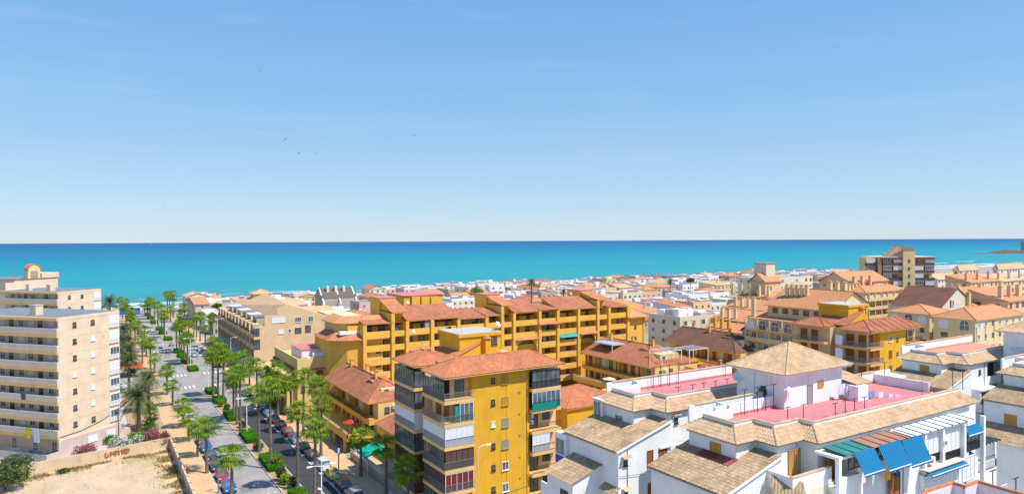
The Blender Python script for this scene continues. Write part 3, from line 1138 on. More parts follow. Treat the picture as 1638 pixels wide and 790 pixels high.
def fan_palm(x, y, h, label, group, k=0, s=1.0):
    root = thing('fan_palm', label, 'palm tree', (x, y, 0.08), 0, group, design=False)
    root.rotation_euler = (R(rnd.uniform(-1.2, 1.2)), R(rnd.uniform(-1.2, 1.2)), rnd.uniform(0, 6.28))
    t = TRUNKP.copy()
    t.scale = (s, s, h)
    c = CROWNS[k % 4].copy()
    c.location = (0, 0, h)
    c.scale = (s * rnd.uniform(.95, 1.08),) * 2 + (s * rnd.uniform(.9, 1.1),)
    d = SKIRTS[k % 2].copy()
    d.location = (0, 0, h)
    d.scale = (s, s, s * rnd.uniform(.6, 1.2))
    for o in (t, c, d):
        o.parent = root
        col.objects.link(o)
    d.parent = c
    d.location = (0, 0, 0)
    return root


ORD = ['nearest', 'second', 'third', 'fourth', 'fifth', 'sixth', 'seventh', 'eighth', 'ninth', 'tenth', 'eleventh', 'twelfth', 'thirteenth', 'fourteenth', 'fifteenth', 'sixteenth', 'seventeenth', 'eighteenth', 'nineteenth', 'twentieth',
       'twenty-first', 'twenty-second', 'twenty-third', 'twenty-fourth', 'twenty-fifth', 'twenty-sixth', 'twenty-seventh', 'twenty-eighth', 'twenty-ninth', 'thirtieth', 'thirty-first', 'thirty-second', 'thirty-third', 'thirty-fourth', 'thirty-fifth', 'thirty-sixth', 'thirty-seventh', 'thirty-eighth', 'thirty-ninth', 'fortieth']


def nth(i):
    return ORD[min(i, len(ORD) - 1)]


def from_base(bx, by, cy):
    p = PZ(bx, by, 0)
    return (p[0], p[1], PY(bx, cy, p[1])[2])


LEFTP = [from_base(*t) for t in ((331, 757, 684), (316, 731, 686), (302, 706, 668), (293, 684, 648), (276, 649, 617), (267, 632, 594), (247, 597, 573), (234, 570, 551), (216, 543, 520), (211, 527, 507))]
p = PX(370, 730, 16.2)
LEFTP.append((p[0], p[1], p[2]))
MEDP = [from_base(*t) for t in ((414.7, 723.5, 630), (433, 750, 617), (374, 672, 610), (385, 689, 595), (340.6, 632, 566), (349.5, 643.5, 560), (476, 784, 658), (252.7, 525, 488), (259, 532, 495), (262.4, 535, 508),
                                (282.7, 561, 523), (287, 565, 518), (295, 578, 541), (300.4, 583, 543), (231, 502, 487), (236, 510, 491))]
for px, cy in ((502, 686),):
    MEDP.append(PX(px, cy, 26.3))
MEDP.append(PX(440, 783, 25.4))
MEDP += [(25.2, 176.5, 9.5), (26.2, 169.0, 10.5), (25.5, 228.0, 8.5), (26.3, 252.0, 9.0), (25.0, 296.0, 9.0), (25.8, 356.0, 8.0), (25.3, 372.0, 8.5), (25.9, 388.0, 8.0), (25.4, 147.0, 10.2)]
MEDP.append(PX(478, 805, 25.0))
RIGP = [from_base(*t) for t in ((444.5, 665, 592), (513.5, 729, 648), (273, 515, 495))]
for px, cy in ((577, 699), (617, 715), (652, 752), (301.5, 517), (310, 518), (328, 526), (341, 544), (348, 548), (358, 557), (365, 566), (376, 570), (390, 569), (411, 584), (466, 613), (425, 596), (399, 592), (288, 505), (450, 625), (436, 640)):
    RIGP.append(PX(px, cy, 35.0 if px < 560 else 36.2))
for yy in range(98, 412, 9):
    if not any(abs(q[1] - yy) < 5.5 for q in RIGP) and not 194 < yy < 208 and not 263 < yy < 276 and not 331 < yy < 344:
        RIGP.append((35.0 + rnd.uniform(-.3, .6), yy + rnd.uniform(-2, 2), rnd.uniform(8.5, 11.5)))
for yy in range(212, 410, 12):
    if not any(abs(q[1] - yy) < 6 for q in LEFTP) and not 263 < yy < 276 and not 331 < yy < 344:
        LEFTP.append((14.8 + rnd.uniform(-1.2, 1.2), yy, rnd.uniform(6, 8)))
for lst, where, grp in ((LEFTP, 'on the ochre left pavement', 'fan palms along the left pavement'), (MEDP, 'on the planted median', 'fan palms on the median'), (RIGP, 'on the right pavement', 'fan palms along the right pavement')):
    lst.sort(key=lambda q: q[1])
    for i, (x, y, h) in enumerate(lst):
        desc = 'tall slim' if h > 9 else ('medium' if h > 6.5 else 'short')
        fan_palm(x, y, h - 0.1, '%s fan palm %s, %s from the camera' % (desc, where, nth(i)), grp, i, 1.0 if h > 5 else .9)


# date palms with arching feather fronds
def date_crown(seed, n=92, r=4.2):
    g = random.Random(seed)
    mb = MB()
    for i in range(n):
        az = i * 2.39996 + g.uniform(-.25, .25)
        t = i / n
        el = R(82 - 105 * t + g.uniform(-6, 6))
        ln = r * g.uniform(.85, 1.1)
        p = Vector((0, 0, 0))
        c = Vector((math.cos(az), math.sin(az), 0))
        sd_ = Vector((-c.y, c.x, 0))
        a = el
        st = 9
        pr = p.copy()
        for k in range(st):
            d = c * math.cos(a) + Vector((0, 0, 1)) * math.sin(a)
            q = pr + d * ln / st
            mb.face([pr + sd_ * .03, pr - sd_ * .03, q - sd_ * .02, q + sd_ * .02])
            if k > 0:
                for j in range(3):
                    b0 = pr + (q - pr) * (j / 3)
                    ll = 0.72 * math.sin(math.pi * (k + j / 3 + .6) / (st + .8)) ** 0.6 * g.uniform(.8, 1.15)
                    for sg in (-1, 1):
                        tip = b0 + sd_ * sg * ll * .75 + d * ll * .55 + Vector((0, 0, -1)) * ll * g.uniform(.0, .3)
                        mb.face([b0 - d * .045, tip, b0 + d * .045])
            pr = q
            a -= R(g.uniform(5, 11))
    return mb


DCR = [date_crown(s).build('crown', LEAFD, uv=False) for s in (11, 12)]
for o in DCR: col.objects.unlink(o)
DATE = [(PZ(222, 690, 0)[:2], 636, 1.28, 'largest feathery date palm, nearest in the garden beside the beige block'),
        (PD(206, 575, 190)[:2], 572, 1.0, 'feathery date palm with an arching crown, second in the garden row by the block'),
        (PD(196, 548, 230)[:2], 548, 1.0, 'third feathery date palm in the garden row, beyond the red awning'),
        (PD(203, 522, 275)[:2], 524, .9, 'farthest date palm of the garden row beside the block'),
        (PD(232, 603, 165)[:2], 603, .7, 'small date palm leaning over the pavement edge behind the largest one'),
        (PD(175, 484, 225)[:2], 484, 1.0, 'date palm rising behind the rear beige block against the sea')]
for i, ((x, y), cy, s, lab) in enumerate(DATE):
    dep = math.sin(YAW) * x + math.cos(YAW) * y
    h = CAMZ - (cy - 387.5) / FPX * dep
    root = thing('date_palm', lab, 'palm tree', (x, y, 0.05), rnd.uniform(0, 6), 'date palms in the garden', design=False)
    t = TRUNKP.copy(); t.scale = (1.6, 1.6, h); t.parent = root; col.objects.link(t)
    c = DCR[i % 2].copy(); c.location = (0, 0, h); c.scale = (s, s, s); c.parent = root; col.objects.link(c)


def leaf_mass(mb, shape, c, size, n, ls, g):
    for i in range(n):
        if shape == 'box':
            f = g.random()
            p = [g.uniform(-1, 1), g.uniform(-1, 1), g.uniform(-1, 1)]
            ax = g.choice((0, 1, 2, 2))
            p[ax] = g.choice((-1, 1)) if ax < 2 else 1
            p = Vector(p)
        else:
            p = Vector((g.gauss(0, 1), g.gauss(0, 1), g.gauss(0, 1))).normalized() * g.uniform(.65, 1.05)
            if p.z < -.5: p.z *= .5
            q = noise.noise(p * 2.3 + Vector((c[0], c[1], 0)) * .37) * .35
            p *= 1 + q
        P = Vector((c[0] + p.x * size[0], c[1] + p.y * size[1], c[2] + p.z * size[2]))
        a = Vector((g.gauss(0, 1), g.gauss(0, 1), g.gauss(0, 1))).normalized()
        b3 = a.cross(Vector((g.gauss(0, 1), g.gauss(0, 1), g.gauss(0, 1)))).normalized()
        s = ls * g.uniform(.6, 1.4)
        mb.face([P - a * s, P - b3 * s * .5, P + a * s, P + b3 * s * .5])


def hedge(x, y, lx, ly, h, label, group='clipped hedges on the median', mat=None, name='hedge', z0=0.1):
    g = random.Random(int(x * 31 + y * 17))
    root = thing(name, label, 'hedge', (x, y, z0), 0, group)
    core = MB().box(x - lx / 2 * .93, x + lx / 2 * .93, y - ly / 2 * .96, y + ly / 2 * .96, z0, z0 + h * .93)
    core.build('foliage_core', mat or LEAFH, root, uv=False)
    mb = MB()
    leaf_mass(mb, 'box', (x, y, z0 + h / 2), (lx / 2, ly / 2, h / 2), int(90 * (lx * ly + (lx + ly) * h * 1.2)) + 60, 0.10, g)
    mb.build('foliage', mat or LEAFH, root, uv=False)
    return root


def bush(x, y, r, h, mat, label, cat='bush', group=None, flower=None, name='bush', ls=0.12, n=900, z0=0.05):
    g = random.Random(int(x * 13 + y * 7 + 5))
    root = thing(name, label, cat, (x, y, z0), 0, group)
    mb = MB()
    fl = MB()
    st = MB()
    for k in range(5):
        a = g.uniform(0, 6.28)
        d = r * g.uniform(.2, .55)
        cx, cy, cz = x + math.cos(a) * d, y + math.sin(a) * d, z0 + h * g.uniform(.42, .6)
        leaf_mass(mb, 'ball', (cx, cy, cz), (r * .6, r * .6, h * .48), n // 5, ls, g)
        st.tube([(x, y, z0), (cx, cy, cz)], 0.06, 5, 0.03)
        if flower: leaf_mass(fl, 'ball', (cx, cy, cz + .1), (r * .63, r * .63, h * .5), n // 5, ls * 1.1, g)
    st.build('stem', TRUNK, root, uv=False)
    mb.build('foliage', mat, root, uv=False)
    if flower: fl.build('flowers', flower, root, uv=False)
    return root


HED = [((336, 628), 4.5, .9), ((341, 644), 4.0, 1.0), ((366, 668), 6.0, .9), ((393, 702), 6.0, .95), ((423, 745), 6.5, .95), ((470, 806), 6, .9),
       ((278, 564), 5, .9), ((286, 571), 5, .9), ((289, 580), 6, .9), ((302, 592), 5, .8), ((247.5, 528), 6, 1.0), ((254, 534), 6, 1.0), ((263, 544), 5, 1.0), ((229, 505), 7, 1.0), ((233, 510), 7, 1.0), ((239, 517), 7, 1.0)]
HED = sorted([(PZ(a, c, 0)[1], l, h) for (a, c), l, h in HED])
for i, (y, l, h) in enumerate(HED):
    hedge(25.6, y, 2.5, l * 1.25, h, 'clipped bright green hedge block on the median, %s from the camera' % nth(i))
for i, (px, py, h) in enumerate(((352, 651, 1.6), (361, 655, 1.2), (405, 722, 1.7), (437, 750, 2.3), (446, 770, 2.4), (378, 686, 1.4), (452, 776, 1.5), (420, 790, 2.0))):
    y = PZ(px, py, 0)[1]
    bush(25.9 if i % 2 else 25.2, y, .95, h, LEAFO if i % 3 else LEAFP, '%s among the median palms, %s from the near crossing' % ('loose yellow green shrub' if i % 3 == 0 else 'loose olive green shrub', ORD[i] if i else 'first'), group='loose shrubs on the median', ls=.2, n=420)
p = PZ(160, 732, 0)
bush(-.4, 136.6, 2.0, 2.5, LEAFO, 'pink flowering oleander behind the graffiti wall, left of the white one', flower=FLOWP, n=1600)
bush(-3.4, 135.6, 1.3, 1.1, LEAFH, 'low green shrub at the left end of the oleander row', n=700)
bush(4.6, 137.6, 2.2, 2.8, LEAFO, 'white flowering oleander bush behind the graffiti wall', flower=FLOWW, n=2000)
bush(7.0, 138.2, 1.7, 2.5, LEAFO, 'smaller white flowering oleander beside the garden path', flower=FLOWW, n=1100)
bush(9.6, 138.9, 2.1, 3.2, LEAFO, 'tall pink oleander bush at the corner of the lot wall', flower=FLOWP, n=2000)
bush(11.2, 138.0, 1.4, 2.5, LEAFO, 'crimson flowering bush next to the pavement corner', flower=leafy('crimson_flower', (0.42, 0.04, 0.10), (0.30, 0.03, 0.07)), n=1000)
bush(7.6, 143.2, 2.3, 2.0, LEAFH, 'dark green rounded hedge mass under the largest date palm', n=2000)
bush(9.8, 147.5, 1.9, 2.2, LEAFO, 'olive green shrub between date palm and pavement', n=1300)
bush(4.0, 146.0, 1.8, 1.6, LEAFH, 'green shrub against the side of the beige block', n=1000)
bush(10.3, 152.5, 1.6, 1.7, LEAFH, 'green shrub beside the pavement beyond the date palm', n=900)
p = PZ(8, 783, 0)
bush(p[0], p[1], 3.6, 4.6, LEAFO, 'large olive green bush at the left edge of the vacant lot', n=4200, ls=.16)
bush(PZ(100, 757, 0)[0], PZ(100, 757, 0)[1], 1.2, .7, LEAFO, 'low scrub in the verge below the lot wall', n=500)
rq = random.Random(21)
for i in range(16):
    y = 158 + i * 9.5 + rq.uniform(-2, 2)
    if 193 < y < 209: continue
    bush(rq.uniform(8.6, 11.4), y, rq.uniform(1.2, 2.0), rq.uniform(1.6, 3.4), LEAFH if i % 2 else LEAFO, 'garden shrub left of the pavement, %s beyond the largest date palm' % (ORD[i] if i else 'first'), group='garden shrubs left of the pavement', n=420, ls=.2)
for i in range(5):
    x, y = rq.uniform(8.0, 11.0), 168 + i * 24
    h = rq.uniform(6.5, 8.5)
    root = thing('date_palm', 'smaller feathery palm in the garden strip, %s from the camera' % nth(i), 'palm tree', (x, y, .05), rq.uniform(0, 6), 'date palms in the garden', design=False)
    t = TRUNKP.copy(); t.scale = (1.3, 1.3, h); t.parent = root; col.objects.link(t)
    c = DCR[i % 2].copy(); c.location = (0, 0, h); c.scale = (.8, .8, .8); c.parent = root; col.objects.link(c)
# dry grass of the lot
g = random.Random(3)
mb = MB()
for i in range(9000):
    if g.random() < .55:
        x, y = 12.0 - abs(g.gauss(0, 1.3)), g.uniform(88, 136)
    else:
        x = g.uniform(-20, 12); y = 131.4 + x * .21 - abs(g.gauss(0, 1.1)) + 2.2
    if x > 12.1 or noise.noise(Vector((x * .35, y * .35, 0))) < -.1: continue
    h = g.uniform(.15, .5)
    a = g.uniform(0, 3.14)
    dx, dy = math.cos(a) * .09, math.sin(a) * .09
    mb.face([(x - dx, y - dy, .02), (x + dx, y + dy, .02), (x + g.uniform(-.15, .15), y + g.uniform(-.15, .15), h)])
st_ = MB()
for i in range(260):
    x, y = g.uniform(-20, 12), g.uniform(98, 134)
    q_ = g.uniform(.05, .22)
    st_.blob((x, y, q_ * .4), q_, q_ * g.uniform(.6, 1), q_ * .6, 6, 4, .4)
tag(st_.build('rubble', CONC, uv=False), 'small stones strewn over the vacant lot', 'stones', None, 'stuff')
for k in range(2):
    tr = MB()
    for i in range(26):
        t0, t1 = i / 26, (i + 1) / 26
        fx = lambda t: (9.5 - 8 * t - 3.5 * math.sin(t * 2.2) + k * 1.5, 96 + 33 * t)
        (xa, ya), (xb, yb) = fx(t0), fx(t1)
        tr.face([(xa, ya, .024), (xa + .32, ya, .024), (xb + .32, yb, .024), (xb, yb, .024)])
    structure(tr.build('tyre_track', ground_mat('rutted_earth_%s' % 'ab'[k], (.50, .36, .23), (.66, .5, .34), 1.2)))
tag(mb.build('dry_grass', DRYG, uv=False), 'dry yellow grass along the edges of the vacant lot', 'grass', None, 'stuff')


# ------------------------------------------------------------------ street lamps
def street_lamp(x, y, h, label, double=True, mat=None, arm=1.3):
    root = thing('street_lamp', label, 'street lamp', (x, y, 0.1), 0, 'street lamps along the avenue')
    MB().tube([(x, y, 0.1), (x, y, h)], 0.11, 8, 0.06).build('pole', mat or LAMPW, root)
    MB().box(x - .22, x + .22, y - .22, y + .22, .1, .3).build('base', GREYM, root)
    for sg in ((-1, 1) if double else (1,)):
        a = MB().tube([(x, y, h - .1), (x + sg * arm * .5, y, h + .06), (x + sg * arm, y, h + .08)], 0.045, 6).build('arm', mat or LAMPW, root)
        q = MB()
        x0, x1 = x + sg * (arm - .1), x + sg * (arm + .65)
        q.hexa([(min(x0, x1), y - .14, h + .02), (max(x0, x1), y - .14, h + .02), (max(x0, x1), y + .14, h + .02), (min(x0, x1), y + .14, h + .02)],
               [(min(x0, x1) + .05, y - .09, h + .15), (max(x0, x1) - .05, y - .09, h + .15), (max(x0, x1) - .05, y + .09, h + .15), (min(x0, x1) + .05, y + .09, h + .15)])
        q.build('lamp_head', mat or LAMPW, a)
    return root


LAMPS = [(333, 621, 567), (395, 697, 636), (305, 588, 541), (265, 539, 505), (280.6, 559, 520), (250, 523.5, 498), (229, 498, 478)]
ls = [from_base(*t) for t in LAMPS]
q = PX(514, 744, 26.0)
ls.append((26.0, q[1], q[2]))
ls.sort(key=lambda q: q[1])
for i, (x, y, h) in enumerate(ls):
    street_lamp(x, y, h, 'white double-armed street lamp on the median, %s from the camera' % nth(i))
q = PX(348, 510, 36.4)
street_lamp(36.4, q[1], q[2], 'white street lamp standing in front of the arcaded beige building', False)
q = PX(369, 540, 36.4)
street_lamp(36.4, q[1], min(q[2], 11), 'white lamp post by the grey shopfront end of the arcaded building', False)
q = PX(349, 756, 16.0)
street_lamp(16.0, q[1], max(q[2], 4), 'grey lamp post on the left pavement beside the blue parked car', False, GREYM, .5)
q = PZ(285.6, 668, 0)
street_lamp(16.0, q[1], 4.5, 'short grey post on the left pavement by the third palm', False, GREYM, .3)
x, y, _ = PZ(541.9, 759, 0)
r_ = thing('advertising_post', 'slim grey post with a pale blue panel on the right pavement by the yellow car', 'post', (x, y, .13))
MB().tube([(x, y, .13), (x, y, 3.4)], .10, 8).build('pole', GREYM, r_)
MB().box(x - .16, x + .16, y - .12, y + .12, 3.2, 4.2).build('panel', plain('pale_blue_panel', (.45, .6, .7), .4), r_)
# steel pole with teal lamp near the yellow block
q = PY(771, 712, 70)
street_pole = thing('street_lamp', 'slender cream street lamp with curved neck in front of the tall yellow block', 'street lamp', (q[0] - .4, 70, 0), 0)
zt = q[2]
MB().tube([(q[0] - .6, 70, 0), (q[0] - .6, 70, zt - .7), (q[0] - .4, 70, zt - .2), (q[0], 70, zt), (q[0] + .7, 70, zt)], .07, 8).build('pole', CREAM, street_pole)
MB().box(q[0] + .5, q[0] + 1.2, 69.87, 70.13, zt - .1, zt + .05).build('lamp_head', LAMPW, street_pole)
# ------------------------------------------------------------------ cars
def car_paint(name, c, metal=0.3):
    m, nt, b = new_mat(name)
    b.inputs['Base Color'].default_value = c + (1,)
    b.inputs['Metallic'].default_value = metal
    b.inputs['Roughness'].default_value = 0.28
    b.inputs['Coat Weight'].default_value = 0.6
    nz = mixc(nt, ramp(nt, noise_tex(nt, 1.5, 4), .3, .8), c, tuple(x * .8 + .02 for x in c))
    nt.links.new(nz, b.inputs['Base Color'])
    return m


PAINTS = {'silver': car_paint('silver_car_paint', (0.48, 0.50, 0.53)), 'white': car_paint('white_car_paint', (0.75, 0.76, 0.77), 0), 'black': car_paint('black_car_paint', (0.012, 0.013, 0.016), 0),
          'dark grey': car_paint('dark_grey_car_paint', (0.05, 0.055, 0.065)), 'grey': car_paint('grey_car_paint', (0.18, 0.19, 0.21)), 'red': car_paint('red_car_paint', (0.42, 0.015, 0.02), 0),
          'maroon': car_paint('maroon_car_paint', (0.25, 0.01, 0.02), 0), 'yellow': car_paint('yellow_car_paint', (0.80, 0.62, 0.02), 0), 'blue': car_paint('blue_car_paint', (0.01, 0.13, 0.38), .2),
          'dark blue': car_paint('dark_blue_car_paint', (0.01, 0.025, 0.07)), 'dark green': car_paint('dark_green_car_paint', (0.03, 0.06, 0.05)), 'light blue': car_paint('light_blue_car_paint', (0.42, 0.52, 0.64))}
# profiles: length, half width, lower-body top line [(t, z)], cabin [(t, z)] bottom/top
KINDSC = {
    'hatch': dict(L=4.0, W=.86, body=[(0, .55), (.03, .78), (.12, .88), (.30, .96), (.5, .98), (.85, 1.0), (.97, .95), (1, .6)], cab=[(.24, .34), (.40, .94)], H=1.48),
    'sedan': dict(L=4.5, W=.88, body=[(0, .55), (.03, .76), (.12, .84), (.30, .93), (.5, .96), (.80, .98), (.97, .93), (1, .6)], cab=[(.25, .38), (.66, .86)], H=1.43),
    'suv': dict(L=4.4, W=.92, body=[(0, .6), (.02, .88), (.10, 1.0), (.28, 1.08), (.5, 1.1), (.88, 1.12), (.98, 1.05), (1, .65)], cab=[(.24, .34), (.86, .97)], H=1.66),
    'beetle': dict(L=4.05, W=.86, body=[(0, .5), (.04, .72), (.14, .88), (.28, .95), (.5, .96), (.76, .96), (.92, .84), (1, .5)], cab=[(.27, .40), (.62, .86)], H=1.5)}
CABR = {'hatch': (.23, .37, .80, .97), 'sedan': (.24, .38, .70, .86), 'suv': (.22, .35, .86, .985), 'beetle': (.25, .40, .63, .88)}


def make_car(kind, colour, label, x, y, rz, group='cars parked along the avenue', z=0.01):
    K = KINDSC[kind]
    Lc, W, H = K['L'], K['W'], K['H']
    P = PAINTS[colour]
    root = thing('parked_car', label, 'car', (x, y, z), rz, group, design=False)
    st = K['body']
    mb = MB()
    rings = []
    for i, (t, zt) in enumerate(st):
        yy = -Lc / 2 + t * Lc          # front of the car at -y
        ww = W * (0.86 if t in (0, 1) else (0.96 if t < .05 or t > .96 else 1.0))
        zb = 0.30 if t in (0, 1) else 0.20
        rings.append([(-ww * .92, yy, zb), (-ww, yy, zb + .18), (-ww, yy, zt - .14), (-ww * .88, yy, zt), (0, yy, zt + .03), (ww * .88, yy, zt), (ww, yy, zt - .14), (ww, yy, zb + .18), (ww * .92, yy, zb)])
    n = 9
    vs = [p for r in rings for p in r]
    fs = []
    for i in range(len(rings) - 1):
        for k in range(n - 1):
            a, b = i * n + k, i * n + k + 1
            fs.append((a, b, b + n, a + n))
    fs += [tuple(range(n)), tuple(reversed(range((len(rings) - 1) * n, len(rings) * n)))]
    mb.idx(vs, fs)
    # roof panel and pillars
    a0, a1, a2, a3 = CABR[kind]
    f = lambda t: -Lc / 2 + t * Lc
    zb = .93 if kind != 'suv' else 1.06
    bw, tw = W * .90, W * .72
    mb.hexa([(-tw, f(a1), H - .07), (tw, f(a1), H - .07), (tw, f(a2), H - .05), (-tw, f(a2), H - .05)], [(-tw * .9, f(a1) + .1, H), (tw * .9, f(a1) + .1, H), (tw * .9, f(a2) - .1, H), (-tw * .9, f(a2) - .1, H)])
    for sg in (-1, 1):
        for (t0, t1) in ((a0, a1), (a3, a2), ((a0 + a3) / 2, (a1 + a2) / 2)):
            mb.tube([(sg * bw, f(t0), zb - .03), (sg * tw, f(t1), H - .05)], .045, 4)
        for t in (.0,):
            mb.box(sg * (W + .02), sg * (W + .16), f(a0) + .28, f(a0) + .42, zb, zb + .12)
    body = mb.build('body', P, root, uv=False, smooth=False)
    gl = MB()
    b4 = [(-bw, f(a0), zb), (bw, f(a0), zb), (bw, f(a3), zb), (-bw, f(a3), zb)]
    t4 = [(-tw, f(a1), H - .06), (tw, f(a1), H - .06), (tw, f(a2), H - .06), (-tw, f(a2), H - .06)]
    gl.hexa(b4, t4)
    gl.build('car_window', GLASS, root, uv=False)
    for sx in (-1, 1):
        for ty in (.19, .80):
            cx, cy, r = sx * (W - .09), f(ty), .31
            wm = MB().tube([(cx - .11, cy, r), (cx + .11, cy, r)], r, 14)
            w_ = wm.build('wheel', RUBBER, root, uv=False)
            MB().tube([(cx + sx * .105, cy, r), (cx + sx * .125, cy, r)], r * .62, 10).build('rim', RIM, w_, uv=False)
        MB().box(sx * W * .60, sx * W * .88, f(0) - .02, f(0) + .16, .60, .76).build('headlight', CLEAR, root, uv=False)
        MB().box(sx * W * .62, sx * W * .90, f(1) - .14, f(1) + .02, .70, .92 if kind != 'beetle' else .82).build('tail_light', REDL, root, uv=False)
    MB().box(-.26, .26, f(1) - .005, f(1) + .025, .48, .60).build('number_plate', PLAST, root, uv=False)
    return root


RC = [(95.3, 'suv', 'silver', 'silver estate car nearest the camera in the right parking row'), (100.3, 'sedan', 'maroon', 'maroon saloon parked just before the yellow car'), (105.9, 'beetle', 'yellow', 'round yellow car parked in the right row'),
      (111.2, 'suv', 'white', 'white car parked directly beyond the yellow one'), (117.2, 'hatch', 'black', 'black hatchback between white and dark grey cars, right row'), (122.7, 'sedan', 'dark grey', 'dark grey car parked behind the silver hatchback'),
      (128.6, 'hatch', 'silver', 'silver hatchback parked beside the red car'), (134.3, 'hatch', 'red', 'bright red car in the middle of the right parking row'), (139.7, 'hatch', 'black', 'small black car just beyond the red one'),
      (145.2, 'sedan', 'dark grey', 'dark grey car second beyond the red one'), (150.7, 'hatch', 'light blue', 'pale blue hatchback under the palms in the right row'), (156.0, 'sedan', 'dark grey', 'dark saloon between pale blue and white cars'),
      (161.6, 'suv', 'white', 'white car ending the near right parking row'), (174.0, 'hatch', 'grey', 'grey hatchback alone beside the near crossing'),
      (253.9, 'suv', 'white', 'white van-like car farthest in the far right row'), (248.2, 'hatch', 'dark green', 'greenish grey car next to the white van-like car'), (242.4, 'hatch', 'grey', 'grey car in the far right row'), (235.0, 'sedan', 'dark grey', 'dark car beside the far red car'),
      (226.5, 'hatch', 'red', 'red car parked in the far right row beyond the crossing'), (219.5, 'suv', 'black', 'black car nearest the crossing in the far right row')]
for y, k, c, lab in RC:
    make_car(k, c, lab, 32.3, y, rnd.uniform(-.03, .03) + math.pi)
make_car('sedan', 'light blue', 'pale silver blue car driving away in the right carriageway', 29.0, 243, math.pi, None)
make_car('suv', 'dark blue', 'dark blue car crossing at the junction, side on to the street', 33.6, 201, R(-88), None)
LC = [(108.7, 'hatch', 'blue', 'bright blue car nearest the camera in the left row'), (114.4, 'hatch', 'red', 'red car parked behind the bright blue one'), (120.3, 'suv', 'dark green', 'dark green car in the left row under the palm'),
      (126.3, 'sedan', 'dark grey', 'dark grey saloon in the left parking row'), (131.8, 'hatch', 'blue', 'deep blue car far in the left near row'), (137.2, 'hatch', 'red', 'red car half hidden by a palm trunk in the left row'),
      (155.1, 'suv', 'white', 'white car with green sunshade in the left row'), (161.3, 'hatch', 'dark grey', 'dark small car behind the white one with sunshade'), (198, 'hatch', 'white', 'white car by the left side of the near junction'),
      (302.5, 'hatch', 'white', 'white car in the far left row'), (309, 'sedan', 'black', 'black car in the far left row'), (316, 'suv', 'dark grey', 'dark grey tall car at the end of the far left row')]
for y, k, c, lab in LC:
    make_car(k, c, lab, 17.55, y, rnd.uniform(-.03, .03))
p = PZ(42, 738, 0)
make_car('hatch', 'black', 'black car parked behind the wall beside the beige block', p[0] - 1.2, p[1] - .5, R(70), None)
for i, (px, py, c) in enumerate(((397, 560, 'white'), (402, 574, 'silver'))):
    pass


def moped(x, y, rz, label, rider=None):
    root = thing('motor_scooter', label, 'scooter', (x, y, 0.01), rz, None, design=False)
    mb = MB()
    mb.hexa([(-.14, -.5, .3), (.14, -.5, .3), (.14, .75, .35), (-.14, .75, .35)], [(-.12, -.45, .42), (.12, -.45, .42), (.17, .8, .75), (-.17, .8, .75)])
    mb.hexa([(-.2, -.62, .3), (.2, -.62, .3), (.2, -.52, .3), (-.2, -.52, .3)], [(-.16, -.52, 1.0), (.16, -.52, 1.0), (.16, -.44, 1.0), (-.16, -.44, 1.0)])
    mb.build('body', PAINTS['dark grey'], root, uv=False)
    MB().box(-.15, .15, .1, .85, .74, .84).build('seat', DFRAME, root, uv=False)
    for yy in (-.65, .62):
        MB().tube([(-.06, yy, .26), (.06, yy, .26)], .26, 12).build('wheel', RUBBER, root, uv=False)
    MB().tube([(-.35, -.42, 1.08), (.35, -.42, 1.08)], .025, 5).build('handlebar', DFRAME, root, uv=False)
    if rider:
        pr = thing('person', rider, 'person', (x, y, 0.01), rz, None, design=False)
        J = {'pel': (0, .35, .92), 'ch': (0, .22, 1.3), 'nk': (0, .18, 1.48), 'hd': (0, .14, 1.62), 'hk': (0, .15, 1.72),
             'ls': (-.2, .2, 1.42), 'le': (-.27, -.05, 1.22), 'lh': (-.28, -.36, 1.1), 'rs': (.2, .2, 1.42), 're': (.27, -.05, 1.22), 'rh': (.28, -.36, 1.1),
             'lk': (-.17, -.08, .82), 'lf': (-.17, -.02, .42), 'lt': (-.17, -.2, .38), 'rk': (.17, -.08, .82), 'rf': (.17, -.02, .42), 'rt': (.17, -.2, .38)}
        Rr = {'pel': .15, 'ch': .16, 'nk': .065, 'hd': .10, 'hk': .095, 'ls': .07, 'le': .05, 'lh': .04, 'rs': .07, 're': .05, 'rh': .04, 'lk': .075, 'lf': .05, 'lt': .05, 'rk': .075, 'rf': .05, 'rt': .05}
        ed = [('pel', 'ch'), ('ch', 'nk'), ('nk', 'hd'), ('hd', 'hk'), ('ch', 'ls'), ('ls', 'le'), ('le', 'lh'), ('ch', 'rs'), ('rs', 're'), ('re', 'rh'), ('pel', 'lk'), ('lk', 'lf'), ('lf', 'lt'), ('pel', 'rk'), ('rk', 'rf'), ('rf', 'rt')]
        ks = list(J)
        me = bpy.data.meshes.new('body')
        me.from_pydata([J[k] for k in ks], [(ks.index(a), ks.index(b)) for a, b in ed], [])
        me.materials.append(plain('red_shirt_cloth', (.45, .12, .09), .8))
        ob = bpy.data.objects.new('body', me)
        col.objects.link(ob)
        ob.parent = pr
        ob.modifiers.new('skin', 'SKIN')
        for i, k in enumerate(ks): me.skin_vertices[0].data[i].radius = (Rr[k],) * 2
        me.skin_vertices[0].data[0].use_root = True
        ob.modifiers.new('sub', 'SUBSURF').levels = 1
        MB().blob((0, .145, 1.72), .125, .14, .12).build('helmet', DFRAME, pr, uv=False, smooth=True)


p = PZ(274, 554, 0)
moped(p[0], p[1], R(100), 'dark scooter with rider crossing at the second junction', 'rider in a reddish shirt on the scooter at the second junction')
p = PZ(251, 606, 0)
moped(14.6, PZ(251, 607, 0)[1], R(20), 'dark scooter parked on the left pavement near the junction')
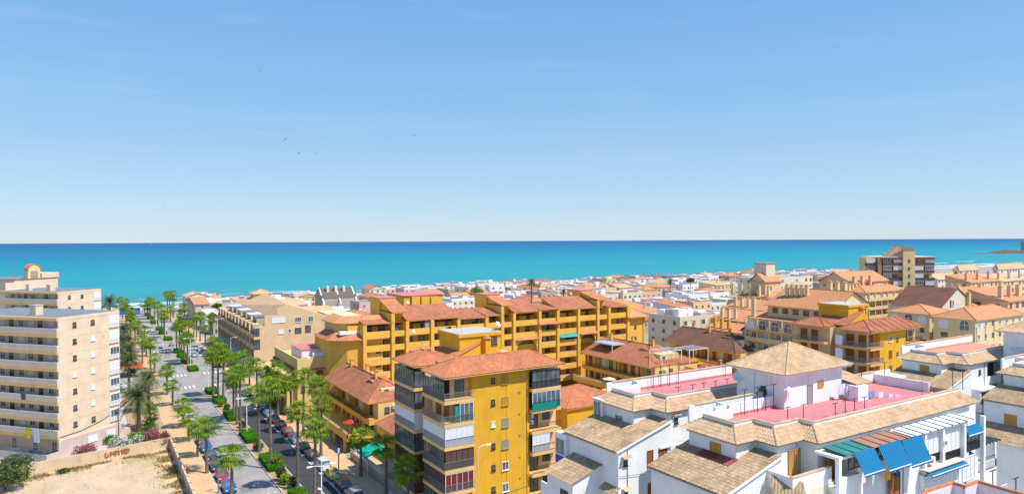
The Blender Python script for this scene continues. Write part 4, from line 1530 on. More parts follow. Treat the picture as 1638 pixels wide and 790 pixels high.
# small white kiosk on the left pavement
p = PZ(225, 572, 0)
k = thing('kiosk', 'small white kiosk on the left pavement near the far palms', 'kiosk', (11, p[1], .1))
MB().box(10, 12, p[1] - 1.2, p[1] + 1.2, .1, 2.6).build('cabin', PLAST, k)
MB().box(9.8, 12.2, p[1] - 1.4, p[1] + 1.4, 2.6, 2.75).build('roof', GREYM, k)
window(k, Face(10, p[1] - 1.2, 0), .4, 1.1, 1.2, 1.0, 'win')
# ------------------------------------------------------------------ beige block of flats on the left (turned 41 degrees)
def beige_block(label, x, y, zt, depth_front, width, levels, rz=R(41), fill=True, seed=1):
    rg = random.Random(seed)
    root = thing('apartment_block', label, 'apartment block', (x, y, 0), rz, 'beige blocks with long balconies', design=False)
    # local x: along the windowed end wall, local -y: outward of that wall; balconies on the x=0 side
    MB().box(1.5, width, 0.0, depth_front, 0, zt - .5).build('wall', BEIGE, root)
    MB().box(0.0, 1.5, 0.0, 0.25, 0, zt - .5).build('wall_fin', BEIGE, root)
    MB().box(-.25, width, -.02, depth_front, zt - .5, zt).build('roof_slab', BEIGE, root)
    MB().box(-.35, .1, -.03, depth_front, zt - .55, zt - .1).build('orange_fascia', SLABY, root)
    MB().box(.2, width - .25, .3, depth_front - .3, zt + .01, zt + .04).build('roof_covering', ROOFG, root)
    FL = Face(0, depth_front, -90)       # s runs from the far end towards the near corner
    FS = Face(0, 0, 0)
    for k in range(levels):
        zf = zt - 2.9 - 2.92 * k
        m = MB().box(-.3, 1.5, 0.02, depth_front, zf - .55, zf - .05)
        o = m.build('balcony', SLABY, root)
        p = MB().box(-.3, -.12, 0.0, depth_front, zf - .1, zf + .78)
        p.box(-.12, .6, -.01, .16, zf - .1, zf + .78)
        p.build('parapet', BEIGE, o)
        t = MB().box(-.31, -.11, -.01, depth_front, zf + .78, zf + 1.05)
        t.box(-.11, .6, -.01, .15, zf + .78, zf + 1.05)
        t.build('balustrade', BALUS, o)
        for j in range(int(depth_front / 2.3)):
            s = depth_front - 1.7 - j * 2.3 - rg.uniform(0, .3)
            door = j % 3 == 2
            window(root, FL, s, zf + (.02 if door else .95), .95 if door else 1.25, 2.1 if door else 1.15, 'slide' if door else rg.choice(('blue', 'win', 'blue', 'blind')), d=-1.5, sill=False)
        for s, w in ((2.7, .7), (6.3, .75)):
            window(root, FS, s, zf + 1.05 if w < .7 else zf + .95, w, .85, rg.choice(('dark', 'dark', 'blind')), d=0)
        MB().box(width - 2.3, width - .1, -.12, .02, zf - .1, zf + 2.2).build('glazed_gallery_frame', WFRAME, root)
        window(root, FS, width - 2.2, zf + .75, 2.0, 1.4, rg.choice(('blind', 'blue', 'blind', 'win')), d=.125, sill=False)
        b = MB().box(width - 2.25, width - .15, -.2, -.125, zf - .1, zf + .65).build('balustrade', BALUS, root)
        MB().box(1.5, width, -.006, .01, zf + 2.28, zf + 2.33).build('floor_joint', GREYB, root)
    return root


cx_, cy_ = PZ(93, 508, 24.2)[:2]
LB = beige_block('beige eight storey block with long balconies and laundry at the left edge', cx_, cy_, 24.2, 26, 12.4, 7)
FS, FL = Face(0, 0, 0), Face(0, 26, -90)
MB().box(-.4, 12.4, -.35, .03, 0, 3.05).build('plinth_wall', PINKB, LB)
MB().box(-2.6, .2, -.3, .0, 0, 1.3).box(-2.6, -2.4, 0, 26, 0, 1.3).build('patio_wall', PINKB, LB)
MB().box(-2.55, -2.45, .1, 25, 1.3, 2.0).build('patio_glass_screen', GLASSB, LB)
MB().box(12.4, 14.6, -.2, 3.5, 0, 1.6).build('side_patio_wall', PINKB, LB)
for s in (5.2, 9.0): window(LB, FS, s, 1.3, 1.9, 1.15, 'blind', d=.36)
for s in (3, 8, 13, 18, 22.5): window(LB, FL, s, .3, 1.2, 2.0, 'win', d=-1.5, sill=False)
mb = MB().tube([(.1, -.06, 3.6), (4, -.06, 3.7), (8, -.06, 4.4), (11.8, -.06, 5.6)], .05, 5)
mb.build('cable', DFRAME, LB)
mb = MB().tube([(11.6, -.5, 0), (11.6, -.5, 6.2)], .09, 6)
mb.box(11.1, 12.1, -.6, -.4, 5.5, 5.62).box(11.2, 12.0, -.62, -.4, 5.9, 6.0)
mb.build('utility_pole', GREYM, LB)
mb = MB().box(1.6, 3.0, 7.2, 8.6, 24.24, 25.9)
o = mb.build('roof_vent', BEIGE, LB)
MB().box(1.5, 3.1, 7.1, 8.7, 25.9, 26.05).build('vent_cap', CONC, o)
# laundry on the balconies
def cloth(label, pts4, mat, name='hanging_laundry', cat='laundry', group='laundry hung out to dry', n=8, drop=None, rip=0.05):
    """pts: top-left, top-right, drop height; a rippled hanging sheet with thickness"""
    A, B, h = Vector(pts4[0]), Vector(pts4[1]), pts4[2]
    root = None
    mb = MB()
    dx = (B - A)
    nn = Vector((-dx.y, dx.x, 0)).normalized()
    for side in (0, 1):
        off = nn * (.012 if side else -.012)
        rows = []
        for j in range(4):
            rows.append([A + dx * (i / n) + off + Vector((0, 0, -h * j / 3)) + nn * rip * math.sin(i * 1.7 + j * .4) * (j / 3) for i in range(n + 1)])
        for j in range(3):
            for i in range(n):
                mb.face([rows[j][i], rows[j][i + 1], rows[j + 1][i + 1], rows[j + 1][i]])
    o = mb.build(name, mat)
    return tag(o, label, cat, group)


Rz = Matrix.Translation((cx_, cy_, 0)) @ Matrix.Rotation(R(41), 4, 'Z')
for (s0, s1, z, h, lab, mt) in ((7.3, 6.3, 4.65, 1.9, 'yellow and green towel over the lowest beige balcony', plain('yellow_towel_cloth', (.8, .5, .02), .8, var=.3)), (5.5, 4.1, 4.65, 2.5, 'white towel with dark print over the lowest beige balcony', plain('white_towel_cloth', (.7, .7, .75), .8, var=.2)),
                                (8.3, 7.3, 10.5, 1.1, 'dark and white washing on the third beige balcony from below', plain('dark_wash_cloth', (.08, .07, .12), .8, var=.6))):
    cloth(lab, (Rz @ Vector((-.38, s0, z + .3)), Rz @ Vector((-.38, s1, z + .3)), h), mt)
q = PD(93, 467, 172)
LB2 = beige_block('second beige block with a grey flat roof behind the near one', q[0], q[1], q[2], 20, 12.4, 3, seed=4)
mb = MB().box(1.6, 3.0, 4.6, 6.0, q[2] + .03, q[2] + 1.7).build('roof_vent', BEIGE, LB2)
MB().box(1.6, 2.6, 12, 13, q[2] + .03, q[2] + 1.7).build('roof_vent', BEIGE, LB2)
q = PD(26, 446, 200)
MB().box(1.5, 12.4, 20, 20.3, 0, q[2]).build('end_wall', BEIGE, LB2)
tw = thing('apartment_block', 'taller peach tower with an arched rooftop gable behind the beige blocks', 'apartment block', (q[0], q[1], 0), R(41), None, design=False)
zt = q[2]
MB().box(-4.3, 9, -5, 14, 0, zt).build('wall', BEIGE, tw)
MB().box(-4.5, 9.2, -5.2, 14.2, zt, zt + .15).build('roof_slab', ROOFG, tw)
pr = [(-1.9, 0), (1.9, 0)] + [(1.9 * math.cos(R(a)), 2.2 + 1.9 * math.sin(R(a))) for a in range(0, 181, 20)]
mb = MB()
cx0 = 1.6
for (yy0, yy1) in ((-5.0, -4.2),):
    out = [(cx0 + a, yy0, zt + .1 + b) for a, b in pr]
    bk = [(cx0 + a, yy1, zt + .1 + b) for a, b in pr]
    mb.face(out)
    mb.face(list(reversed(bk)))
    for i in range(len(out)):
        j = (i + 1) % len(out)
        mb.face([out[i], out[j], bk[j], bk[i]])
mb.build('arched_gable', CREAMY, tw)
MB().box(cx0 - 1.1, cx0 + 1.1, -5.03, -5.0, zt + .2, zt + 2.3).build('arched_opening', BROWNR, tw)
mb = MB()
for i in range(7):
    a0, a1 = R(180 / 7 * i), R(180 / 7 * (i + 1))
    mb.hexa([(cx0 + 2.1 * math.cos(a0), -5.1, zt + 2.3 + 2.1 * math.sin(a0)), (cx0 + 2.1 * math.cos(a1), -5.1, zt + 2.3 + 2.1 * math.sin(a1)), (cx0 + 2.1 * math.cos(a1), -3.4, zt + 2.3 + 2.1 * math.sin(a1)), (cx0 + 2.1 * math.cos(a0), -3.4, zt + 2.3 + 2.1 * math.sin(a0))],
            [(cx0 + 1.9 * math.cos(a0), -5.1, zt + 2.3 + 1.9 * math.sin(a0)), (cx0 + 1.9 * math.cos(a1), -5.1, zt + 2.3 + 1.9 * math.sin(a1)), (cx0 + 1.9 * math.cos(a1), -3.4, zt + 2.3 + 1.9 * math.sin(a1)), (cx0 + 1.9 * math.cos(a0), -3.4, zt + 2.3 + 1.9 * math.sin(a0))])
mb.build('arched_roof', TERRA, tw)
MB().box(3.8, 9.3, -5.1, 2, zt, zt + 1.6).build('parapet', BEIGE, tw)
MB().tube([(-4.2, -5, zt), (-4.2, -5, zt + 5)], .08, 5).build('antenna', GREYM, tw)
# red awning by the garden
q = PZ(214, 585, 3.0)
aw = thing('awning', 'red canvas awning between the date palms beside the block', 'awning', (q[0], q[1], 0))
MB().hexa([(q[0] - 4.5, q[1] - 2, 2.8), (q[0] + 2.2, q[1] - 2, 2.6), (q[0] + 2.2, q[1] + 2.2, 3.2), (q[0] - 4.5, q[1] + 2.2, 3.4)], [(q[0] - 4.5, q[1] - 2, 2.9), (q[0] + 2.2, q[1] - 2, 2.7), (q[0] + 2.2, q[1] + 2.2, 3.3), (q[0] - 4.5, q[1] + 2.2, 3.5)]).build('canopy', plain('red_awning_cloth', (.62, .07, .02), .7), aw)
mb = MB()
for a in (-4.3, 2):
    for b in (-1.8, 2): mb.tube([(q[0] + a, q[1] + b, 0), (q[0] + a, q[1] + b, 2.8)], .05, 5)
mb.build('post', GREYM, aw)
q = PZ(195, 612, 1.5)
make_car('suv', 'white', 'white van parked beside the far end of the beige block', q[0] - 1, q[1], R(50), None)


# ------------------------------------------------------------------ tall ochre block (foreground) and its twin
def fill(root, F, s0, s1, z, style, d=-.10, low=True):
    if style == 'open': return
    window(root, F, s0, z + (.04 if low else .95), s1 - s0, 2.38 if low else 1.45, style, d=d, sill=False)


def ochre_block(root, ox, oy, levels, fills, slab, back, right_fill, full=True, core=YEL):
    X = lambda v: v + ox
    Y = lambda v: v + oy
    zt = 19.6
    mb = MB().box(X(39.6), X(56.4), Y(79.2), Y(84.4), 0, zt).box(X(41), X(56.4), Y(84.4), Y(86.7), 0, zt).box(X(39.6), X(56.4), Y(86.7), Y(95), 0, zt)
    mb.build('wall', back, root)
    MB().box(X(42.35), X(51.3), Y(78.3), Y(79.2), 0, zt - .02).build('ochre_wall', core, root)
    FLn = Face(X(38), Y(84.2), -90)      # near bay, s = 84.2 - y
    FLf = Face(X(38), Y(94.2), -90)
    FF = Face(X(38), Y(77.5), 0)
    FR = Face(X(51.3), Y(77.6), 0)
    FFf = Face(X(38), Y(86.95), 0)
    for k in range(levels):
        z = 16.75 - 2.92 * k
        b1 = MB().box(X(38), X(39.6), Y(77.5), Y(84.2), z - .45, z).box(X(39.6), X(42.35), Y(77.5), Y(79.2), z - .45, z)
        o1 = b1.build('balcony', slab, root)
        rail(o1, FLn, 0, 6.7, z, -.04, 1.0, .13, thick=.028, mat=GREYM)
        rail(o1, FF, 0, 4.3, z, -.04, 1.0, .13, thick=.028, mat=GREYM)
        o2 = MB().box(X(38), X(39.6), Y(86.95), Y(94.2), z - .45, z).build('balcony', slab, root)
        rail(o2, FLf, 0, 7.25, z, -.04, 1.0, .13, thick=.028, mat=GREYM)
        o3 = MB().box(X(51.35), X(56.2), Y(77.6), Y(79.2), z - .45, z).build('balcony', slab, root)
        rail(o3, FR, 0, 4.9, z, -.04, 1.0, .13)
        fl = fills[k % len(fills)]
        fill(root, FLn, .15, 6.5, z, fl[0], low=fl[0] in ('dark', 'blind', 'brown', 'red', 'win', 'slide'))
        fill(root, FF, .1 if fl[1] != 'half' else 2.2, 4.2, z, 'win' if fl[1] == 'half' else fl[1])
        fill(root, FLf, .15, 7.1, z, fl[2])
        if fl[2] != 'open': fill(root, FFf, .1, 1.5, z, fl[2])
        # openings in the walls behind
        for s in (1.0, 3.4):
            window(root, FLn, s, z + .02, 1.5, 2.15, 'shut' if fl[0] == 'open' else 'slide', d=-1.6, sill=False)
            window(root, FLf, s, z + .02, 1.5, 2.15, 'shut', d=-1.6, sill=False)
        window(root, FF, 2.3, z + .02, 1.4, 2.15, 'slide' if full else 'shut', d=-1.7, sill=False)
        rf = right_fill[k % len(right_fill)]
        if rf == 'half':
            fill(root, FR, .1, 3.0, z, 'blind')
        else:
            fill(root, FR, .1, 4.8, z, rf)
        window(root, FR, .6, z + .02, 1.4, 2.1, 'slide', d=-1.6, sill=False)
        window(root, FR, 2.8, z + .9, 1.2, 1.1, 'dark', d=-1.6, sill=False)
    # roofs
    over = .3
    hip_roof(root, X(38.1), X(56.4), Y(77.5), Y(84.1), 19.75, 1.75, TERRA if full else TERRB, corr=.24, over=.25, fas=slab)
    hip_roof(root, X(38.1), X(44.0), Y(86.9), Y(94.3), 19.75, 1.5, TERRA if full else TERRB, corr=.24, over=.25, fas=slab)
    hip_roof(root, X(41.5), X(47.0), Y(84.4), Y(91.5), 20.1, 2.3, TERRA if full else TERRB, corr=.24, over=.1, fas=core, kind='mono_x')
    MB().box(X(44.6), X(51.4), Y(86), Y(92.5), 19, 23.3).build('stair_tower', core, root)
    MB().box(X(44.4), X(51.6), Y(85.8), Y(92.7), 23.3, 23.75).build('tower_slab', core, root)
    MB().box(X(44.5), X(51.5), Y(85.9), Y(92.6), 23.752, 23.8).build('tower_roof', CONC, root)
    FT = Face(X(44.6), Y(86), 0)
    window(root, FT, 5.2, 21.9, .95, 1.1, 'void')
    window(root, FT, 5.6, 19.9, .5, .5, 'void', sill=False)
    MB().box(X(48.4), X(49.2), Y(85.2), Y(86), 19, 23.0).build('chimney', core, root)
    c = MB()
    c.hexa([(X(48.2), Y(85), 23.0), (X(49.4), Y(85), 23.0), (X(49.4), Y(86.1), 23.0), (X(48.2), Y(86.1), 23.0)], [(X(48.75), Y(85.5), 23.4), (X(48.85), Y(85.5), 23.4), (X(48.85), Y(85.6), 23.4), (X(48.75), Y(85.6), 23.4)])
    c.build('chimney_cap', TERRA, root)
    dish(root, X(51.2), Y(86.6), 23.7, .5)
    antenna(root, X(45.4), Y(87), 23.8, 3)


H = thing('apartment_block', 'tall ochre yellow block with glazed corner balconies in the centre foreground', 'apartment block', (38, 77.5, 0), 0)
ochre_block(H, 0, 0, 6, [('dark', 'open', 'dark'), ('open', 'half', 'slide'), ('blind', 'blind', 'blind'), ('dark', 'brown', 'dark'), ('brown', 'red', 'brown'), ('slide', 'open', 'brown')], SLABY, SANDY, ['dark', 'blue', 'open', 'half', 'open', 'open'])
FW = Face(42.35, 78.3, 0)
for k, (s1, s2) in enumerate((('dark', 'ochre'), ('dark', 'ochre'), ('blind', 'grey'), ('dark', 'grey'), ('dark', 'win'), ('dark', 'win'))):
    a = PY(785.5, 612, 78.3)
    z = a[2] - 2.9 * k - .1
    window(H, FW, a[0] - 42.35, z, .58, .75, s1)
    a = PY(802.5, 614, 78.3)
    window(H, FW, a[0] - 42.35, z - .25, 1.0, 1.15, s2)
MB().tube([(47.6, 78.27, .1), (47.6, 78.27, 19)], .03, 4).build('cable', YEL2, H)
mb = MB().box(51.3, 55.5, 77.5, 77.56, 13.75, 14.75)
mb.build('green_screen', plain('green_balcony_cloth', (.0, .22, .17), .8), H)
ac_unit(H, Face(51.3, 79.2, 0), .2, 11.6)
ac_unit(H, Face(51.3, 79.2, 0), .2, 12.4)
cloth('dark teal curtain in the fifth floor corner balcony', ((39.6, 77.7, 16.0), (40.3, 77.7, 16.0), 2.0), TEAL, 'curtain', 'curtain', None)

LL = thing('apartment_block', 'orange and beige block with brown shutters and open balconies, right of centre', 'apartment block', (122.5, 72, 0), 0)
ochre_block(LL, 84.6, -5.5, 5, [('open', 'open', 'open'), ('open', 'open', 'open'), ('open', 'open', 'open')], ORANGE, SANDY, ['open', 'open'], full=False)
FW = Face(126.95, 72.8, 0)
for k in range(4):
    for px, w in ((1422, 1.0), (1434, .55)):
        a = PY(px, 546, 72.8)
        window(LL, FW, a[0] - 126.95, a[2] - 2.92 * k - (.1 if w > .7 else 0), w, 1.3 if w > .7 else .8, ('win' if k == 0 else 'shut') if w > .7 else 'dark')
mb = MB().box(122.55, 123.3, 77.6, 79.0, 16.8, 18.6).box(122.55, 123.3, 77.6, 79.0, 13.8, 16.1)
mb.build('storage_cabinet', PLAST, LL)


# ------------------------------------------------------------------ long soft yellow complex
F_ = thing('apartment_block', 'long soft yellow complex with stepped terracotta roofs and solid balconies', 'apartment block', (47, 140, 0), 0)
YF = 140.0
rg = random.Random(5)
FX = Face(0, YF, 0)
MB().box(47, 128.5, YF + 2.2, YF + 15, 0, 18.9).build('wall', YEL2, F_)
SEG = [  # pxL, pxR, py eave, py ridge, levels, kind
    (583, 628, 517, 503, 4, 'bay'), (628, 651, 499, 478, 5, 'tower'), (651, 691, 511, 487, 4, 'bayL'), (691, 733, 508, 485, 4, 'bayR'), (733, 778, 508, 492, 4, 'bay'), (778, 803, 504, 490, 4, 'bay'), (803, 822, 488, 472, 5, 'tower'),
    (822, 863, 498, 477, 4, 'bay'), (863, 892, 494, 484, 4, 'bay'), (892, 925, 494, 473, 4, 'bayL'), (925, 956, 492, 472, 4, 'bayR'), (956, 974, 479, 465, 5, 'tower'), (974, 1004, 490, 480, 4, 'bay')]
for (pl, pr_, pe, prd, lv, kind) in SEG:
    x0, x1 = PY(pl, pe, YF)[0], PY(pr_, pe, YF)[0]
    ze = PY((pl + pr_) / 2, pe, YF)[2]
    zr = PY((pl + pr_) / 2, prd, YF + 7)[2]
    ztop = ze
    hgt = max(.8, zr - ze)
    mt = TERRA if kind != 'bay' else TERRB
    MB().box(x0 + .02, x1 - .02, YF + 2.2, YF + 12, 18.5, ze - .1).build('upper_wall', YEL2, F_)
    hip_roof(F_, x0 + .1, x1 - .1, YF - .1, YF + 7, ze, hgt, TERRA if pl in (628, 803, 956) else TERRB, over=.35 if kind != 'bayL' else .3, fas=YEL2, kind='mono_y')
    if kind == 'tower':
        MB().box(x0 - .3, x1 + .3, YF + 7.0, YF + 13, 18, zr + .3).build('stair_tower', YEL2, F_)
        MB().box(x0 - .45, x1 + .45, YF + 6.9, YF + 13.1, zr + .3, zr + .45).build('tower_roof', PINKF, F_)
        MB().box(x0 - .2, x0 + .25, YF, YF + 7, 17, ze).build('side_wall', YEL2, F_)
    # pier on the left edge of each segment
    MB().box(x0 - .38, x0 + .38, YF - .35, YF + 2.2, 0, ze - .17).build('pier', YEL2, F_)
    arch = (pl in (651, 822, 925))
    for k in range(6):
        z = 19.5 - 2.95 * (k + 1)
        if z < .3: break
        if arch and k == 2:
            # awning roof above the arch
            pts = [(x0 + .4, YF - .75, z + 2.25), (x1 - .4, YF - .75, z + 2.25), (x1 - .4, YF - .02, z + 2.85), (x0 + .4, YF - .02, z + 2.85)]
            MB().idx(pts, [(0, 1, 2, 3)]).build('canopy_roof', TERRA, F_)
        if arch and k >= 2:
            if k == 2:
                # arched spandrel
                w = x1 - x0 - .8
                r = w / 2 - .3
                cx = (x0 + x1) / 2
                mb = MB()
                zs = z + 2.64
                zb = zs - r - .25
                o_ = MB().box(x0 + .38, x1 - .38, YF + .9, YF + 2.2, z - .28, z).box(x0 + .38, x1 - .38, YF + .9, YF + 1.04, z, z + .9).build('balcony', YEL2, F_)
                N = 12
                for i in range(N):
                    a0, a1 = math.pi * i / N, math.pi * (i + 1) / N
                    for yy, fl in ((YF - .02, 0), (YF + .4, 1)):
                        p = [(cx - r * math.cos(a0), yy, zb + r * math.sin(a0)), (cx - r * math.cos(a1), yy, zb + r * math.sin(a1)), (cx - r * math.cos(a1), yy, zs), (cx - r * math.cos(a0), yy, zs)]
                        mb.face(p)
                    mb.face([(cx - r * math.cos(a0), YF - .02, zb + r * math.sin(a0)), (cx - r * math.cos(a1), YF - .02, zb + r * math.sin(a1)), (cx - r * math.cos(a1), YF + .4, zb + r * math.sin(a1)), (cx - r * math.cos(a0), YF + .4, zb + r * math.sin(a0))])
                mb.box(x0 + .38, cx - r, YF - .02, YF + .4, zb - 8, zs).box(cx + r, x1 - .38, YF - .02, YF + .4, zb - 8, zs)
                mb.build('arch', YEL2, F_)
            continue
        if kind == 'tower':
            o = loggia(F_, FX, x0 + .38, x1 - .38, z, 2.9, 1.4, YEL2, rg, nwin=1, styles=('void', 'slide'), cap=WFRAME if k > 1 else None)
        else:
            o = loggia(F_, FX, x0 + .38, x1 - .38, z, 2.9, 2.2, YEL2, rg, nwin=2, styles=('void', 'shut', 'dark', 'win', 'slide'), cap=WFRAME if k > 1 and rg.random() < .7 else None, ph=1.1)
            if rg.random() < .16 and k > 1:
                MB().idx([(x0 + .5, YF - .7, z + 1.9), (x1 - .5, YF - .7, z + 1.9), (x1 - .5, YF, z + 2.6), (x0 + .5, YF, z + 2.6)], [(0, 1, 2, 3)]).build('awning', TEAL, o)
xr = PY(1004, 490, YF)[0]
MB().box(xr - .38, xr + .38, YF - .35, YF + 2.2, 0, 19).build('pier', YEL2, F_)
# awning roofs
for (pl, pr_, pe) in ((733, 775, 527), (860, 895, 517)):
    x0, x1, z = PY(pl, pe, YF)[0], PY(pr_, pe, YF)[0], PY((pl + pr_) / 2, pe, YF)[2]
    MB().idx([(x0, YF - 1, z), (x1, YF - 1, z), (x1 - .3, YF + 1, z + 1.2), (x0 + .3, YF + 1, z + 1.2), (x0, YF - 1, z - .15), (x1, YF - 1, z - .15)], [(0, 1, 2, 3), (4, 5, 1, 0)]).build('canopy_roof', TERRA, F_)
# hexagonal left wing
xa, xb = PY(514, 540, YF)[0], PY(583, 537, YF)[0]
hexp = [(43.5, 147.5), (43.5, 143.6), (46.5, 141.2), (50, 140.6), (54.2, 140.6), (54.2, 155), (43.5, 155)]
MB().prism(hexp, 0, 16.2).build('wing_wall', YEL2, F_)
def skirt_poly(root, poly, inner, z0, z1, mat, name='roof', corr=0):
    mb = MB()
    n = len(poly)
    for i in range(n - 1):
        f = [(poly[i][0], poly[i][1], z0), (poly[i + 1][0], poly[i + 1][1], z0), (inner[i + 1][0], inner[i + 1][1], z1), (inner[i][0], inner[i][1], z1)]
        if corr: mb.tiles(f, corr, corr * .24)
        else: mb.face(f)
        mb.tube([f[0], f[3]], .09, 5)
    return mb.build(name, mat, root)
skirt_poly(F_, [(42.6, 152), (42.6, 143), (46.0, 140.2), (50, 139.7), (55.4, 139.7)], [(45.2, 152), (45.2, 144.6), (47.4, 143), (50, 142.6), (55.4, 142.6)], 16.15, 17.6, TERRA)
MB().prism([(42.7, 152), (42.7, 143.1), (46.1, 140.3), (50, 139.8), (55.3, 139.8), (55.3, 152)], 15.95, 16.12).build('eaves', YEL2, F_)
MB().prism([(45.6, 154), (45.6, 145), (47.6, 143.6), (50, 143.2), (55, 143.2), (55, 154)], 16, 19.6).build('wing_wall', YEL3, F_)
MB().box(45.2, 50, 142.0, 143.2, 17.2, 17.9).build('terrace_parapet', WFRAME, F_)
skirt_poly(F_, [(44.6, 154), (44.6, 144.6), (47, 142.6), (50.5, 142.2), (58.6, 142.2)], [(47.4, 154), (47.4, 146.6), (48.6, 145.6), (51, 145.2), (58.6, 145.2)], 19.5, 20.7, TERRO)
MB().prism([(44.7, 154), (44.7, 144.7), (47.1, 142.7), (50.5, 142.3), (58.5, 142.3), (58.5, 154)], 19.3, 19.48).build('eaves', YEL2, F_)
FWg = Face(43.5, 147.5, -90)
FWf = Face(50, 140.6, 0)
for z in (13.2, 10.2, 7.2):
    window(F_, FWf, .3, z, .7, .9, 'dark')
    window(F_, FWf, 2.6, z - .4, 1.1, 1.6, 'slide', sill=False)
    window(F_, FWg, .8, z, .7, .9, 'win')
ac_unit(F_, FWf, 1.6, 6.6)
# hexagonal right wing
x0 = PY(1006, 506, YF)[0]
x1 = PY(1034, 506, YF)[0]
MB().box(x0, x1 - 1, YF + .3, YF + 10, 0, 16.2).build('wing_wall', YEL2, F_)
hip_roof(F_, x0 - .4, x1, YF - .4, YF + 9, 16.2, 2.2, TERRO, over=.5, fas=YEL2)
MB().box(x1 - 1, x1 - .4, YF + .1, YF + .7, 0, 16.1).build('pier', YEL2, F_)
for z in (13.0, 10.0, 7.0): window(F_, Face(x0, YF + .3, 0), 2.2, z, .7, .8, 'dark')
for px in (1060, 1065): pass
# rear yellow volume seen above the roofs
q = PY(645, 495, 165)
rb = thing('apartment_block', 'yellow building with red roof terrace behind the long yellow complex', 'apartment block', (q[0], 165, 0))
x0, x1 = PY(646, 480, 168)[0], PY(708, 480, 168)[0]
zt = PY(680, 472, 168)[2]
MB().box(x0, x1, 168, 180, 0, zt).build('wall', YEL2, rb)
MB().box(x0 - .3, x1 + .3, 167.7, 180, zt, zt + .15).build('roof_terrace', PINKF, rb)
for k in range(3):
    a = x0 + 2 + k * (x1 - x0 - 3) / 3
    MB().box(a, a + (x1 - x0) / 5, 167.2, 168, 8, zt - .2 - k * .2).build('bay', YEL2, rb)
window(rb, Face(x0, 168, 0), (x1 - x0) * .82, zt - 2, .8, .9, 'win')


# ------------------------------------------------------------------ terraced rows with terracotta roofs
def row_house(root, x0, x1, y0, y1, ze, rh, roofm, seed, terrace=3.2, wall=YEL2, dorm=True, front_gable=True, low=True):
    rg = random.Random(seed)
    MB().box(x0 + 1.7, x1, y0, y1, 0, ze - .1).build('wall', YEL3, root)
    r = hip_roof(root, x0, x1, y0 + .2, y1, ze, rh, roofm, over=.3, fas=YEL2, hips=(1, 1, 1, 0))
    FL = Face(x0, y1, -90)
    Ln = y1 - y0
    z = ze - 2.95
    # upper gallery
    o = MB().box(x0, x0 + 1.7, y0, y1, z - .9, z).build('gallery', wall, root)
    rail(o, FL, .05, Ln - .05, z, -.05, .9, .16)
    MB().box(x0 + .02, x1, y0 - .02, y0 + .3, z - .9, z).build('end_band', wall, o)
    n = int(Ln / 2.6)
    for k in range(n):
        window(root, FL, .7 + k * 2.6, z + .03, 1.3, 2.15, rg.choice(('shut', 'slide', 'shut', 'blind')), d=-1.7, sill=False)
        if k % 3 == 2: MB().box(x0 + .4, x0 + 1.7, y1 - k * 2.6 - .25, y1 - k * 2.6 - .05, z, ze - .1).build('partition', wall, root)
    z2 = z - 2.95
    if low:
        o = MB().box(x0 - terrace, x0 + 1.7, y0 + 1, y1 - .5, z2 - .5, z2).build('terrace', wall, root)
        p = MB().box(x0 - terrace, x0 - terrace + .18, y0 + 1, y1 - .5, z2, z2 + .75).box(x0 - terrace, x0 + 1.7, y0 + 1, y0 + 1.18, z2, z2 + .75)
        p.build('parapet', wall, o)
        rail(o, Face(x0 - terrace, y1 - .5, -90), 0, Ln - 1.5, z2 + .75, -.1, .35, .4, mat=WFRAME)
        for k in range(n):
            window(root, FL, .9 + k * 2.6, z2 + .03, 1.5, 2.15, rg.choice(('slide', 'shut', 'slide', 'void')), d=-1.7, sill=False)
            if z2 > 2.4:
                window(root, FL, .9 + k * 2.6, z2 - 2.7, 1.5, 2.0, rg.choice(('slide', 'shut')), d=-1.7, sill=False)
        for k in range(int(Ln / 6)):
            yy = y0 + 3 + k * 6
            MB().box(x0 - .2, x0 + .1, yy, yy + .3, z2, z - .9).build('pier', wall, root)
            MB().box(x0 - terrace + .1, x0 - terrace + .5, yy, yy + .4, 0, z2 - .5).build('pier', wall, root)
    FF = Face(x0 + 1.7, y0, 0)
    window(root, FF, 1.2, z + .9, .9, 1.0, 'dark')
    window(root, FF, 4.2, z + .03, 1.2, 2.1, 'shut')
    ac_unit(root, FF, 2.6, z + 1.6)
    if dorm:
        W = x1 - x0
        dz = ze + rh * .62
        a0, a1 = x0 + W * .34, x0 + W * .72
        b0, b1 = y0 + Ln * .08, y0 + Ln * .30
        MB().box(a0, a1, b0, b1, ze - .1, dz).build('dormer', CREAMY, root)
        hip_roof(root, a0 + .2, a1, b0 + (b1 - b0) * .55, b1 + 1, dz, 1.0, roofm, over=.2, fas=YEL2, kind='mono_y')
        window(root, Face(a0, b0, 0), .6, ze + .7, .8, .9, 'dark', d=0)
        MB().box(a0 - 1.6, a0 + .1, b0 + .3, b1, ze + .1, ze + 1.1).build('dormer_terrace_wall', CREAMY, root)
    for k in range(3):
        chimney(root, x0 + (x1 - x0) * .5 + rg.uniform(-1, 1), y0 + Ln * (.3 + .28 * k), ze + rh * .6, ze + rh + 1.0, wall, .6)
    return r


G_ = thing('terraced_house', 'two storey yellow row with terracotta roof and terrace by the right pavement', 'terraced house', (41.5, 115, 0))
row_house(G_, 41.5, 50.5, 114.5, 140, 8.7, 2.9, TERRB, 3, terrace=3.6)
I_ = thing('terraced_house', 'yellow row with gallery, white pergola and blue pergola on its terracotta roof', 'terraced house', (105, 111, 0))
row_house(I_, 105, 120, 111.8, 136, 8.9, 3.4, TERRB, 8)
J_ = thing('terraced_house', 'yellow row with dark brown roof behind the pergola row', 'terraced house', (140, 117, 0))
row_house(J_, 140, 155, 117.5, 143, 8.0, 3.8, TERRD, 9)
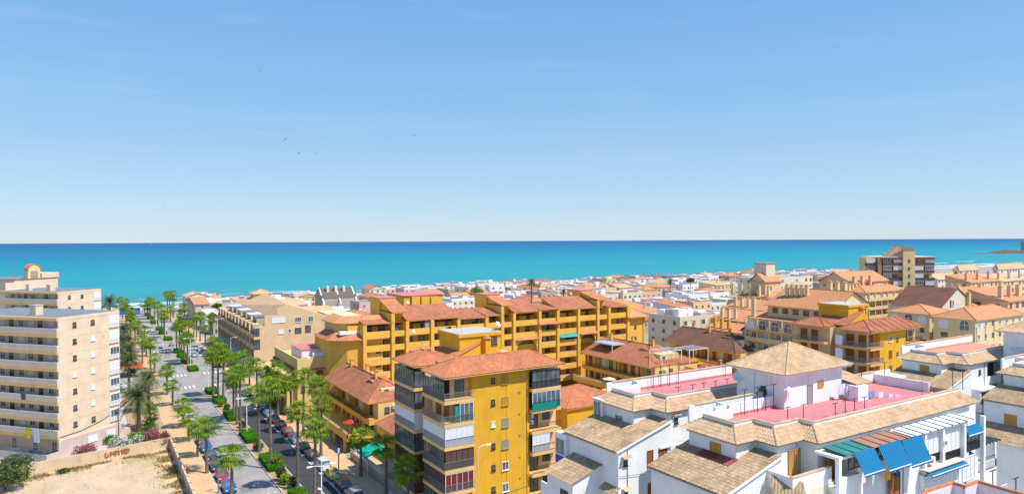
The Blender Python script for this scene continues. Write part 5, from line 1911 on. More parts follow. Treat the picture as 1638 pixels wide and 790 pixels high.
# extra roofs, gables and pergolas of the two rows
for (root, x0, y0, z, m_) in ((I_, 119.5, 108, 6.6, TERRB), (I_, 113, 106.5, 6.0, TERRB), (J_, 154, 116, 6.6, TERRD), (J_, 147, 114.5, 6.2, TERRB)):
    MB().box(x0, x0 + 6, y0, y0 + 8, 0, z).build('wing_wall', YEL2, root)
    hip_roof(root, x0, x0 + 6, y0, y0 + 8, z, 1.9, m_, over=.35, fas=YEL2, kind='gable_y')
    chimney(root, x0 + 5.2, y0 + 1.2, z, z + 2.2, BROWNR, .6)
for (root, x0) in ((I_, 116.5), (J_, 151.5)):
    mb = MB()
    y0 = 111.9 if root is I_ else 117.6
    mb.idx([(x0, y0 - .03, 8.0), (x0 + 6, y0 - .03, 8.0), (x0 + 3, y0 - .03, 9.7), (x0, y0 + .5, 8.0), (x0 + 6, y0 + .5, 8.0), (x0 + 3, y0 + .5, 9.7)], [(0, 1, 2), (3, 5, 4), (0, 2, 5, 3), (1, 4, 5, 2)])
    mb.build('gable', YEL, root)
def pergola(root, x0, x1, y0, y1, z0, z1, mat, beams=7, cover=None):
    mb = MB()
    for a in (x0, x1):
        for b in (y0, y1): mb.box(a - .06, a + .06, b - .06, b + .06, z0, z1)
    mb.box(x0, x1, y0 - .05, y0 + .05, z1, z1 + .12).box(x0, x1, y1 - .05, y1 + .05, z1, z1 + .12).box(x0 - .05, x0 + .05, y0, y1, z1, z1 + .12).box(x1 - .05, x1 + .05, y0, y1, z1, z1 + .12)
    for k in range(beams):
        a = x0 + (x1 - x0) * (k + .5) / beams
        mb.box(a - .04, a + .04, y0, y1, z1 + .12, z1 + .2)
    o = mb.build('pergola', mat, root)
    if cover: MB().box(x0, x1, y0, y1, z1 + .2, z1 + .23).build('pergola_cover', cover, o)
    return o
pergola(I_, 108.5, 114.5, 111.5, 115.5, 9, 12.0, WFRAME)
pergola(I_, 115.5, 121.5, 110, 114.5, 9, 12.0, WFRAME)
BLUEP = striped('blue_and_white_slats', (.05, .2, .45), (.6, .68, .75), .5, 'X')
pergola(I_, 107.2, 111, 127, 134, 9.6, 11.6, WFRAME, cover=BLUEP)
MB().box(107.5, 112, 126.8, 134.2, 8.9, 9.7).build('roof_terrace', ROOFG, I_)
def parasol(x, y, z, r, mat, label, tilt=0):
    root = thing('parasol', label, 'parasol', (x, y, z))
    MB().tube([(x, y, z), (x, y, z + 2.3)], .03, 5).build('pole', WFRAME, root)
    mb = MB()
    for k in range(8):
        a, b = k * math.pi / 4, (k + 1) * math.pi / 4
        for dz in (0, -.03):
            mb.face([(x, y, z + 2.4 + dz), (x + r * math.cos(a), y + r * math.sin(a), z + 1.95 + dz), (x + r * math.cos(b), y + r * math.sin(b), z + 1.95 + dz)])
    mb.build('canopy', mat, root)
    return root
q = PX(975, 606, 102.4)
parasol(102.4, q[1], 3.0, 1.7, CREAM, 'cream parasol on the terrace of the pergola row')
q = PX(553, 648, 38.6)
parasol(39.3, q[1], 3.0, 1.3, plain('crimson_parasol_cloth', (.5, .03, .04), .7), 'red parasol on the terrace above the right pavement')
# outside stair of the pergola row
mb = MB()
for k in range(12):
    mb.box(99.6 + k * .0, 101.7, 121.5 - k * .35, 121.85 - k * .35, 0, 3.0 - k * .25)
mb.build('outside_stair', YEL2, I_)
# roof terrace laundry of G
q = PX(605, 620, 47)
window(G_, Face(44.6, 116.4, 0), 3.2, 9.2, 1.6, .9, 'blue')
# low row beside the ochre block, towards the avenue
G2 = thing('terraced_house', 'low yellow house with steep terracotta roof tucked against the ochre block', 'terraced house', (42, 100, 0))
MB().box(42.5, 52, 100, 112.5, 0, 5.6).build('wall', YEL2, G2)
hip_roof(G2, 42.3, 52, 100, 112.8, 5.6, 3.0, TERRB, over=.4, fas=YEL2, kind='mono_x')
window(G2, Face(42.5, 112, -90), 2, 2.8, 1.2, 1.4, 'shut')
mb = MB().box(38.0, 42.5, 100, 112.5, 0, 1.2)
mb.build('patio', SANDY, G2)
rail(G2, Face(38.0, 112.5, -90), 0, 12.5, 1.2, -.1, .9, .2, mat=WFRAME)
aw = thing('awning', 'bright green canvas awning over the pavement terrace', 'awning', (38.6, 100, 1.2))
q = PX(593, 742, 38.4)
y0 = q[1]
MB().idx([(36.9, y0 - 2.4, 3.1), (36.9, y0 + 2.4, 3.1), (40.2, y0 + 2.4, 4.1), (40.2, y0 - 2.4, 4.1), (36.9, y0 - 2.4, 2.7), (36.9, y0 + 2.4, 2.7)], [(0, 3, 2, 1), (4, 0, 1, 5)]).build('canopy', plain('bright_green_awning', (0, .42, .27), .7), aw)
MB().tube([(37, y0 - 2.3, .2), (37, y0 - 2.3, 3.1)], .05, 5).tube([(37, y0 + 2.3, .2), (37, y0 + 2.3, 3.1)], .05, 5).build('post', WFRAME, aw)
# pavement side walls and low terrace in front of the houses
w = thing('boundary_wall', 'low pinkish brick garden wall with white rail along the right pavement', 'wall', (37.9, 105, 0))
MB().box(37.75, 38.0, 84, 113.5, 0, 1.2).build('wall_body', stucco('pinkish_brick_wall', (.5, .33, .24), .4), w)
rail(w, Face(37.85, 113.5, -90), 0, 29, 1.2, 0, .5, .8, mat=WFRAME)
mb = MB()
for k in range(3): mb.box(36.6 + k * .35, 37.7, 92, 94.5, .13 + k * .15, .28 + k * .15)
mb.build('steps', CURB, w)
# red roofed low house right of the ochre block and walls
K0 = thing('terraced_house', 'low house with bright terracotta hip roof between the ochre block and the white block', 'terraced house', (60, 82, 0))
q0, q1 = PD(893, 655, 105), PD(950, 650, 100)
MB().box(62, 74, 84, 95, 0, q0[2] + .2).build('wall', YEL, K0)
hip_roof(K0, 62, 74, 84, 95, q0[2] + .3, 2.0, TERRA, over=.4, fas=YEL, corr=.25)
MB().box(58, 68, 74, 82, 0, 6.2).build('wing_wall', YEL, K0)
hip_roof(K0, 58, 68, 76, 82, 6.2, 1.3, TERRA, over=.3, fas=YEL, kind='gable_x')
MB().box(58, 74, 72, 76, 0, 6.1).build('roof_terrace', CREAM, K0)
mb = MB()
for i in range(24): mb.box(76 + i * 1.0, 76.6 + i * 1.0, 96.5 - i * .0, 96.7, 0, 4.6)
mb.box(76, 101, 96.4, 96.8, 0, 3.8).box(76, 101, 96.4, 96.8, 4.6, 4.75)
w = thing('boundary_wall', 'white pillared courtyard wall in front of the pergola row', 'wall', (88, 96.6, 0))
mb.build('wall_body', PLAST, w)

# small differences on the balconies of the long complex
rg = random.Random(31)
for k in range(16):
    x = rg.uniform(60, 126)
    z = 19.5 - 2.95 * rg.randint(1, 4)
    t_ = rg.random()
    if t_ < .45:
        ac_unit(F_, Face(x, YF + 2.2, 0), 0, z + 1.7)
    elif t_ < .8:
        MB().box(x, x + rg.uniform(.6, 1.6), YF - .04, YF - .001, z + .1, z + .95).build('hanging_rug', rg.choice((PLAST, TEAL, MATS['blue_car_paint'], REDB, CREAM)), F_)
    else:
        MB().box(x, x + 2.4, YF + .05, YF + .12, z + 1.1, z + 2.5).build('roller_blind', rg.choice((BLIND, GREYS, OCHW)), F_)
for x in (58, 74, 86, 101, 115): antenna(F_, x, 149, 22.5, 3.2)
for x in (63, 92, 110): dish(F_, x, YF + 7.5, 21.8, .45)
for s in (2, 9, 15): antenna(H, 39.5 + s, 92 if s != 9 else 83, 20.8, 2.2)

# weathering pieces on the ochre wall: pipe, vents and cable runs
MB().tube([(50.9, 78.22, .2), (50.9, 78.22, 19.3)], .05, 6).build('downpipe', SLABY, H)
MB().tube([(42.6, 78.25, 3.4), (47, 78.24, 3.1), (51, 78.25, 3.5)], .03, 4).build('cable', DFRAME, H)
for k in range(5): MB().box(49.6, 49.85, 78.24, 78.3, 4.6 + k * 2.92, 4.8 + k * 2.92).build('air_vent', GREYM, H)
# ------------------------------------------------------------------ white blocks with tiled skirts and pink roof terraces
ZE = 20.2


def offp(P, d): return [(x + d, y + d) for x, y in P]


def white_block(label, ex, ey, Ln, D, extra=None, floor=PINKF, low=True, win='win', poles=True, tone=WHITE, notch=None):
    """ex, ey: eaves corner nearest the avenue; the front steps back in saw teeth to the right"""
    root = thing('white_apartment_block', label, 'apartment block', (ex, ey, 0), 0, 'white blocks with tiled skirt roofs')
    P = [(ex, ey + 5.2), (ex, ey), (ex + 2.4, ey), (ex + 2.4, ey - 2.1)]
    if extra:
        P += [(ex + 5.8, ey - 2.1), (ex + 5.8, ey - 3.5)]
    P += [(ex + Ln, P[-1][1])]
    yb = ey + D
    wallp = offp(P, .42)
    wallp[-1] = (P[-1][0], P[-1][1] + .42)
    if notch:
        wallp[-1] = (notch, wallp[-1][1])
        wallp += [(notch, wallp[-1][1] + 1.7), (P[-1][0], wallp[-1][1] + 1.7)]
        MB().box(notch, P[-1][0], P[-1][1] + .42, P[-1][1] + 2.2, ZE - .3, ZE - .025).build('lintel', tone, root)
    body = wallp + [(P[-1][0], yb), (ex + 2.4, yb), (ex + 2.4, ey + 5.62)]
    MB().prism(body, 0, ZE - .02).build('wall', tone, root)
    Q = offp(P, 1.5)
    Q[-1] = (P[-1][0], P[-1][1] + 1.5)
    Q[0] = (P[0][0] + 1.5, P[0][1] - .2)
    mb = MB()
    for i in range(len(P) - 1):
        f = [(P[i][0], P[i][1], ZE), (P[i + 1][0], P[i + 1][1], ZE), (Q[i + 1][0], Q[i + 1][1], ZE + .95), (Q[i][0], Q[i][1], ZE + .95)]
        mb.tiles(f, .27, .09, course=.40)
        mb.tube([(f[0][0], f[0][1], f[0][2] + .05), (f[3][0], f[3][1], f[3][2] + .05)], .09, 5)
    f = [(P[0][0] + 1.5, P[0][1] + .3, ZE + .95), (P[0][0] + 2.8, P[0][1] + .3, ZE + .95), (P[0][0] + 2.8, P[0][1] - .2, ZE + .95), (Q[0][0], Q[0][1], ZE + .95)]
    # hipped return at the rear of the left end
    mb.tiles([(P[0][0] + 3.2, P[0][1] + 1.2, ZE), (P[0][0], P[0][1] + 1.2, ZE), (Q[0][0], Q[0][1], ZE + .95), (P[0][0] + 3.2, Q[0][1], ZE + .95)], .27, .09, course=.4)
    mb.tiles([(P[0][0], P[0][1] + 1.2, ZE), (P[0][0], P[0][1], ZE), (Q[0][0], Q[0][1], ZE + .95)], .27, .09, course=.4)
    mb.build('skirt_roof', TILEK, root)
    # soffit / dark gutter line
    g2 = MB()
    for i in range(len(P) - 1):
        (a, b), (c, d) = P[i], P[i + 1]
        if abs(a - c) < .01: g2.box(a + .05, a + .5, min(b, d) + .05, max(b, d) + .4, ZE - .1, ZE - .022 + .0)
        else: g2.box(a + .06, c + .4, b + .051, b + .5, ZE - .09, ZE - .021)
    g2.build('gutter', CONC, root)
    # parapet along Q
    pb = MB()
    cp = MB()
    for i in range(len(Q) - 1):
        (a, b), (c, d) = Q[i], Q[i + 1]
        if abs(a - c) < .3 and abs(b - d) > .3:
            pb.box(a, a + .2, d, b, ZE - .1, ZE + 1.25)
            cp.box(a - .05, a + .25, d - .05, b + .05, ZE + 1.25, ZE + 1.31)
        else:
            pb.box(a + .2, c + .2, b, b + .2, ZE - .1, ZE + 1.249)
            cp.box(a + .25, c + .2, b - .05, b + .25, ZE + 1.249, ZE + 1.309)
    zb = ZE + .95
    pb.box(Q[0][0] + .2, P[-1][0], yb - .2, yb, ZE - .1, ZE + 1.6)
    cp.box(Q[0][0] + 1, P[-1][0], yb - .27, yb + .07, ZE + 1.6, ZE + 1.68)
    pb.box(Q[0][0] + .2, Q[0][0] + 4, Q[0][1] - .0, Q[0][1] + .2, ZE - .1, ZE + 1.25)
    pb.box(Q[0][0] + 3.8, Q[0][0] + 4, Q[0][1] + .2, yb - .2, ZE - .1, ZE + 1.5)
    pb.build('parapet', WHITE, root)
    cp.build('coping', TILEK, root)
    fl = [(Q[0][0] + .2, Q[0][1])] + [(x + .2, y + .2) for x, y in Q[1:-1]] + [(P[-1][0] - .0, Q[-1][1] + .2), (P[-1][0] - .0, yb - .2), (Q[0][0] + 4, yb - .2), (Q[0][0] + 4, Q[0][1])]
    MB().prism(fl, ZE - .02, ZE + .35).build('roof_terrace', floor, root)
    sk = MB().box(Q[0][0] + 4, P[-1][0], yb - .26, yb - .2, ZE + .35, ZE + .6)
    for i in range(len(Q) - 1):
        (a, b), (c, d) = Q[i], Q[i + 1]
        if abs(b - d) < .3: sk.box(a + .3, c + .2, b + .2, b + .25, ZE + .35, ZE + .6)
    sk.build('painted_skirting', floor, root)
    FA = Face(P[1][0] + .42, P[0][1], -90)
    window(root, FA, 2.0, 18.0, 1.2, 1.35 if win == 'win' else 1.7, win)
    if low:
        zl = 17.5
        xa, ya, yc = ex - 4.1, ey - 2.15, ey + 6.2
        hi = (ex + 2.9, zl + .28 * 7.0)
        mb = MB()
        mb.tiles([(xa, yc, zl), (xa, ya - .2, zl), (hi[0], ya - .2, hi[1]), (hi[0], yc, hi[1])], .27, .09, course=.40)
        mb.build('low_roof', TILEL, root)
        g3 = MB()
        w0, w1 = ya, yc - .2
        x0, x1 = xa + .3, hi[0] - .02
        zz0, zz1 = zl + .04, hi[1] - .06
        g3.hexa([(x0, w0, 0), (x1, w0, 0), (x1, w1, 0), (x0, w1, 0)], [(x0, w0, zz0), (x1, w0, zz1), (x1, w1, zz1), (x0, w1, zz0)])
        g3.build('low_wing_wall', tone, root)
        MB().box(xa + .02, xa + .3, ya, yc - .2, zl - .18, zl - .06).build('gutter', CONC, root)
        MB().hexa([(xa, ya - .22, zl - .1), (hi[0], ya - .22, hi[1] - .1), (hi[0], ya + .02, hi[1] - .1), (xa, ya + .02, zl - .1)], [(xa, ya - .22, zl + .06), (hi[0], ya - .22, hi[1] + .06), (hi[0], ya + .02, hi[1] + .06), (xa, ya + .02, zl + .06)]).build('verge', WHITE, root)
    return root, P, Q


def tstand(x, y, z, h, label, group='clothes line posts on the roof terraces'):
    root = thing('clothes_post', label, 'clothes post', (x, y, z), 0, group)
    MB().tube([(x, y, z), (x, y, z + h)], .035, 6).build('pole', DFRAME, root)
    MB().box(x - .42, x + .42, y - .03, y + .03, z + h - .03, z + h + .02).build('crossbar', DFRAME, root)


K1, P1, Q1 = white_block('white block with pink roof terrace nearest the ochre block, brown shuttered gable side', 45.2, 50.4, 21.3, 6.2, win='win')
K2, P2, Q2 = white_block('white block in the right foreground with blue awnings and laundry on its pink terrace', 45.0, 37.7, 31.6, 7.0, extra=True, win='ochre')
K3, P3, Q3 = white_block('white block behind with salmon terrace and stacked white loggias', 96.7, 46.9, 22, 6.5, floor=SALMF, win='ochre', notch=105.0)
K4, P4, Q4 = white_block('white block cut by the right edge of the picture', 96.3, 34.2, 25, 6.5, win='ochre')
ZF = ZE + .35
# K1 details
FG = Face(41.4, 48.25, 0)
for (pa, pb_, st) in (((1035, 719), (1044.5, 741), 'shut'), ((1053.5, 715.5), (1067, 735), 'shut'), ((1081, 711), (1089, 719), 'shut'), ((1036, 771), (1044, 791), 'shut')):
    a, b3 = PY(*pa, 48.25), PY(pb_[0], pb_[1], 48.25)
    window(K1, FG, a[0] - 41.4, b3[2] - .3, b3[0] - a[0], a[2] - b3[2] + .2, st, sill=False)
for (px, py) in ((1000, 739), (1001, 790)):
    a = PY(px, py, 48.25)
    window(K1, FG, a[0] - 41.6, a[2] - .3, .45, .5, 'dark')
    f = [(a[0] - .45, 47.75, a[2] + .45), (a[0] + .5, 47.75, a[2] + .45), (a[0] + .5, 48.2, a[2] + .65), (a[0] - .45, 48.2, a[2] + .65)]
    MB().tiles(f, .22, .05).build('canopy_roof', TILEK, K1)
FU = Face(48, 48.72, 0)
a = PY(1081, 672, 48.72)
window(K1, FU, a[0] - 48.2, a[2] - .3, .45, .55, 'dark')
MB().box(a[0] - .5, a[0] + .5, 48.35, 48.72, a[2] + .55, a[2] + .65).build('canopy_roof', TILEK, K1)
for px, w in ((1126, .95), (1146, .95)):
    a = PY(px, 655, 48.72)
    window(K1, FU, a[0] - 48, 18.0, w, 1.75, 'door')
MB().box(46.5, 55, 48.05, 48.2, 16.95, 17.1).build('ledge', WHITE, K1)
# stepped tiled roofs on the avenue side of K1
mb = MB().tiles([(37.6, 55.0, 14.5), (37.6, 50.4, 14.5), (41.4, 50.4, 15.7), (41.4, 55.0, 15.7)], .27, .09, course=.4)
mb.build('porch_roof', TILEL, K1)
MB().hexa([(38, 50.7, 0), (41.5, 50.7, 0), (41.5, 54.8, 0), (38, 54.8, 0)], [(38, 50.7, 14.55), (41.5, 50.7, 15.6), (41.5, 54.8, 15.6), (38, 54.8, 14.55)]).build('porch_wall', WHITE, K1)
window(K1, Face(38, 54.8, -90), 2.2, 11.6, 1.2, 1.9, 'brown')
MB().tiles([(40.6, 50.2, 13.7), (40.6, 48.0, 13.7), (41.5, 48.0, 14.2), (41.5, 50.2, 14.2)], .25, .06, course=.4).build('canopy_roof', TILEL, K1)
qa, qb = PX(888, 692, 41.0), PX(905, 737, 41.0)
MB().box(41.0, 44, qb[1], qa[1], 0, qa[2] + .2).build('bay', WHITE, K1)
window(K1, Face(41.0, qa[1], -90), .15, qa[2] - 2.0, qa[1] - qb[1] - .3, 1.7, 'blue', sill=False)
MB().box(40.9, 41.0, qb[1] + .2, qa[1] - .2, qa[2] - 2.9, qa[2] - 2.1).build('blue_balcony_cloth', plain('blue_balcony_cloth', (.02, .08, .35), .7, var=.5), K1)
qa, qb = PX(865, 768, 39.0), PX(886, 780, 39.0)
MB().box(39.0, 41.0, qb[1], qa[1], 0, qa[2] - .8).box(39.0, 41.0, qb[1], qb[1] + .2, qa[2] - .8, qa[2]).box(39.0, 39.2, qb[1] + .2, qa[1], qa[2] - .8, qa[2]).build('terrace', WHITE, K1)
qa, qb = PX(949, 637, 45.2), PX(966, 660, 45.2)
MB().box(45.2, 47.2, qb[1] + .3, qa[1], 15, qa[2]).build('glazed_porch', WHITE, K1)
window(K1, Face(45.2, qa[1], -90), .1, qa[2] - 1.9, qa[1] - qb[1] - .5, 1.8, 'blue', sill=False)
MB().box(45.1, 47.3, qb[1] + .2, qa[1] + .1, qa[2], qa[2] + .12).build('porch_roof', PLAST, K1)
# K2 details
RED_SK = MB().tiles([(44.3, 41.6, 18.5), (44.3, 37.9, 18.5), (45.5, 37.9, 18.85), (45.5, 41.6, 18.85)], .25, .06, course=.4)
RED_SK.build('red_metal_sheet', REDM, K2)
FD = Face(47.8, 36.0, 0)
ac_unit(K2, Face(47.85, 37.5, -90), .5, 18.6)
FDr = Face(47.4, 35.98, 0)
a = PY(1261, 721, 35.98)
window(K2, FDr, a[0] - 47.4, 17.35, 1.55, 2.15, 'odoor', sill=False)
MB().box(46.0, 51.5, 33.2, 36.0, 0, 17.3).build('terrace', CREAM, K2)
mb = MB().box(46.0, 51.0, 33.2, 33.4, 17.3, 18.6).box(46.0, 46.2, 33.4, 36, 17.3, 18.6).box(46.25, 46.9, 35.2, 35.9, 17.3, 17.9)
mb.build('terrace_parapet', WHITE, K2)
MB().box(45.95, 51.0, 33.15, 33.45, 18.6, 18.66).build('coping', TILEK, K2)
MB().tiles([(44.2, 33.0, 16.6), (45.6, 31.4, 16.6), (47, 33.0, 18.2), (45.9, 35.3, 18.2)], .25, .06).build('stair_roof', TILEL, K2)
mb = MB()
for k in range(9): mb.box(45.5 + k * .75, 45.6 + k * .75, 30.6, 33.1, 16.3, 16.45)
mb.box(45.4, 52, 30.5, 33.1, 16.1, 16.28)
mb.build('slatted_roof', PLAST, K2)
mb = MB()
mb.tube([(50.0, 35.9, 17.6), (50.05, 35.9, 19.2)], .02, 4).tube([(50.25, 35.9, 18.1), (50.25, 35.9, 19.0)], .02, 4)
mb.box(49.9, 50.2, 35.85, 35.95, 17.45, 17.6).build('broom', BROWNR, K2)
# facade to the right, carried on the plane y = 31.7
YP = 32.3
xl = 50.6
xr = PY(1556, 690, YP)[0]
MB().box(xl + 3.0, xr, YP + .35, 34.8, 0, 19.62).build('gallery_wall', WHITE, K2)
MB().box(xl, xl + 3.0, YP + .0, 34.8, 0, 17.1).build('gallery_base', WHITE, K2)
MB().box(xl, xl + .35, YP, YP + .35, 17.1, 19.4).box(xl + .35, xl + 3, YP, YP + .3, 17.1, 17.9).box(xl, xl + 3.0, YP, 34.5, 19.4, 19.62).build('loggia_frame', WHITE, K2)
window(K2, Face(xl, 34.0, 0), 1.2, 17.15, 1.3, 1.95, 'door', sill=False)
# pergola beams
mb = MB()
nb = 17
for k in range(nb):
    x = xl + .6 + (xr - xl - 1.0) * k / (nb - 1)
    mb.hexa([(x, YP - .2, 19.66), (x + .11, YP - .2, 19.66), (x + .11, 34.1, 19.80), (x, 34.1, 19.80)], [(x, YP - .2, 19.80), (x + .11, YP - .2, 19.80), (x + .11, 34.1, 19.94), (x, 34.1, 19.94)])
mb.build('pergola_beam', stucco('green_black_beam_paint', (.10, .13, .11), .3), K2)
MB().hexa([(xl + 4.4, YP - .15, 19.70), (xl + 10.2, YP - .15, 19.70), (xl + 10.2, 34.1, 19.86), (xl + 4.4, 34.1, 19.86)], [(xl + 4.4, YP - .15, 19.74), (xl + 10.2, YP - .15, 19.74), (xl + 10.2, 34.1, 19.90), (xl + 4.4, 34.1, 19.90)]).build('brown_cover', stucco('brown_cover_sheet', (.42, .2, .13), .3), K2)
MB().hexa([(xl + .6, YP - .15, 19.70), (xl + 4.2, YP - .15, 19.70), (xl + 4.2, 34.1, 19.86), (xl + .6, 34.1, 19.86)], [(xl + .6, YP - .15, 19.74), (xl + 4.2, YP - .15, 19.74), (xl + 4.2, 34.1, 19.90), (xl + .6, 34.1, 19.90)]).build('green_cover', plain('dull_teal_sheet', (0.02, 0.21, 0.19), 0.7), K2)
MB().hexa([(xl + 10.5, YP - .15, 19.70), (xr, YP - .15, 19.70), (xr, 34.1, 19.86), (xl + 10.5, 34.1, 19.86)], [(xl + 10.5, YP - .15, 19.74), (xr, YP - .15, 19.74), (xr, 34.1, 19.90), (xl + 10.5, 34.1, 19.90)]).build('white_cover', PLAST, K2)
FY = Face(0, YP + .35, 0)
def fa(px, py, y=YP + .35): q = PY(px, py, y); return q[0], q[2]
def awning(root, x0, x1, zt, zb, out, mat, y=YP + .3, label=None, thick=.03, front=.18):
    mb = MB()
    n = 8
    mb.hexa([(x0, y, zt - thick), (x1, y, zt - thick), (x1, y - out, zb - thick), (x0, y - out, zb - thick)], [(x0, y, zt), (x1, y, zt), (x1, y - out, zb), (x0, y - out, zb)])
    mb.box(x0, x1, y - out - .02, y - out, zb - front, zb)
    o = mb.build('awning', mat, root)
    MB().box(x0, x1, y - out - .06, y - out - .02, zb - .03, zb + .05).build('awning_rail', WFRAME, o)
    return o
for (a, b3, bt) in (((1366, 722), (1398, 716), 758), ((1405, 712), (1440, 703), 750), ((1442, 704), (1474, 695), 743)):
    x0, z0 = fa(*a, YP - .25); x1, z1 = fa(*b3, YP - .25)
    q = PY((a[0] + b3[0]) / 2 + 8, bt, YP - 1.15)
    awning(K2, x0, x1, (z0 + z1) / 2, q[2], .9, BLUEA, y=YP - .25)
    window(K2, FY, x0 + .1, (z0 + z1) / 2 - 1.6, x1 - x0 - .2, 1.5, 'slide', sill=False)
for (x0p, x1p, yt, yb_) in ((1477, 1501, 704, 722), (1508, 1534, 695, 716)):
    x0, z0 = fa(x0p, yt); x1, z1 = fa(x1p, yb_)
    window(K2, FY, x0, z1, x1 - x0, z0 - z1 + .3, 'blind', sill=False)
    rail(K2, FY, x0, x1, z1 - .75, .1, .8, .1, thick=.03)
    window(K2, FY, x0, z1 - .75, x1 - x0, .7, 'slide', sill=False)
ac_unit(K2, FY, fa(1503, 712)[0], fa(1503, 712)[1])
ac_unit(K2, FY, fa(1481, 740)[0], fa(1481, 741)[1])
x0, z0 = fa(1541, 684); x1, z1 = fa(1565, 716)
window(K2, FY, x0, z1, x1 - x0, z0 - z1, 'slide', sill=False)
awning(K2, x0, x1, z0 + .1, z0 - .65, .45, BLUEA)
rail(K2, FY, x0, x1, z1 + .1, .12, .8, .12, thick=.03)
for px in (1475, 1504, 1538, 1569):
    x0, z0 = fa(px, 700)
    MB().box(x0 - .18, x0 + .18, YP, YP + .35, 0, 19.62).build('pilaster', WHITE, K2)
x0, z0 = fa(1480, 760, YP - .2); x1, _ = fa(1538, 745, YP - .2)
MB().box(x0, x1, YP - .5, YP + .3, z0 + .35, z0 + .45).build('ledge', CREAM, K2)
awning(K2, x0 + .1, x1 + .2, z0 + .35, z0 + .05, .75, BLUEA, y=YP)
window(K2, Face(0, YP, 0), x0, z0 - 2.4, (x1 - x0) * .98, 2.2, 'blind', d=.0, sill=False)
MB().box(x0, x1 + 3.6, YP - .0, YP + .36, 0, z0 - .1).build('lower_wall', WHITE, K2)
window(K2, Face(0, YP, 0), x1 + .5, z0 - 2.0, 2.4, 2.3, 'blind', d=.01, sill=False)
x0, z0 = fa(1417, 760); x1, _ = fa(1440, 760)
window(K2, Face(0, YP, 0), x0, z0 - 1.9, 1.5, 2.1, 'door', d=.36 - .36, sill=False)
for (px, w, h, m_, lab) in ((1399, .7, 1.1, plain('pale_aqua_towel', (.45, .7, .68), .8), 'pale aqua towel hanging below the leftmost blue awning'), (1421, .8, .95, plain('ochre_towel', (.7, .4, .05), .8), 'ochre towel hanging between the blue awnings'), (1436, .45, .8, plain('navy_towel', (.01, .05, .25), .8), 'navy cloth hanging right of the ochre towel')):
    x0, z0 = fa(px, 756 if px < 1410 else 752 if px < 1430 else 750, YP - .2)
    cloth(lab, ((x0 - w / 2, YP - .2, z0 + .15), (x0 + w / 2, YP - .2, z0 + .15), h), m_)
# stepped right end of K2
x0 = xr
MB().box(x0, x0 + 2.2, YP + 1.6, 36, 0, 18.9).build('end_wing', WHITE, K2)
MB().box(x0 + .1, x0 + 1.0, YP + 1.1, YP + 1.6, 16.9, 18.9).build('blue_side_screen', BLUEA, K2)
MB().box(x0 + 2.2, x0 + 7.2, YP + 1.0, 36, 0, 13.6).build('low_end_wing', WHITE, K2)
MB().box(x0 + 2.2, x0 + 7.2, YP + 1.0, YP + 1.2, 16.1, 16.4).box(x0 + 6.9, x0 + 7.2, YP + 1.0, YP + 1.3, 13.6, 16.1).box(x0 + 2.2, x0 + 7.2, YP + 1.0, YP + 1.2, 13.6, 14.4).box(x0 + 2.2, x0 + 7.2, YP + 4, YP + 4.3, 13.6, 16.1).build('loggia_frame', WHITE, K2)
mb = MB()
for k in range(7): mb.box(x0 + 2.4 + k * .7, x0 + 2.54 + k * .7, YP + .4, 35.6, 16.42, 16.6)
mb.build('pergola_beam', MATS['green_black_beam_paint'], K2)
MB().box(x0 + 2.4, x0 + 7.0, YP + 1.3, 35.5, 16.36, 16.41).build('brown_cover', TILES, K2)
window(K2, Face(x0 + 2.2, YP + 4, 0), 1.0, 13.9, 3.2, 2.0, 'slide', sill=False)
window(K2, Face(x0, YP + 1.6, 0), .5, 14.3, 1.1, 1.3, 'ochre')
awning(K2, x0 + .2, x0 + 2.1, 16.2, 15.8, .8, BLUEA, y=YP + 1.6)
rail(K2, Face(x0 + 2.2, YP + 1.05, 0), .1, 4.6, 13.6, .1, 1.3, .25)
MB().box(x0 + .5, x0 + 6, YP - .6, YP + 1, 10.9, 11.6).build('lower_balcony', WHITE, K2)
rail(K2, Face(x0 + .5, YP - .6, 0), 0, 5.4, 11.6, -.1, .9, .2, mat=WFRAME)
awning(K2, x0 + 2.5, x0 + 6, 10.8, 10.4, .6, TEAL, y=YP - .3)
# stair penthouse with the pyramid roof
def penthouse(label, x0, x1, y0, y1, zt, h):
    root = thing('stair_penthouse', label, 'penthouse', (x0, y0, ZF), 0, 'square penthouses with pyramid roofs')
    MB().box(x0, x1, y0, y1, 8, zt).build('wall', WHITE, root)
    W, D = x1 - x0, y1 - y0
    o = .75
    A, B, C, E = (x0 - o, y0 - o, zt), (x1 + o, y0 - o, zt), (x1 + o, y1 + o, zt), (x0 - o, y1 + o, zt)
    T = ((x0 + x1) / 2, (y0 + y1) / 2, zt + h)
    mb = MB()
    for f in ([A, B, T], [B, C, T], [C, E, T], [E, A, T]):
        mb.tiles(f, .27, .09, course=.4)
    for q in (A, B, C, E): mb.tube([(q[0], q[1], q[2] + .07), (T[0], T[1], T[2] + .07)], .1, 6)
    mb.build('roof', TILEK, root)
    MB().box(x0 - o + .05, x1 + o - .05, y0 - o + .05, y1 + o - .05, zt - .12, zt - .002).build('eaves', WHITE, root)
    return root
PH = penthouse('white stair penthouse with a tiled pyramid roof between two pink terraces', 57.2, 66.6, 42.2, 47.9, 24.0, 2.3)
FP = Face(57.2, 42.2, 0)
window(PH, FP, 3.55, ZF, .85, 2.0, 'grey', sill=False)
MB().box(60.9, 61.5, 42.12, 42.2, 22.9, 23.4).build('lamp_box', PLAST, PH)
window(PH, FP, 5.3, 22.0, .9, .7, 'ochre', sill=False)
FPl = Face(57.2, 47.9, -90)
mb = MB().fbox(FPl, 3.0, 3.5, .0, .12, 21.3, 22.4).fbox(FPl, 2.8, 3.7, .0, .1, 21.6, 22.1)
mb.build('wall_lamp', DFRAME, PH)
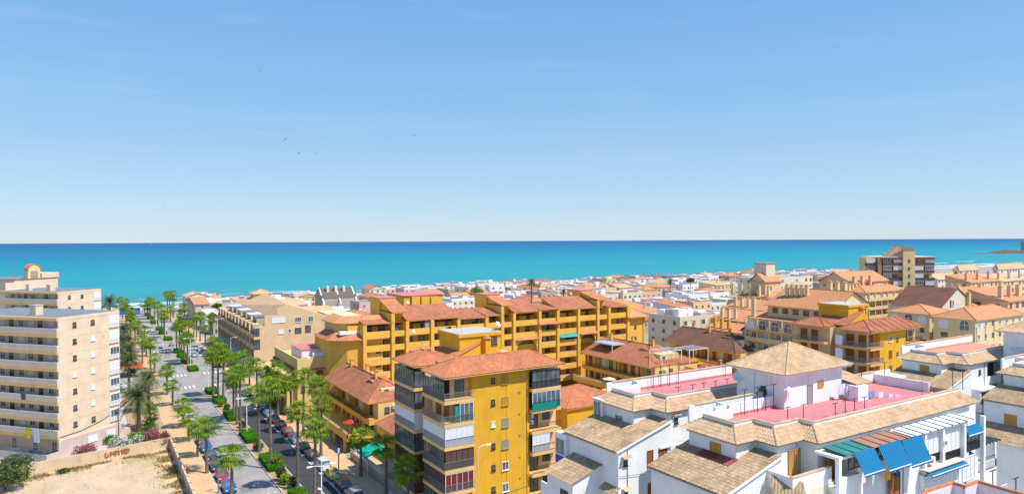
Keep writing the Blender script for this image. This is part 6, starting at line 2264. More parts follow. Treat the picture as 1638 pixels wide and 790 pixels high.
MB().fbox(FPl, 2.0, 2.25, 0, .12, 8, 23.8).fbox(FPl, 4.0, 4.2, 0, .12, 8, 23.8).build('pilaster', WHITE, PH)
dish(PH, 57.0, 47.6, 21.8, .55, -.8)
dish(PH, 57.6, 42.0, 21.5, .35, 0)
mb = MB().tiles([(66.6, 40.6, 22.1), (69.6, 40.6, 22.1), (69.6, 44.8, 22.9), (66.6, 44.8, 22.9)], .25, .06, course=.4)
mb.build('lean_to_roof', TILEK, PH)
MB().box(66.6, 69.4, 41.2, 45, 20.4, 22.05).build('lean_to_wall', WHITE, PH)
MB().box(66.2, 68, 40.2, 41.2, ZF, ZF + 1.5).build('terrace_wall', WHITE, PH)
PH3 = penthouse('white stair penthouse with pyramid roof at the right edge', 109.2, 119, 38.9, 45.0, 24.0, 2.3)
dish(PH3, 108.8, 42.8, 20.6, .5, -.6); dish(PH3, 108.6, 41.6, 20.6, .45, -.2); dish(PH3, 108.9, 43.6, 20.7, .4, -1)
# K2 walls behind terrace: inner parapet left of the penthouse, skirting
MB().box(48.7, 57.2, 43.2, 43.4, ZE, ZE + 1.5).build('inner_parapet', WHITE, K2)
MB().box(50.6, 57.2, 43.14, 43.2, ZF, ZF + .25).build('painted_skirting', PINKF, K2)
MB().box(66.6, 80, 44.6, 44.8, ZE - 1, ZE + 1.5).box(76.4, 76.6, 38.5, 44.6, ZE - .5, ZE + 1.4).build('inner_parapet', WHITE, K2)
MB().box(76.4, 81, 36, 44.6, 0, ZE - .5).build('rear_wall', WHITE, K2)
mb = MB().tiles([(76.6, 34.2, ZE), (78.1, 34.2, ZE), (76.6, 35.7, ZE + .95)], .27, .09, course=.4).tiles([(78.1, 34.2, ZE), (78.1, 40.5, ZE), (76.6, 40.5, ZE + .95), (76.6, 35.7, ZE + .95)], .27, .09, course=.4)
mb.build('end_roof', TILEK, K2)
# K1 terrace laid between K1 and the penthouse already; posts
k = 0
posts = []
for px, py in ((1083, 658), (1107, 654), (1126, 650), (1145, 648), (1163, 643)): pass
for (px, py, h) in ((1260, 680, 1.35), (1285, 675, 1.35), (1336, 672, 1.3), (1352, 667, 1.3), (1367, 664, 1.3), (1383, 661, 1.3)):
    x, y, _ = PZ(px, py - 5, ZF); posts.append((x, max(y, 36.6) if x < 51 else max(y, 36.1), h, 'foreground pink terrace, front row'))
for (px, py) in ((1198, 665), (1216, 660), (1232, 658), (1247, 656), (1262, 652)):
    x, y, _ = PZ(px, py, ZF); posts.append((x, 42.9, 2.4, 'foreground pink terrace by the inner wall'))
for px in (1085, 1108, 1126, 1145, 1163):
    x, y, _ = PZ(px, 648, ZF); posts.append((PY(px, 640, 50.6)[0], 50.6, 1.35, 'pink terrace behind, front row'))
for px in (1045, 1057, 1071, 1085, 1160):
    posts.append((PY(px, 610, 56.2)[0], 56.2, 2.3, 'pink terrace behind, along the back wall'))
for px, y in ((1340, 44.3), (1363, 44.3), (1378, 44.3), (1415, 44.3), (1524, 37.5), (1540, 37.2)):
    posts.append((PY(px, 600, y)[0], y, 2.2, 'foreground pink terrace by the washing'))
for px in (1562, 1576, 1590):
    posts.append((PY(px, 545, 53.0)[0], 53.0, 2.2, 'salmon terrace, along its back wall'))
from collections import Counter
cnt = Counter()
for (x, y, h, w_) in posts:
    cnt[w_] += 1
    tstand(x, y, ZF, h, 'clothes post on the %s, %s from left' % (w_, ['first', 'second', 'third', 'fourth', 'fifth', 'sixth'][cnt[w_] - 1]))
# washing on the lines
LC_ = [(.72, .70, .80), (.62, .60, .78), (.7, .62, .7), (.6, .68, .85), (.55, .62, .85), (.25, .32, .6), (.75, .75, .8), (.5, .45, .8)]
for i, (px, py, w, h) in enumerate(((1346, 621, .9, 1.1), (1357, 624, .7, 1.0), (1366, 625, .6, .9), (1374, 628, .8, 1.0), (1383, 631, .7, 1.1), (1394, 632, 1.0, .7), (1408, 634, .8, 1.1), (1418, 637, .6, .7), (1424, 637, .6, .7), (1434, 638, .7, .8))):
    a = PY(px, py - 3, 41.5 - i * .25)
    cloth('pale washing on the roof line, %s piece from the penthouse' % ['first', 'second', 'third', 'fourth', 'fifth', 'sixth', 'seventh', 'eighth', 'ninth', 'tenth'][i], ((a[0] - w / 2, a[1], a[2] + .3), (a[0] + w / 2, a[1] - .1, a[2] + .3), h), plain('washing_cloth_%s' % 'abcdefghij'[i], LC_[i % 8], .85, var=.15), group='washing on the roof line')
a = PY(1436, 640, 38.6)
cloth('long dark grey sheet on the right roof line', ((a[0] - 1.6, 38.6, a[2]), (a[0] + 2.4, 38.4, a[2]), 1.2), plain('dark_grey_sheet', (.25, .22, .28), .85))
cloth('violet towel over the dark grey sheet', ((a[0] + .5, 38.45, a[2] + .03), (a[0] + 1.8, 38.4, a[2] + .03), 1.1), plain('violet_towel', (.25, .12, .6), .85))
# K3 loggias on the right
FK = Face(98, 45.22, 0)
FKr = Face(98, 46.92, 0)
for (z, st) in ((17.1, 'slide'), (14.1, 'shut'), (11.1, 'slide')):
    MB().box(105.0, 118, 45.22, 46.92, z - .3, z).build('balcony', WHITE, K3)
    MB().box(105.0, 118, 45.22, 45.4, z, z + .85).box(110.9, 111.3, 45.4, 46.92, z, z + 2.75).build('balcony_parapet', WHITE, K3)
    MB().box(108.2, 108.7, 45.0, 45.45, z - .2, z + 1.25).build('pillar', WHITE, K3)
    for s, st2 in ((7.6, 'blind'), (9.4, st), (11.2, st), (14, 'slide')): window(K3, FKr, s, z, 1.4, 2.1, st2, d=0, sill=False)
for (z,) in ((14.1,), (11.1,)):
    MB().box(100.4, 105.0, 43.9, 45.2, z - .3, z).box(100.4, 105.0, 43.9, 44.05, z, z + .85).box(100.4, 100.7, 44.05, 45.2, z, z + 2.6).box(104.7, 105.0, 44.05, 45.2, z, z + 2.6).box(100.4, 105.0, 43.9, 45.2, z + 2.6, z + 2.8).build('balcony', WHITE, K3)
    window(K3, FK, 4.0, z, 1.8, 2.1, 'slide', d=0, sill=False)
window(K3, FK, 4.6, 18.6, .5, .6, 'dark')
window(K3, FK, 2.2, 13.8, 1.0, 1.5, 'ochre')
MB().box(93.2, 96.9, 50.8, 55, 0, 18.3).build('rear_wing', WHITE, K3)
# K4: window on the lower wing
window(K4, Face(92.5, 40, -90), 2.0, 14.6, 1.3, 1.6, 'ochre')
MB().tiles([(88.5, 40, 13.6), (88.5, 32, 13.6), (92.6, 32, 14.9), (92.6, 40, 14.9)], .27, .09, course=.4).build('porch_roof', TILEL, K4)
MB().box(89, 92.6, 32.2, 39.8, 0, 13.6).build('porch_wall', WHITE, K4)
# near parapets with tile coping in the bottom right corner
NP = thing('roof_parapet', 'stepped pinkish parapet with tile coping in the bottom right corner', 'parapet', (48, 22, 0))
pts = [PD(1470, 800, 47), PD(1482, 782, 46.5), PD(1524, 770, 46), PD(1542, 776, 45), PD(1563, 768, 45.5), PD(1600, 779, 44), PD(1650, 792, 43)]
mb, cp, wb = MB(), MB(), MB()
zt = 20.7
pts = [PZ(px, py, zt) for px, py in ((1470, 800), (1481, 783), (1523, 770), (1541, 776), (1563, 768), (1600, 779), (1655, 794))]
for a, b3 in zip(pts, pts[1:]):
    d = Vector((b3[0] - a[0], b3[1] - a[1], 0)); d.normalize(); n = Vector((-d.y, d.x, 0)) * .12
    mb.prism([(a[0] - n.x, a[1] - n.y), (b3[0] - n.x, b3[1] - n.y), (b3[0] + n.x, b3[1] + n.y), (a[0] + n.x, a[1] + n.y)], 15, zt - .08)
    cp.tube([(a[0], a[1], zt - .07), (b3[0], b3[1], zt - .07)], .14, 7)
mb.build('wall_body', PINKW, NP)
cp.build('coping', TERRA, NP)
for i, (px, py, h) in enumerate(((1588, 752, 1.9), (1625, 764, 1.7))):
    q = PZ(px, 790, 19.6)
    tstand(q[0], q[1], 18.9, PY(px, py, q[1])[2] - 18.9, 'rusty clothes post in the bottom right corner, %s of two' % ('left' if i == 0 else 'right'))

# downpipes and cables on the white walls
for root, pts in ((K1, [(42.5, 48.2, 0, 17.6), (47.9, 48.3, 0, 19.9), (52.8, 48.68, 17.0, 20.1)]), (K2, [(47.5, 37.6, 18.9, 20.1), (50.4, 35.95, 17.6, 20.1), (60.5, 32.6, 10, 19.5)]), (K3, [(104, 45.1, 0, 20), (99.4, 46.9, 15, 20)])):
    for (x, y, z0, z1) in pts:
        MB().tube([(x, y, z0), (x, y, z1)], .045, 6).build('downpipe', GREYM if root is K3 else CONC, root)
MB().tube([(41.5, 48.15, 15.2), (44, 48.12, 15.0), (47.9, 48.15, 15.4)], .02, 4).build('cable', DFRAME, K1)

for x, y in ((50.5, 54), (62, 51)): antenna(K1, x, y, ZF, 3.0)
for x, y in ((72.5, 37.2), (79.2, 44.2)): antenna(K2, x, y, ZF - .3, 2.6)
dish(K2, 70.5, 44.0, ZF, .4, -.5)
antenna(PH, 61.9, 45.0, 26.2, 2.2)
# ------------------------------------------------------------------ arcaded beige building by the avenue
D_ = thing('arcaded_building', 'long beige building with framed roof terraces and sand coloured tiled roof beside the avenue', 'building', (40, 205, 0))
x0, y0, y1 = 40.0, 204.5, 268.0
MB().box(x0 + 1.6, 62, y0, y1, 0, 12.2).build('wall', SANDY, D_)
MB().box(x0, x0 + 1.6, y0, y0 + .4, 0, 12.9).build('end_pier', SANDY, D_)
mb = MB()
cr_ = MB()
nb = 11
for k in range(nb + 1):
    y = y0 + (y1 - y0) * k / nb
    mb.box(x0, x0 + 1.6, y - .35 if k else y, y + .35, 0, 10.2)
mb.box(x0, x0 + 1.6, y0, y1, 9.4, 10.6).box(x0, x0 + 1.6, y0, y1, 6.2, 7.4).box(x0, x0 + 1.6, y0, y1, 3.1, 3.9)
mb.build('arcade', SANDY, D_)
for k in range(nb):
    y = y0 + (y1 - y0) * (k + .5) / nb
    w = 2.0
    cr_ = MB().box(x0, x0 + 1.8, y - 2.0, y - 1.6, 10.6, 13.1).box(x0, x0 + 1.8, y + .9, y + 1.3, 10.6, 13.1).box(x0, x0 + 1.8, y - 2.0, y + 1.3, 13.1, 13.4)
    cr_.build('terrace_frame', SANDY, D_)
    FLd = Face(x0 + 1.6, y + 2.2, -90)
    window(D_, FLd, .4, 7.4, 3.0, 1.9, 'slide', sill=False)
    window(D_, FLd, .4, 4.0, 3.0, 2.0, 'slide', sill=False)
    MB().box(x0, x0 + .1, y - 2.2, y + 2.2, 10.6, 11.3).build('railing', DFRAME, D_)
FDd = Face(x0, y0, 0)
# end wall with gable rising to the ridge
mb = MB()
prof = [(40, 0), (64, 0), (64, 14.5), (59.2, 15.4), (49.6, 18.7), (46.5, 17.6), (46.5, 15.8), (43, 15.8), (43, 12.9), (40, 12.9)]
mb.idx([(a, y0 - .05, b3) for a, b3 in prof] + [(a, y0 + .4, b3) for a, b3 in prof], [tuple(range(len(prof))), tuple(reversed(range(len(prof), 2 * len(prof))))] + [(i, i + len(prof), (i + 1) % len(prof) + len(prof), (i + 1) % len(prof)) for i in range(len(prof))])
mb.build('end_wall', SANDY, D_)
FE = Face(40, y0 - .05, 0)
for (px0, py0, px1, py1, st) in ((405.5, 525.5, 415, 537.5, 'slide'), (405.5, 543.5, 416, 558.5, 'slide'), (471.5, 507.5, 482, 515, 'blue'), (493, 506, 501, 514, 'blue'), (471.5, 524.5, 482, 533, 'slide'), (488, 520.5, 497, 531.5, 'slide'), (445.5, 526.5, 454, 533, 'blind'), (461.5, 526, 465.5, 532, 'win'), (435, 507, 456, 515, 'blind')):
    a, b3 = PY(px0, py0, y0), PY(px1, py1, y0)
    window(D_, FE, a[0] - 40, b3[2], b3[0] - a[0], a[2] - b3[2], st)
MB().box(61, 66, 203.6, 204.45, 0, 14.3).build('pale_wing', CREAMY, D_)
MB().box(64, 72, 204.5, 225, 0, 14.2).build('rear_wing', CREAMY, D_)
mb = MB()
mb.idx([(44.5, y1, 14.0), (44.5, y0 + .4, 14.0), (49.6, y0 + .4, 18.6), (55, y1, 18.6)], [(0, 1, 2, 3)])
mb.idx([(49.6, y0 + .4, 18.6), (62, y0 + .4, 14.4), (64, y1, 14.4), (55, y1, 18.6)], [(0, 1, 2, 3)])
mb.build('roof', TILES, D_)
MB().box(44.6, 62, y0 + .5, y1, 12, 13.98).build('upper_wall', SANDY, D_)
q = PD(417, 470, 250)
MB().box(q[0] - 3, q[0] + 3, q[1] - 3, q[1] + 3, 12, q[2] + .3).build('stair_tower', PEACH, D_)
hip_roof(D_, q[0] - 3, q[0] + 3, q[1] - 3, q[1] + 3, q[2] + .3, 1.5, TILES, over=.6, fas=PEACH)
for k in range(6):
    y = y0 + 6 + k * 8
    MB().box(42.0, 44.6, y, y + 5.5, 12.2, 14.9).build('roof_room', CREAM if k % 2 else GREYB, D_)
    MB().box(41.6, 45.2, y - .2, y + 5.7, 14.9, 15.05).build('terrace_cover', PLAST if k % 2 else GREYM, D_)
    window(D_, Face(42.0, y + 5.5, -90), .5, 12.4, 4.2, 2.0, 'slide', sill=False)
cloth('orange yellow curtain on the corner roof terrace of the arcaded building', ((44.6, 205.3, 15.7), (46.2, 205.3, 15.7), 2.4), plain('orange_curtain_cloth', (.8, .35, .01), .8), 'curtain', 'curtain', None)
MB().box(37.6, 40, 207, 262, 0, 3.4).build('ground_floor_porch', CONC, D_)
for k in range(4): MB().box(36.6, 38, 212 + k * 12, 216 + k * 12, 2.9, 3.0).build('awning', PLAST, D_)

# small yellow building between the arcade and the long complex
E_ = thing('corner_building', 'small yellow building with white roof terrace and zigzag tile ledge behind the palms', 'building', (37.6, 147, 0))
MB().box(37.6, 46, 147.2, 168, 0, 11.0).build('wall', YEL3, E_)
MB().box(37.6, 37.9, 147.2, 168, 11, 12.1).box(37.9, 46, 147.2, 147.5, 11, 12.1).build('parapet', YEL3, E_)
mb = MB()
for k in range(26): mb.box(37.5 + k * .33, 37.7 + k * .33, 147.0, 147.2, 9.55, 9.8)
mb.tiles([(37.0, 168, 9.6), (37.0, 147, 9.6), (37.6, 147, 9.95), (37.6, 168, 9.95)], .3, .06)
mb.build('tile_ledge', TERRB, E_)
MB().box(39.5, 45.5, 151, 160, 11, 13.4).build('roof_room', PINKW, E_)
MB().box(39.3, 45.7, 150.8, 160.2, 13.4, 13.5).build('roof_terrace', PINKF, E_)
MB().box(40, 44.5, 148, 150.8, 11.9, 12.0).box(41, 46, 147.6, 148.2, 12.2, 13).build('white_roof_shelter', PLAST, E_)
FEe = Face(37.6, 147.2, 0)
for (s, z, w, h, st) in ((.7, 8.2, .9, 1.3, 'dark'), (4.0, 8.2, 1.5, 1.1, 'shut'), (4.1, 5.2, 1.3, 1.1, 'red'), (.7, 5.0, .9, 1.3, 'dark')):
    window(E_, FEe, s, z, w, h, st)
for k in range(4):
    y = 149 + k * 5
    mb = MB()
    r = 1.6
    N = 8
    cy = y + 1.6
    for i in range(N):
        a0, a1 = math.pi * i / N, math.pi * (i + 1) / N
        mb.face([(35.6, cy - 1.4 * math.cos(a0), 6.4 + 1.4 * math.sin(a0)), (35.6, cy - 1.4 * math.cos(a1), 6.4 + 1.4 * math.sin(a1)), (35.6, cy - 2.2 * math.cos(a1), 8.4), (35.6, cy - 2.2 * math.cos(a0), 8.4)])
        mb.face([(35.6, cy - 1.4 * math.cos(a0), 6.4 + 1.4 * math.sin(a0)), (35.6, cy - 1.4 * math.cos(a1), 6.4 + 1.4 * math.sin(a1)), (37.6, cy - 1.4 * math.cos(a1), 6.4 + 1.4 * math.sin(a1)), (37.6, cy - 1.4 * math.cos(a0), 6.4 + 1.4 * math.sin(a0))])
    mb.box(35.6, 37.6, cy - 2.4, cy - 1.4, 0, 7.6).box(35.6, 37.6, cy + 1.4, cy + 2.4, 0, 7.6)
    mb.tiles([(35.3, cy + 2.5, 8.3), (35.3, cy - 2.5, 8.3), (37.6, cy - 2.5, 9.4), (37.6, cy + 2.5, 9.4)], .3, .06)
    mb.build('arched_balcony', YEL3, E_)
for px in ():
    pass


# ------------------------------------------------------------------ generic blocks placed from an eaves corner
def block(name, label, cat, cpx, cpy, z, lpx=None, rpx=None, D=12, W=12, wall=CREAMY, roof=('hip', 2.0, TERRO), floors=3, seed=1, styles=RANDW, over=.5, group=None, bays=True, rail_k='solid', upper=None, pm=None, fas=None, win_l=True, side=False, arches=()):
    rg = random.Random(seed)
    x, y, _ = PZ(cpx, cpy, z)
    y1 = PX(lpx, cpy, x)[1] if lpx else y + D
    x1 = PY(rpx, cpy, y)[0] if rpx else x + W
    if y1 - y > 90: y1 = y + 20
    root = thing(name, label, cat, (x, y, 0), 0, group)
    zt = z - .1
    hh = roof[0] != 'flat'
    MB().box(x, x1, y, y1, 0, zt).build('wall', wall, root)
    if hh: hip_roof(root, x, x1, y, y1, z, roof[1], roof[2], over=over, fas=fas or wall, kind=roof[0])
    else: flat_roof(root, x, x1, y, y1, zt, wall, roof[2], roof[1])
    FF, FLx = Face(x, y, 0), Face(x, y1, -90)
    for k in range(floors):
        zf = z - 3.0 * (k + 1) + .2
        if zf < .2: break
        for F, Wd, main in ((FF, x1 - x, not side), (FLx, y1 - y, side)):
            n = max(1, int(Wd / 3.6))
            if bays and main:
                o = MB().fbox(F, .1, Wd - .1, 0, 1.3, zf - .2, zf).fbox(F, .1, Wd - .1, 1.15, 1.3, zf, zf + .95).build('balcony', pm or wall, root)
                for i in range(n + 1):
                    a = .1 + (Wd - .5) * i / n
                    MB().fbox(F, a, a + .3, 1.0, 1.32, zf, zf + 2.6).build('pier', pm or wall, root)
            if not main and not win_l: continue
            for i in range(n):
                s = Wd * (i + .5) / n
                if k in arches and main:
                    arch_window(root, F, s - 1.2, zf + .1, 2.4, 2.5, rg.choice(('slide', 'slide', 'blind')), d=1.33 if bays else 0)
                    continue
                tall = bays and main and rg.random() < .6
                window(root, F, s - .6, zf + (.05 if tall else .95), rg.choice((1.0, 1.3, 1.6)) if main else 1.1, 2.1 if tall else 1.15, rg.choice(styles), sill=not tall)
    root['dims'] = (x, x1, y, y1)
    return root, x, x1, y, y1


WB = 'apartment block'
# beige complex left of the orange block (its long side faces the avenue)
m1, x, x1, y, y1 = block('apartment_block', 'cream block with arched window and white roller blinds left of the orange block', WB, 1322, 521, 16.5, 1196, None, W=13, wall=CREAMY, roof=('mono_x', 1.6, TERRO), floors=5, seed=21, styles=['blind', 'blind', 'blue', 'win'], bays=True, side=True, arches=(0,))
MB().box(x + 3, x1 + 5, y + 1, y1 - 4, 15, 19.8).build('upper_storey', CREAMY, m1)
hip_roof(m1, x + 2.4, x1 + 6, y, y1 - 4, 19.9, 4.2, TERRO, over=.5, fas=CREAMY, kind='gable_y')
for s in range(6): window(m1, Face(x + 3, y1 - 4, -90), 1.5 + s * 3, 18.1, 1.6, 1.2, 'void')
for k in range(5): chimney(m1, x + 7 + k * .2, y1 - 7 - k * 1.3, 20, 25.0, CREAMY, .8, TERRO)
for k in range(3): chimney(m1, x + 12 + k, y + 3 + k * 2.6, 20, 26, CREAMY, .9, TERRO)
chimney(m1, x + 1.5, y1 - .8, 16, 21.5, CREAMY, .9, TERRO)
g1, *_ = block('house', 'narrow cream gable fronted house with dark slate verge beside the cream block', 'house', 1208, 531, 12.0, 1187, None, W=7, wall=CREAM, roof=('gable_x', 2.0, TERRD), floors=3, seed=4, bays=False, styles=['shut', 'blind'])
for i, (a, b3, z, l_, w_, lab) in enumerate(((1222, 497, 14.5, 1160, CREAMY, 'cream house with orange roof and chimneys, top one of the cascade'), (1202, 516, 12.3, 1138, CREAMY, 'cream house with orange roof and laundry, middle one of the cascade'), (1194, 534, 10, 1126, YEL3, 'cream house with orange roof and white pergola, lowest of the cascade'))):
    h1, x, x1, y, y1 = block('house', lab, 'house', a, b3, z, l_, None, W=9, wall=w_, roof=('mono_x', 2.4, TERRO), floors=3, seed=30 + i, group='orange roofed houses in a cascade', bays=i > 0, side=True)
    for k in range(3): chimney(h1, x + 1.6, y1 - 3 - k * 2.6, z, z + 3.2, CREAMY if i < 2 else YEL, .8, TERRO)
m3, x, x1, y, y1 = block('apartment_block', 'cream row with long orange roof below the gabled peach house', WB, 1234, 477, 16, 1181, 1272, wall=CREAMY, roof=('hip', 2.2, TERRO), floors=4, seed=41, side=True)
MB().box(x + 3, x + 12, y + 5, y1 - 3, 16, 21.5).build('upper_house', PEACH, m3)
hip_roof(m3, x + 3, x + 12, y + 5, y1 - 3, 21.5, 3.0, TERRO, over=.5, fas=PEACH, kind='gable_x')
ym = (y + y1) / 2
MB().box(x + 6, x + 11, ym - .5, ym + 5, 16, 28).build('square_tower', CREAM, m3)
MB().box(x + 5.8, x + 11.2, ym - .7, ym + 5.2, 28, 28.3).build('tower_cap', PINKF, m3)
for s in (3, 8): window(m3, Face(x + 3, y1 - 3, -90), s, 18.6, 1.4, 1.3, 'void')
for k in range(5): chimney(m3, x + 1, y + 2 + k * 4.0, 16, 20, CREAMY, .9, TERRO)
m5, *_ = block('apartment_block', 'plain cream flat roofed block near the shore behind the peach house', WB, 1215, 447, 18, 1180, 1300, wall=CREAM, roof=('flat', .8, ROOFG), floors=4, seed=43, bays=False)
# brown flat blocks towards the sea
block('apartment_block', 'brown flat roofed block by the shore with dark red terrace', WB, 1325, 455, 14, 1285, 1360, wall=BROWNR if False else GREYB, roof=('flat', .6, PINKF), floors=3, seed=44, bays=False)
block('apartment_block', 'taller greyish brown block by the shore beside the dark red terrace', WB, 1358, 440, 18, 1332, 1376, wall=GREYB, roof=('flat', .6, ROOFG), floors=4, seed=45, bays=False)
# peach gabled house and colonnaded row
m9, x, x1, y, y1 = block('apartment_block', 'cream row with orange roof and open colonnaded galleries', WB, 1384, 468, 18.5, 1345, 1453, wall=CREAMY, roof=('hip', 1.8, TERRO), floors=4, seed=46, styles=['void', 'shut', 'win'])
for k in range(5): chimney(m9, x - 2 + k * 2.0, y + 6, 15, 21, CREAMY, 1.0, TERRO)
m10, x, x1, y, y1 = block('house', 'peach gabled house with orange roof in front of the shoreside tower', 'house', 1360, 452, 21.5, None, 1420, D=12, wall=PEACH, roof=('gable_x', 3.5, TERRO), floors=3, seed=47, bays=False)
for k in range(3): chimney(m10, x + 1 + k * 5, y - .8, 14, 23.5, PEACH, 1.0, TERRO)
# right group
m4, x, x1, y, y1 = block('apartment_block', 'cream block with arched galleries and dark glazing at the right', WB, 1560, 512, 17, 1493, 1636, wall=CREAMY, roof=('hip', 2.4, TERRO), floors=4, seed=48, styles=['slide', 'win', 'blue'], side=True, arches=(0,), bays=False)
for k in range(2): arch_window(m4, Face(x, y, 0), .8 + k * 1.9, 14.3, 1.5, 2.4, 'blind')
m4c, x, x1, y, y1 = block('apartment_block', 'cream block with arched windows and orange roof left of the gable house', WB, 1487, 503, 17, 1421, None, W=12, wall=CREAMY, roof=('hip', 2.0, TERRO), floors=5, seed=50, styles=['blind', 'void'], side=True, arches=(0,), bays=False)
q = PZ(1500, 490, 18)
gh = thing('gabled_house', 'house with steep reddish brown roof and plain cream gable, right of centre', 'house', (q[0], q[1], 0))
X0, Y0 = PY(1505, 493, 100)[0], 100
X1 = PY(1546, 493, 100)[0]
zr = PY(1532, 461, 100)[2]
ze_ = PY(1505, 493, 100)[2]
mb = MB()
mb.idx([(X0, Y0, 0), (X1, Y0, 0), (X1, Y0, zr - 3), ((X0 + X1) / 2 + 2, Y0, zr), (X0, Y0, ze_), (X0, Y0 + 14, 0), (X1, Y0 + 14, 0), (X1, Y0 + 14, zr - 3), ((X0 + X1) / 2 + 2, Y0 + 14, zr), (X0, Y0 + 14, ze_)], [(0, 1, 2, 3, 4), (9, 8, 7, 6, 5), (0, 4, 9, 5), (1, 6, 7, 2)])
mb.build('wall', CREAM, gh)
mb = MB().idx([(X0 - .4, Y0 - .3, ze_ + .05), (X0 - .4, Y0 + 14.3, ze_ + .05), ((X0 + X1) / 2 + 2, Y0 + 14.3, zr + .1), ((X0 + X1) / 2 + 2, Y0 - .3, zr + .1), (X1 + .3, Y0 - .3, zr - 2.9), (X1 + .3, Y0 + 14.3, zr - 2.9)], [(0, 3, 2, 1), (3, 4, 5, 2)])
mb.build('roof', TERRD, gh)
window(gh, Face(X0, Y0, 0), 5, ze_ + .2, .8, 1.8, 'void'); window(gh, Face(X0, Y0, 0), 6.4, ze_ + .2, .8, 1.8, 'blue')
RG = [('apartment_block', 'low cream row with long orange roof and two brown windows, far right', 1542, 476, 17, None, 1622, CREAMY, ('mono_y', 2.0, TERRO), 51, False, 12),
      ('house', 'peach house with bright orange roof among chimneys, far right', 1553, 452, 18, None, 1597, PEACH, ('mono_y', 3.0, TERRO), 52, False, 10),
      ('house', 'pink house with tiled hip roof nearest the dunes, left of two', 1534, 433, 18, 1524, 1566, PINKW, ('hip', 3.0, TILES), 53, False, 14),
      ('house', 'pink house with tiled hip roof nearest the dunes, right of two', 1596, 431, 18, 1588, 1640, PINKW, ('hip', 3.2, TILES), 54, False, 14),
      ('house', 'greyish house with brown tile roof and glazed corner below the pink houses', 1500, 447, 13, 1484, 1545, CREAM, ('mono_y', 3.0, TILES), 55, False, 10),
      ('house', 'house with lichened tile roof at the far right edge', 1604, 450, 16, None, 1645, CREAMY, ('mono_y', 3.0, TILES), 56, False, 10),
      ('apartment_block', 'cream rear wing with orange roof behind the arched galleries', 1560, 492, 17, None, 1645, CREAMY, ('hip', 2.2, TERRO), 57, False, 12),
      ('house', 'small orange roofed house beside the colonnaded row', 1450, 483, 15, None, 1485, CREAMY, ('hip', 1.6, TERRO), 58, False, 8),
      ('house', 'small orange roofed house with white windows right of the colonnade', 1460, 490, 15, None, 1500, CREAMY, ('hip', 1.6, TERRO), 59, False, 8),
      ('house', 'peach coloured house behind the orange roofs, right edge', 1612, 482, 19, None, 1650, PEACH, ('mono_y', 3.0, TERRO), 60, False, 10)]
for nm, lab, cp_, cy2, z, lp, rp, wl, rf, sd_, by, D in RG:
    r_, x, x1, y, y1 = block(nm, lab, 'house' if nm == 'house' else WB, cp_, cy2, z, lp, rp, D=D, wall=wl, roof=rf, floors=3, seed=sd_, bays=by)
    if wl in (CREAMY, PEACH):
        for k in range(3): chimney(r_, x + 1.5 + k * (x1 - x - 3) / 2.2, y + 2.5, z, z + 4.0, wl, 1.0, TERRO)
# cream block with cluttered white roof, centre
m11, x, x1, y, y1 = block('apartment_block', 'pale cream block with cluttered white roof terraces in the centre', WB, 1088, 511, 12, 1037, 1145, wall=CREAM, roof=('flat', .9, CONC), floors=4, seed=61, styles=['dark', 'shut', 'blue'], bays=True)
rg = random.Random(9)
for k in range(14):
    a, b3 = rg.uniform(x + 1, x1 - 4), rg.uniform(y + 1, y1 - 4)
    w_, d_, h_ = rg.uniform(2, 4), rg.uniform(2, 4), rg.uniform(1.2, 2.8)
    MB().box(a, a + w_, b3, b3 + d_, 11.9, 12 + h_).build('roof_room', rg.choice((WHITE, WHITE, CREAM, PINKB)), m11)

# ------------------------------------------------------------------ shoreside tower of flats
q = PD(1411, 412, 268)
N_ = thing('apartment_tower', 'eight storey cream and brown tower with striped balconies by the shore', 'apartment block', (q[0], q[1], 0), -YAW, None, design=False)
x, y, zt = 0.0, 0.0, q[2]
xa, xb, xc = 7.9, 12.6, 20.6
MB().box(x, xc, y + 1.4, y + 16, 0, zt).build('wall', CREAMY, N_)
MB().box(x - 5.0, x, y + 2.4, y + 8, 0, zt).build('wall', CREAMY, N_)
MB().box(x - .3, xc + .2, y - .1, y + 16, zt, zt + .35).build('roof_slab', CREAM, N_)
MB().box(x - 1.4, x - .01, y + .2, y + 2.4, 0, zt).build('brown_shaft', BROWNR, N_)
MB().box(xa, xb, y - .6, y + 8, 0, zt + 3.15).build('stair_tower', CREAMY, N_)
MB().idx([(xa - 5.5, y + 1, zt), (xa, y - .55, zt), (xa, y - .55, zt + 3.2), (xa + .3, y + 4, zt + 4.6), (xa - 5.5, y + 6, zt), (xa, y + 7, zt)], [(0, 1, 2, 3), (0, 3, 4), (4, 3, 5)]).build('sloping_brown_wall', BROWNR, N_)
hip_roof(N_, xa, xb, y - .6, y + 8, zt + 3.2, 1.4, TERRD, over=.2, fas=CREAMY, kind='mono_y')
BRD = stucco('brown_balcony_band', (.17, .10, .085), .1)
rg = random.Random(12)
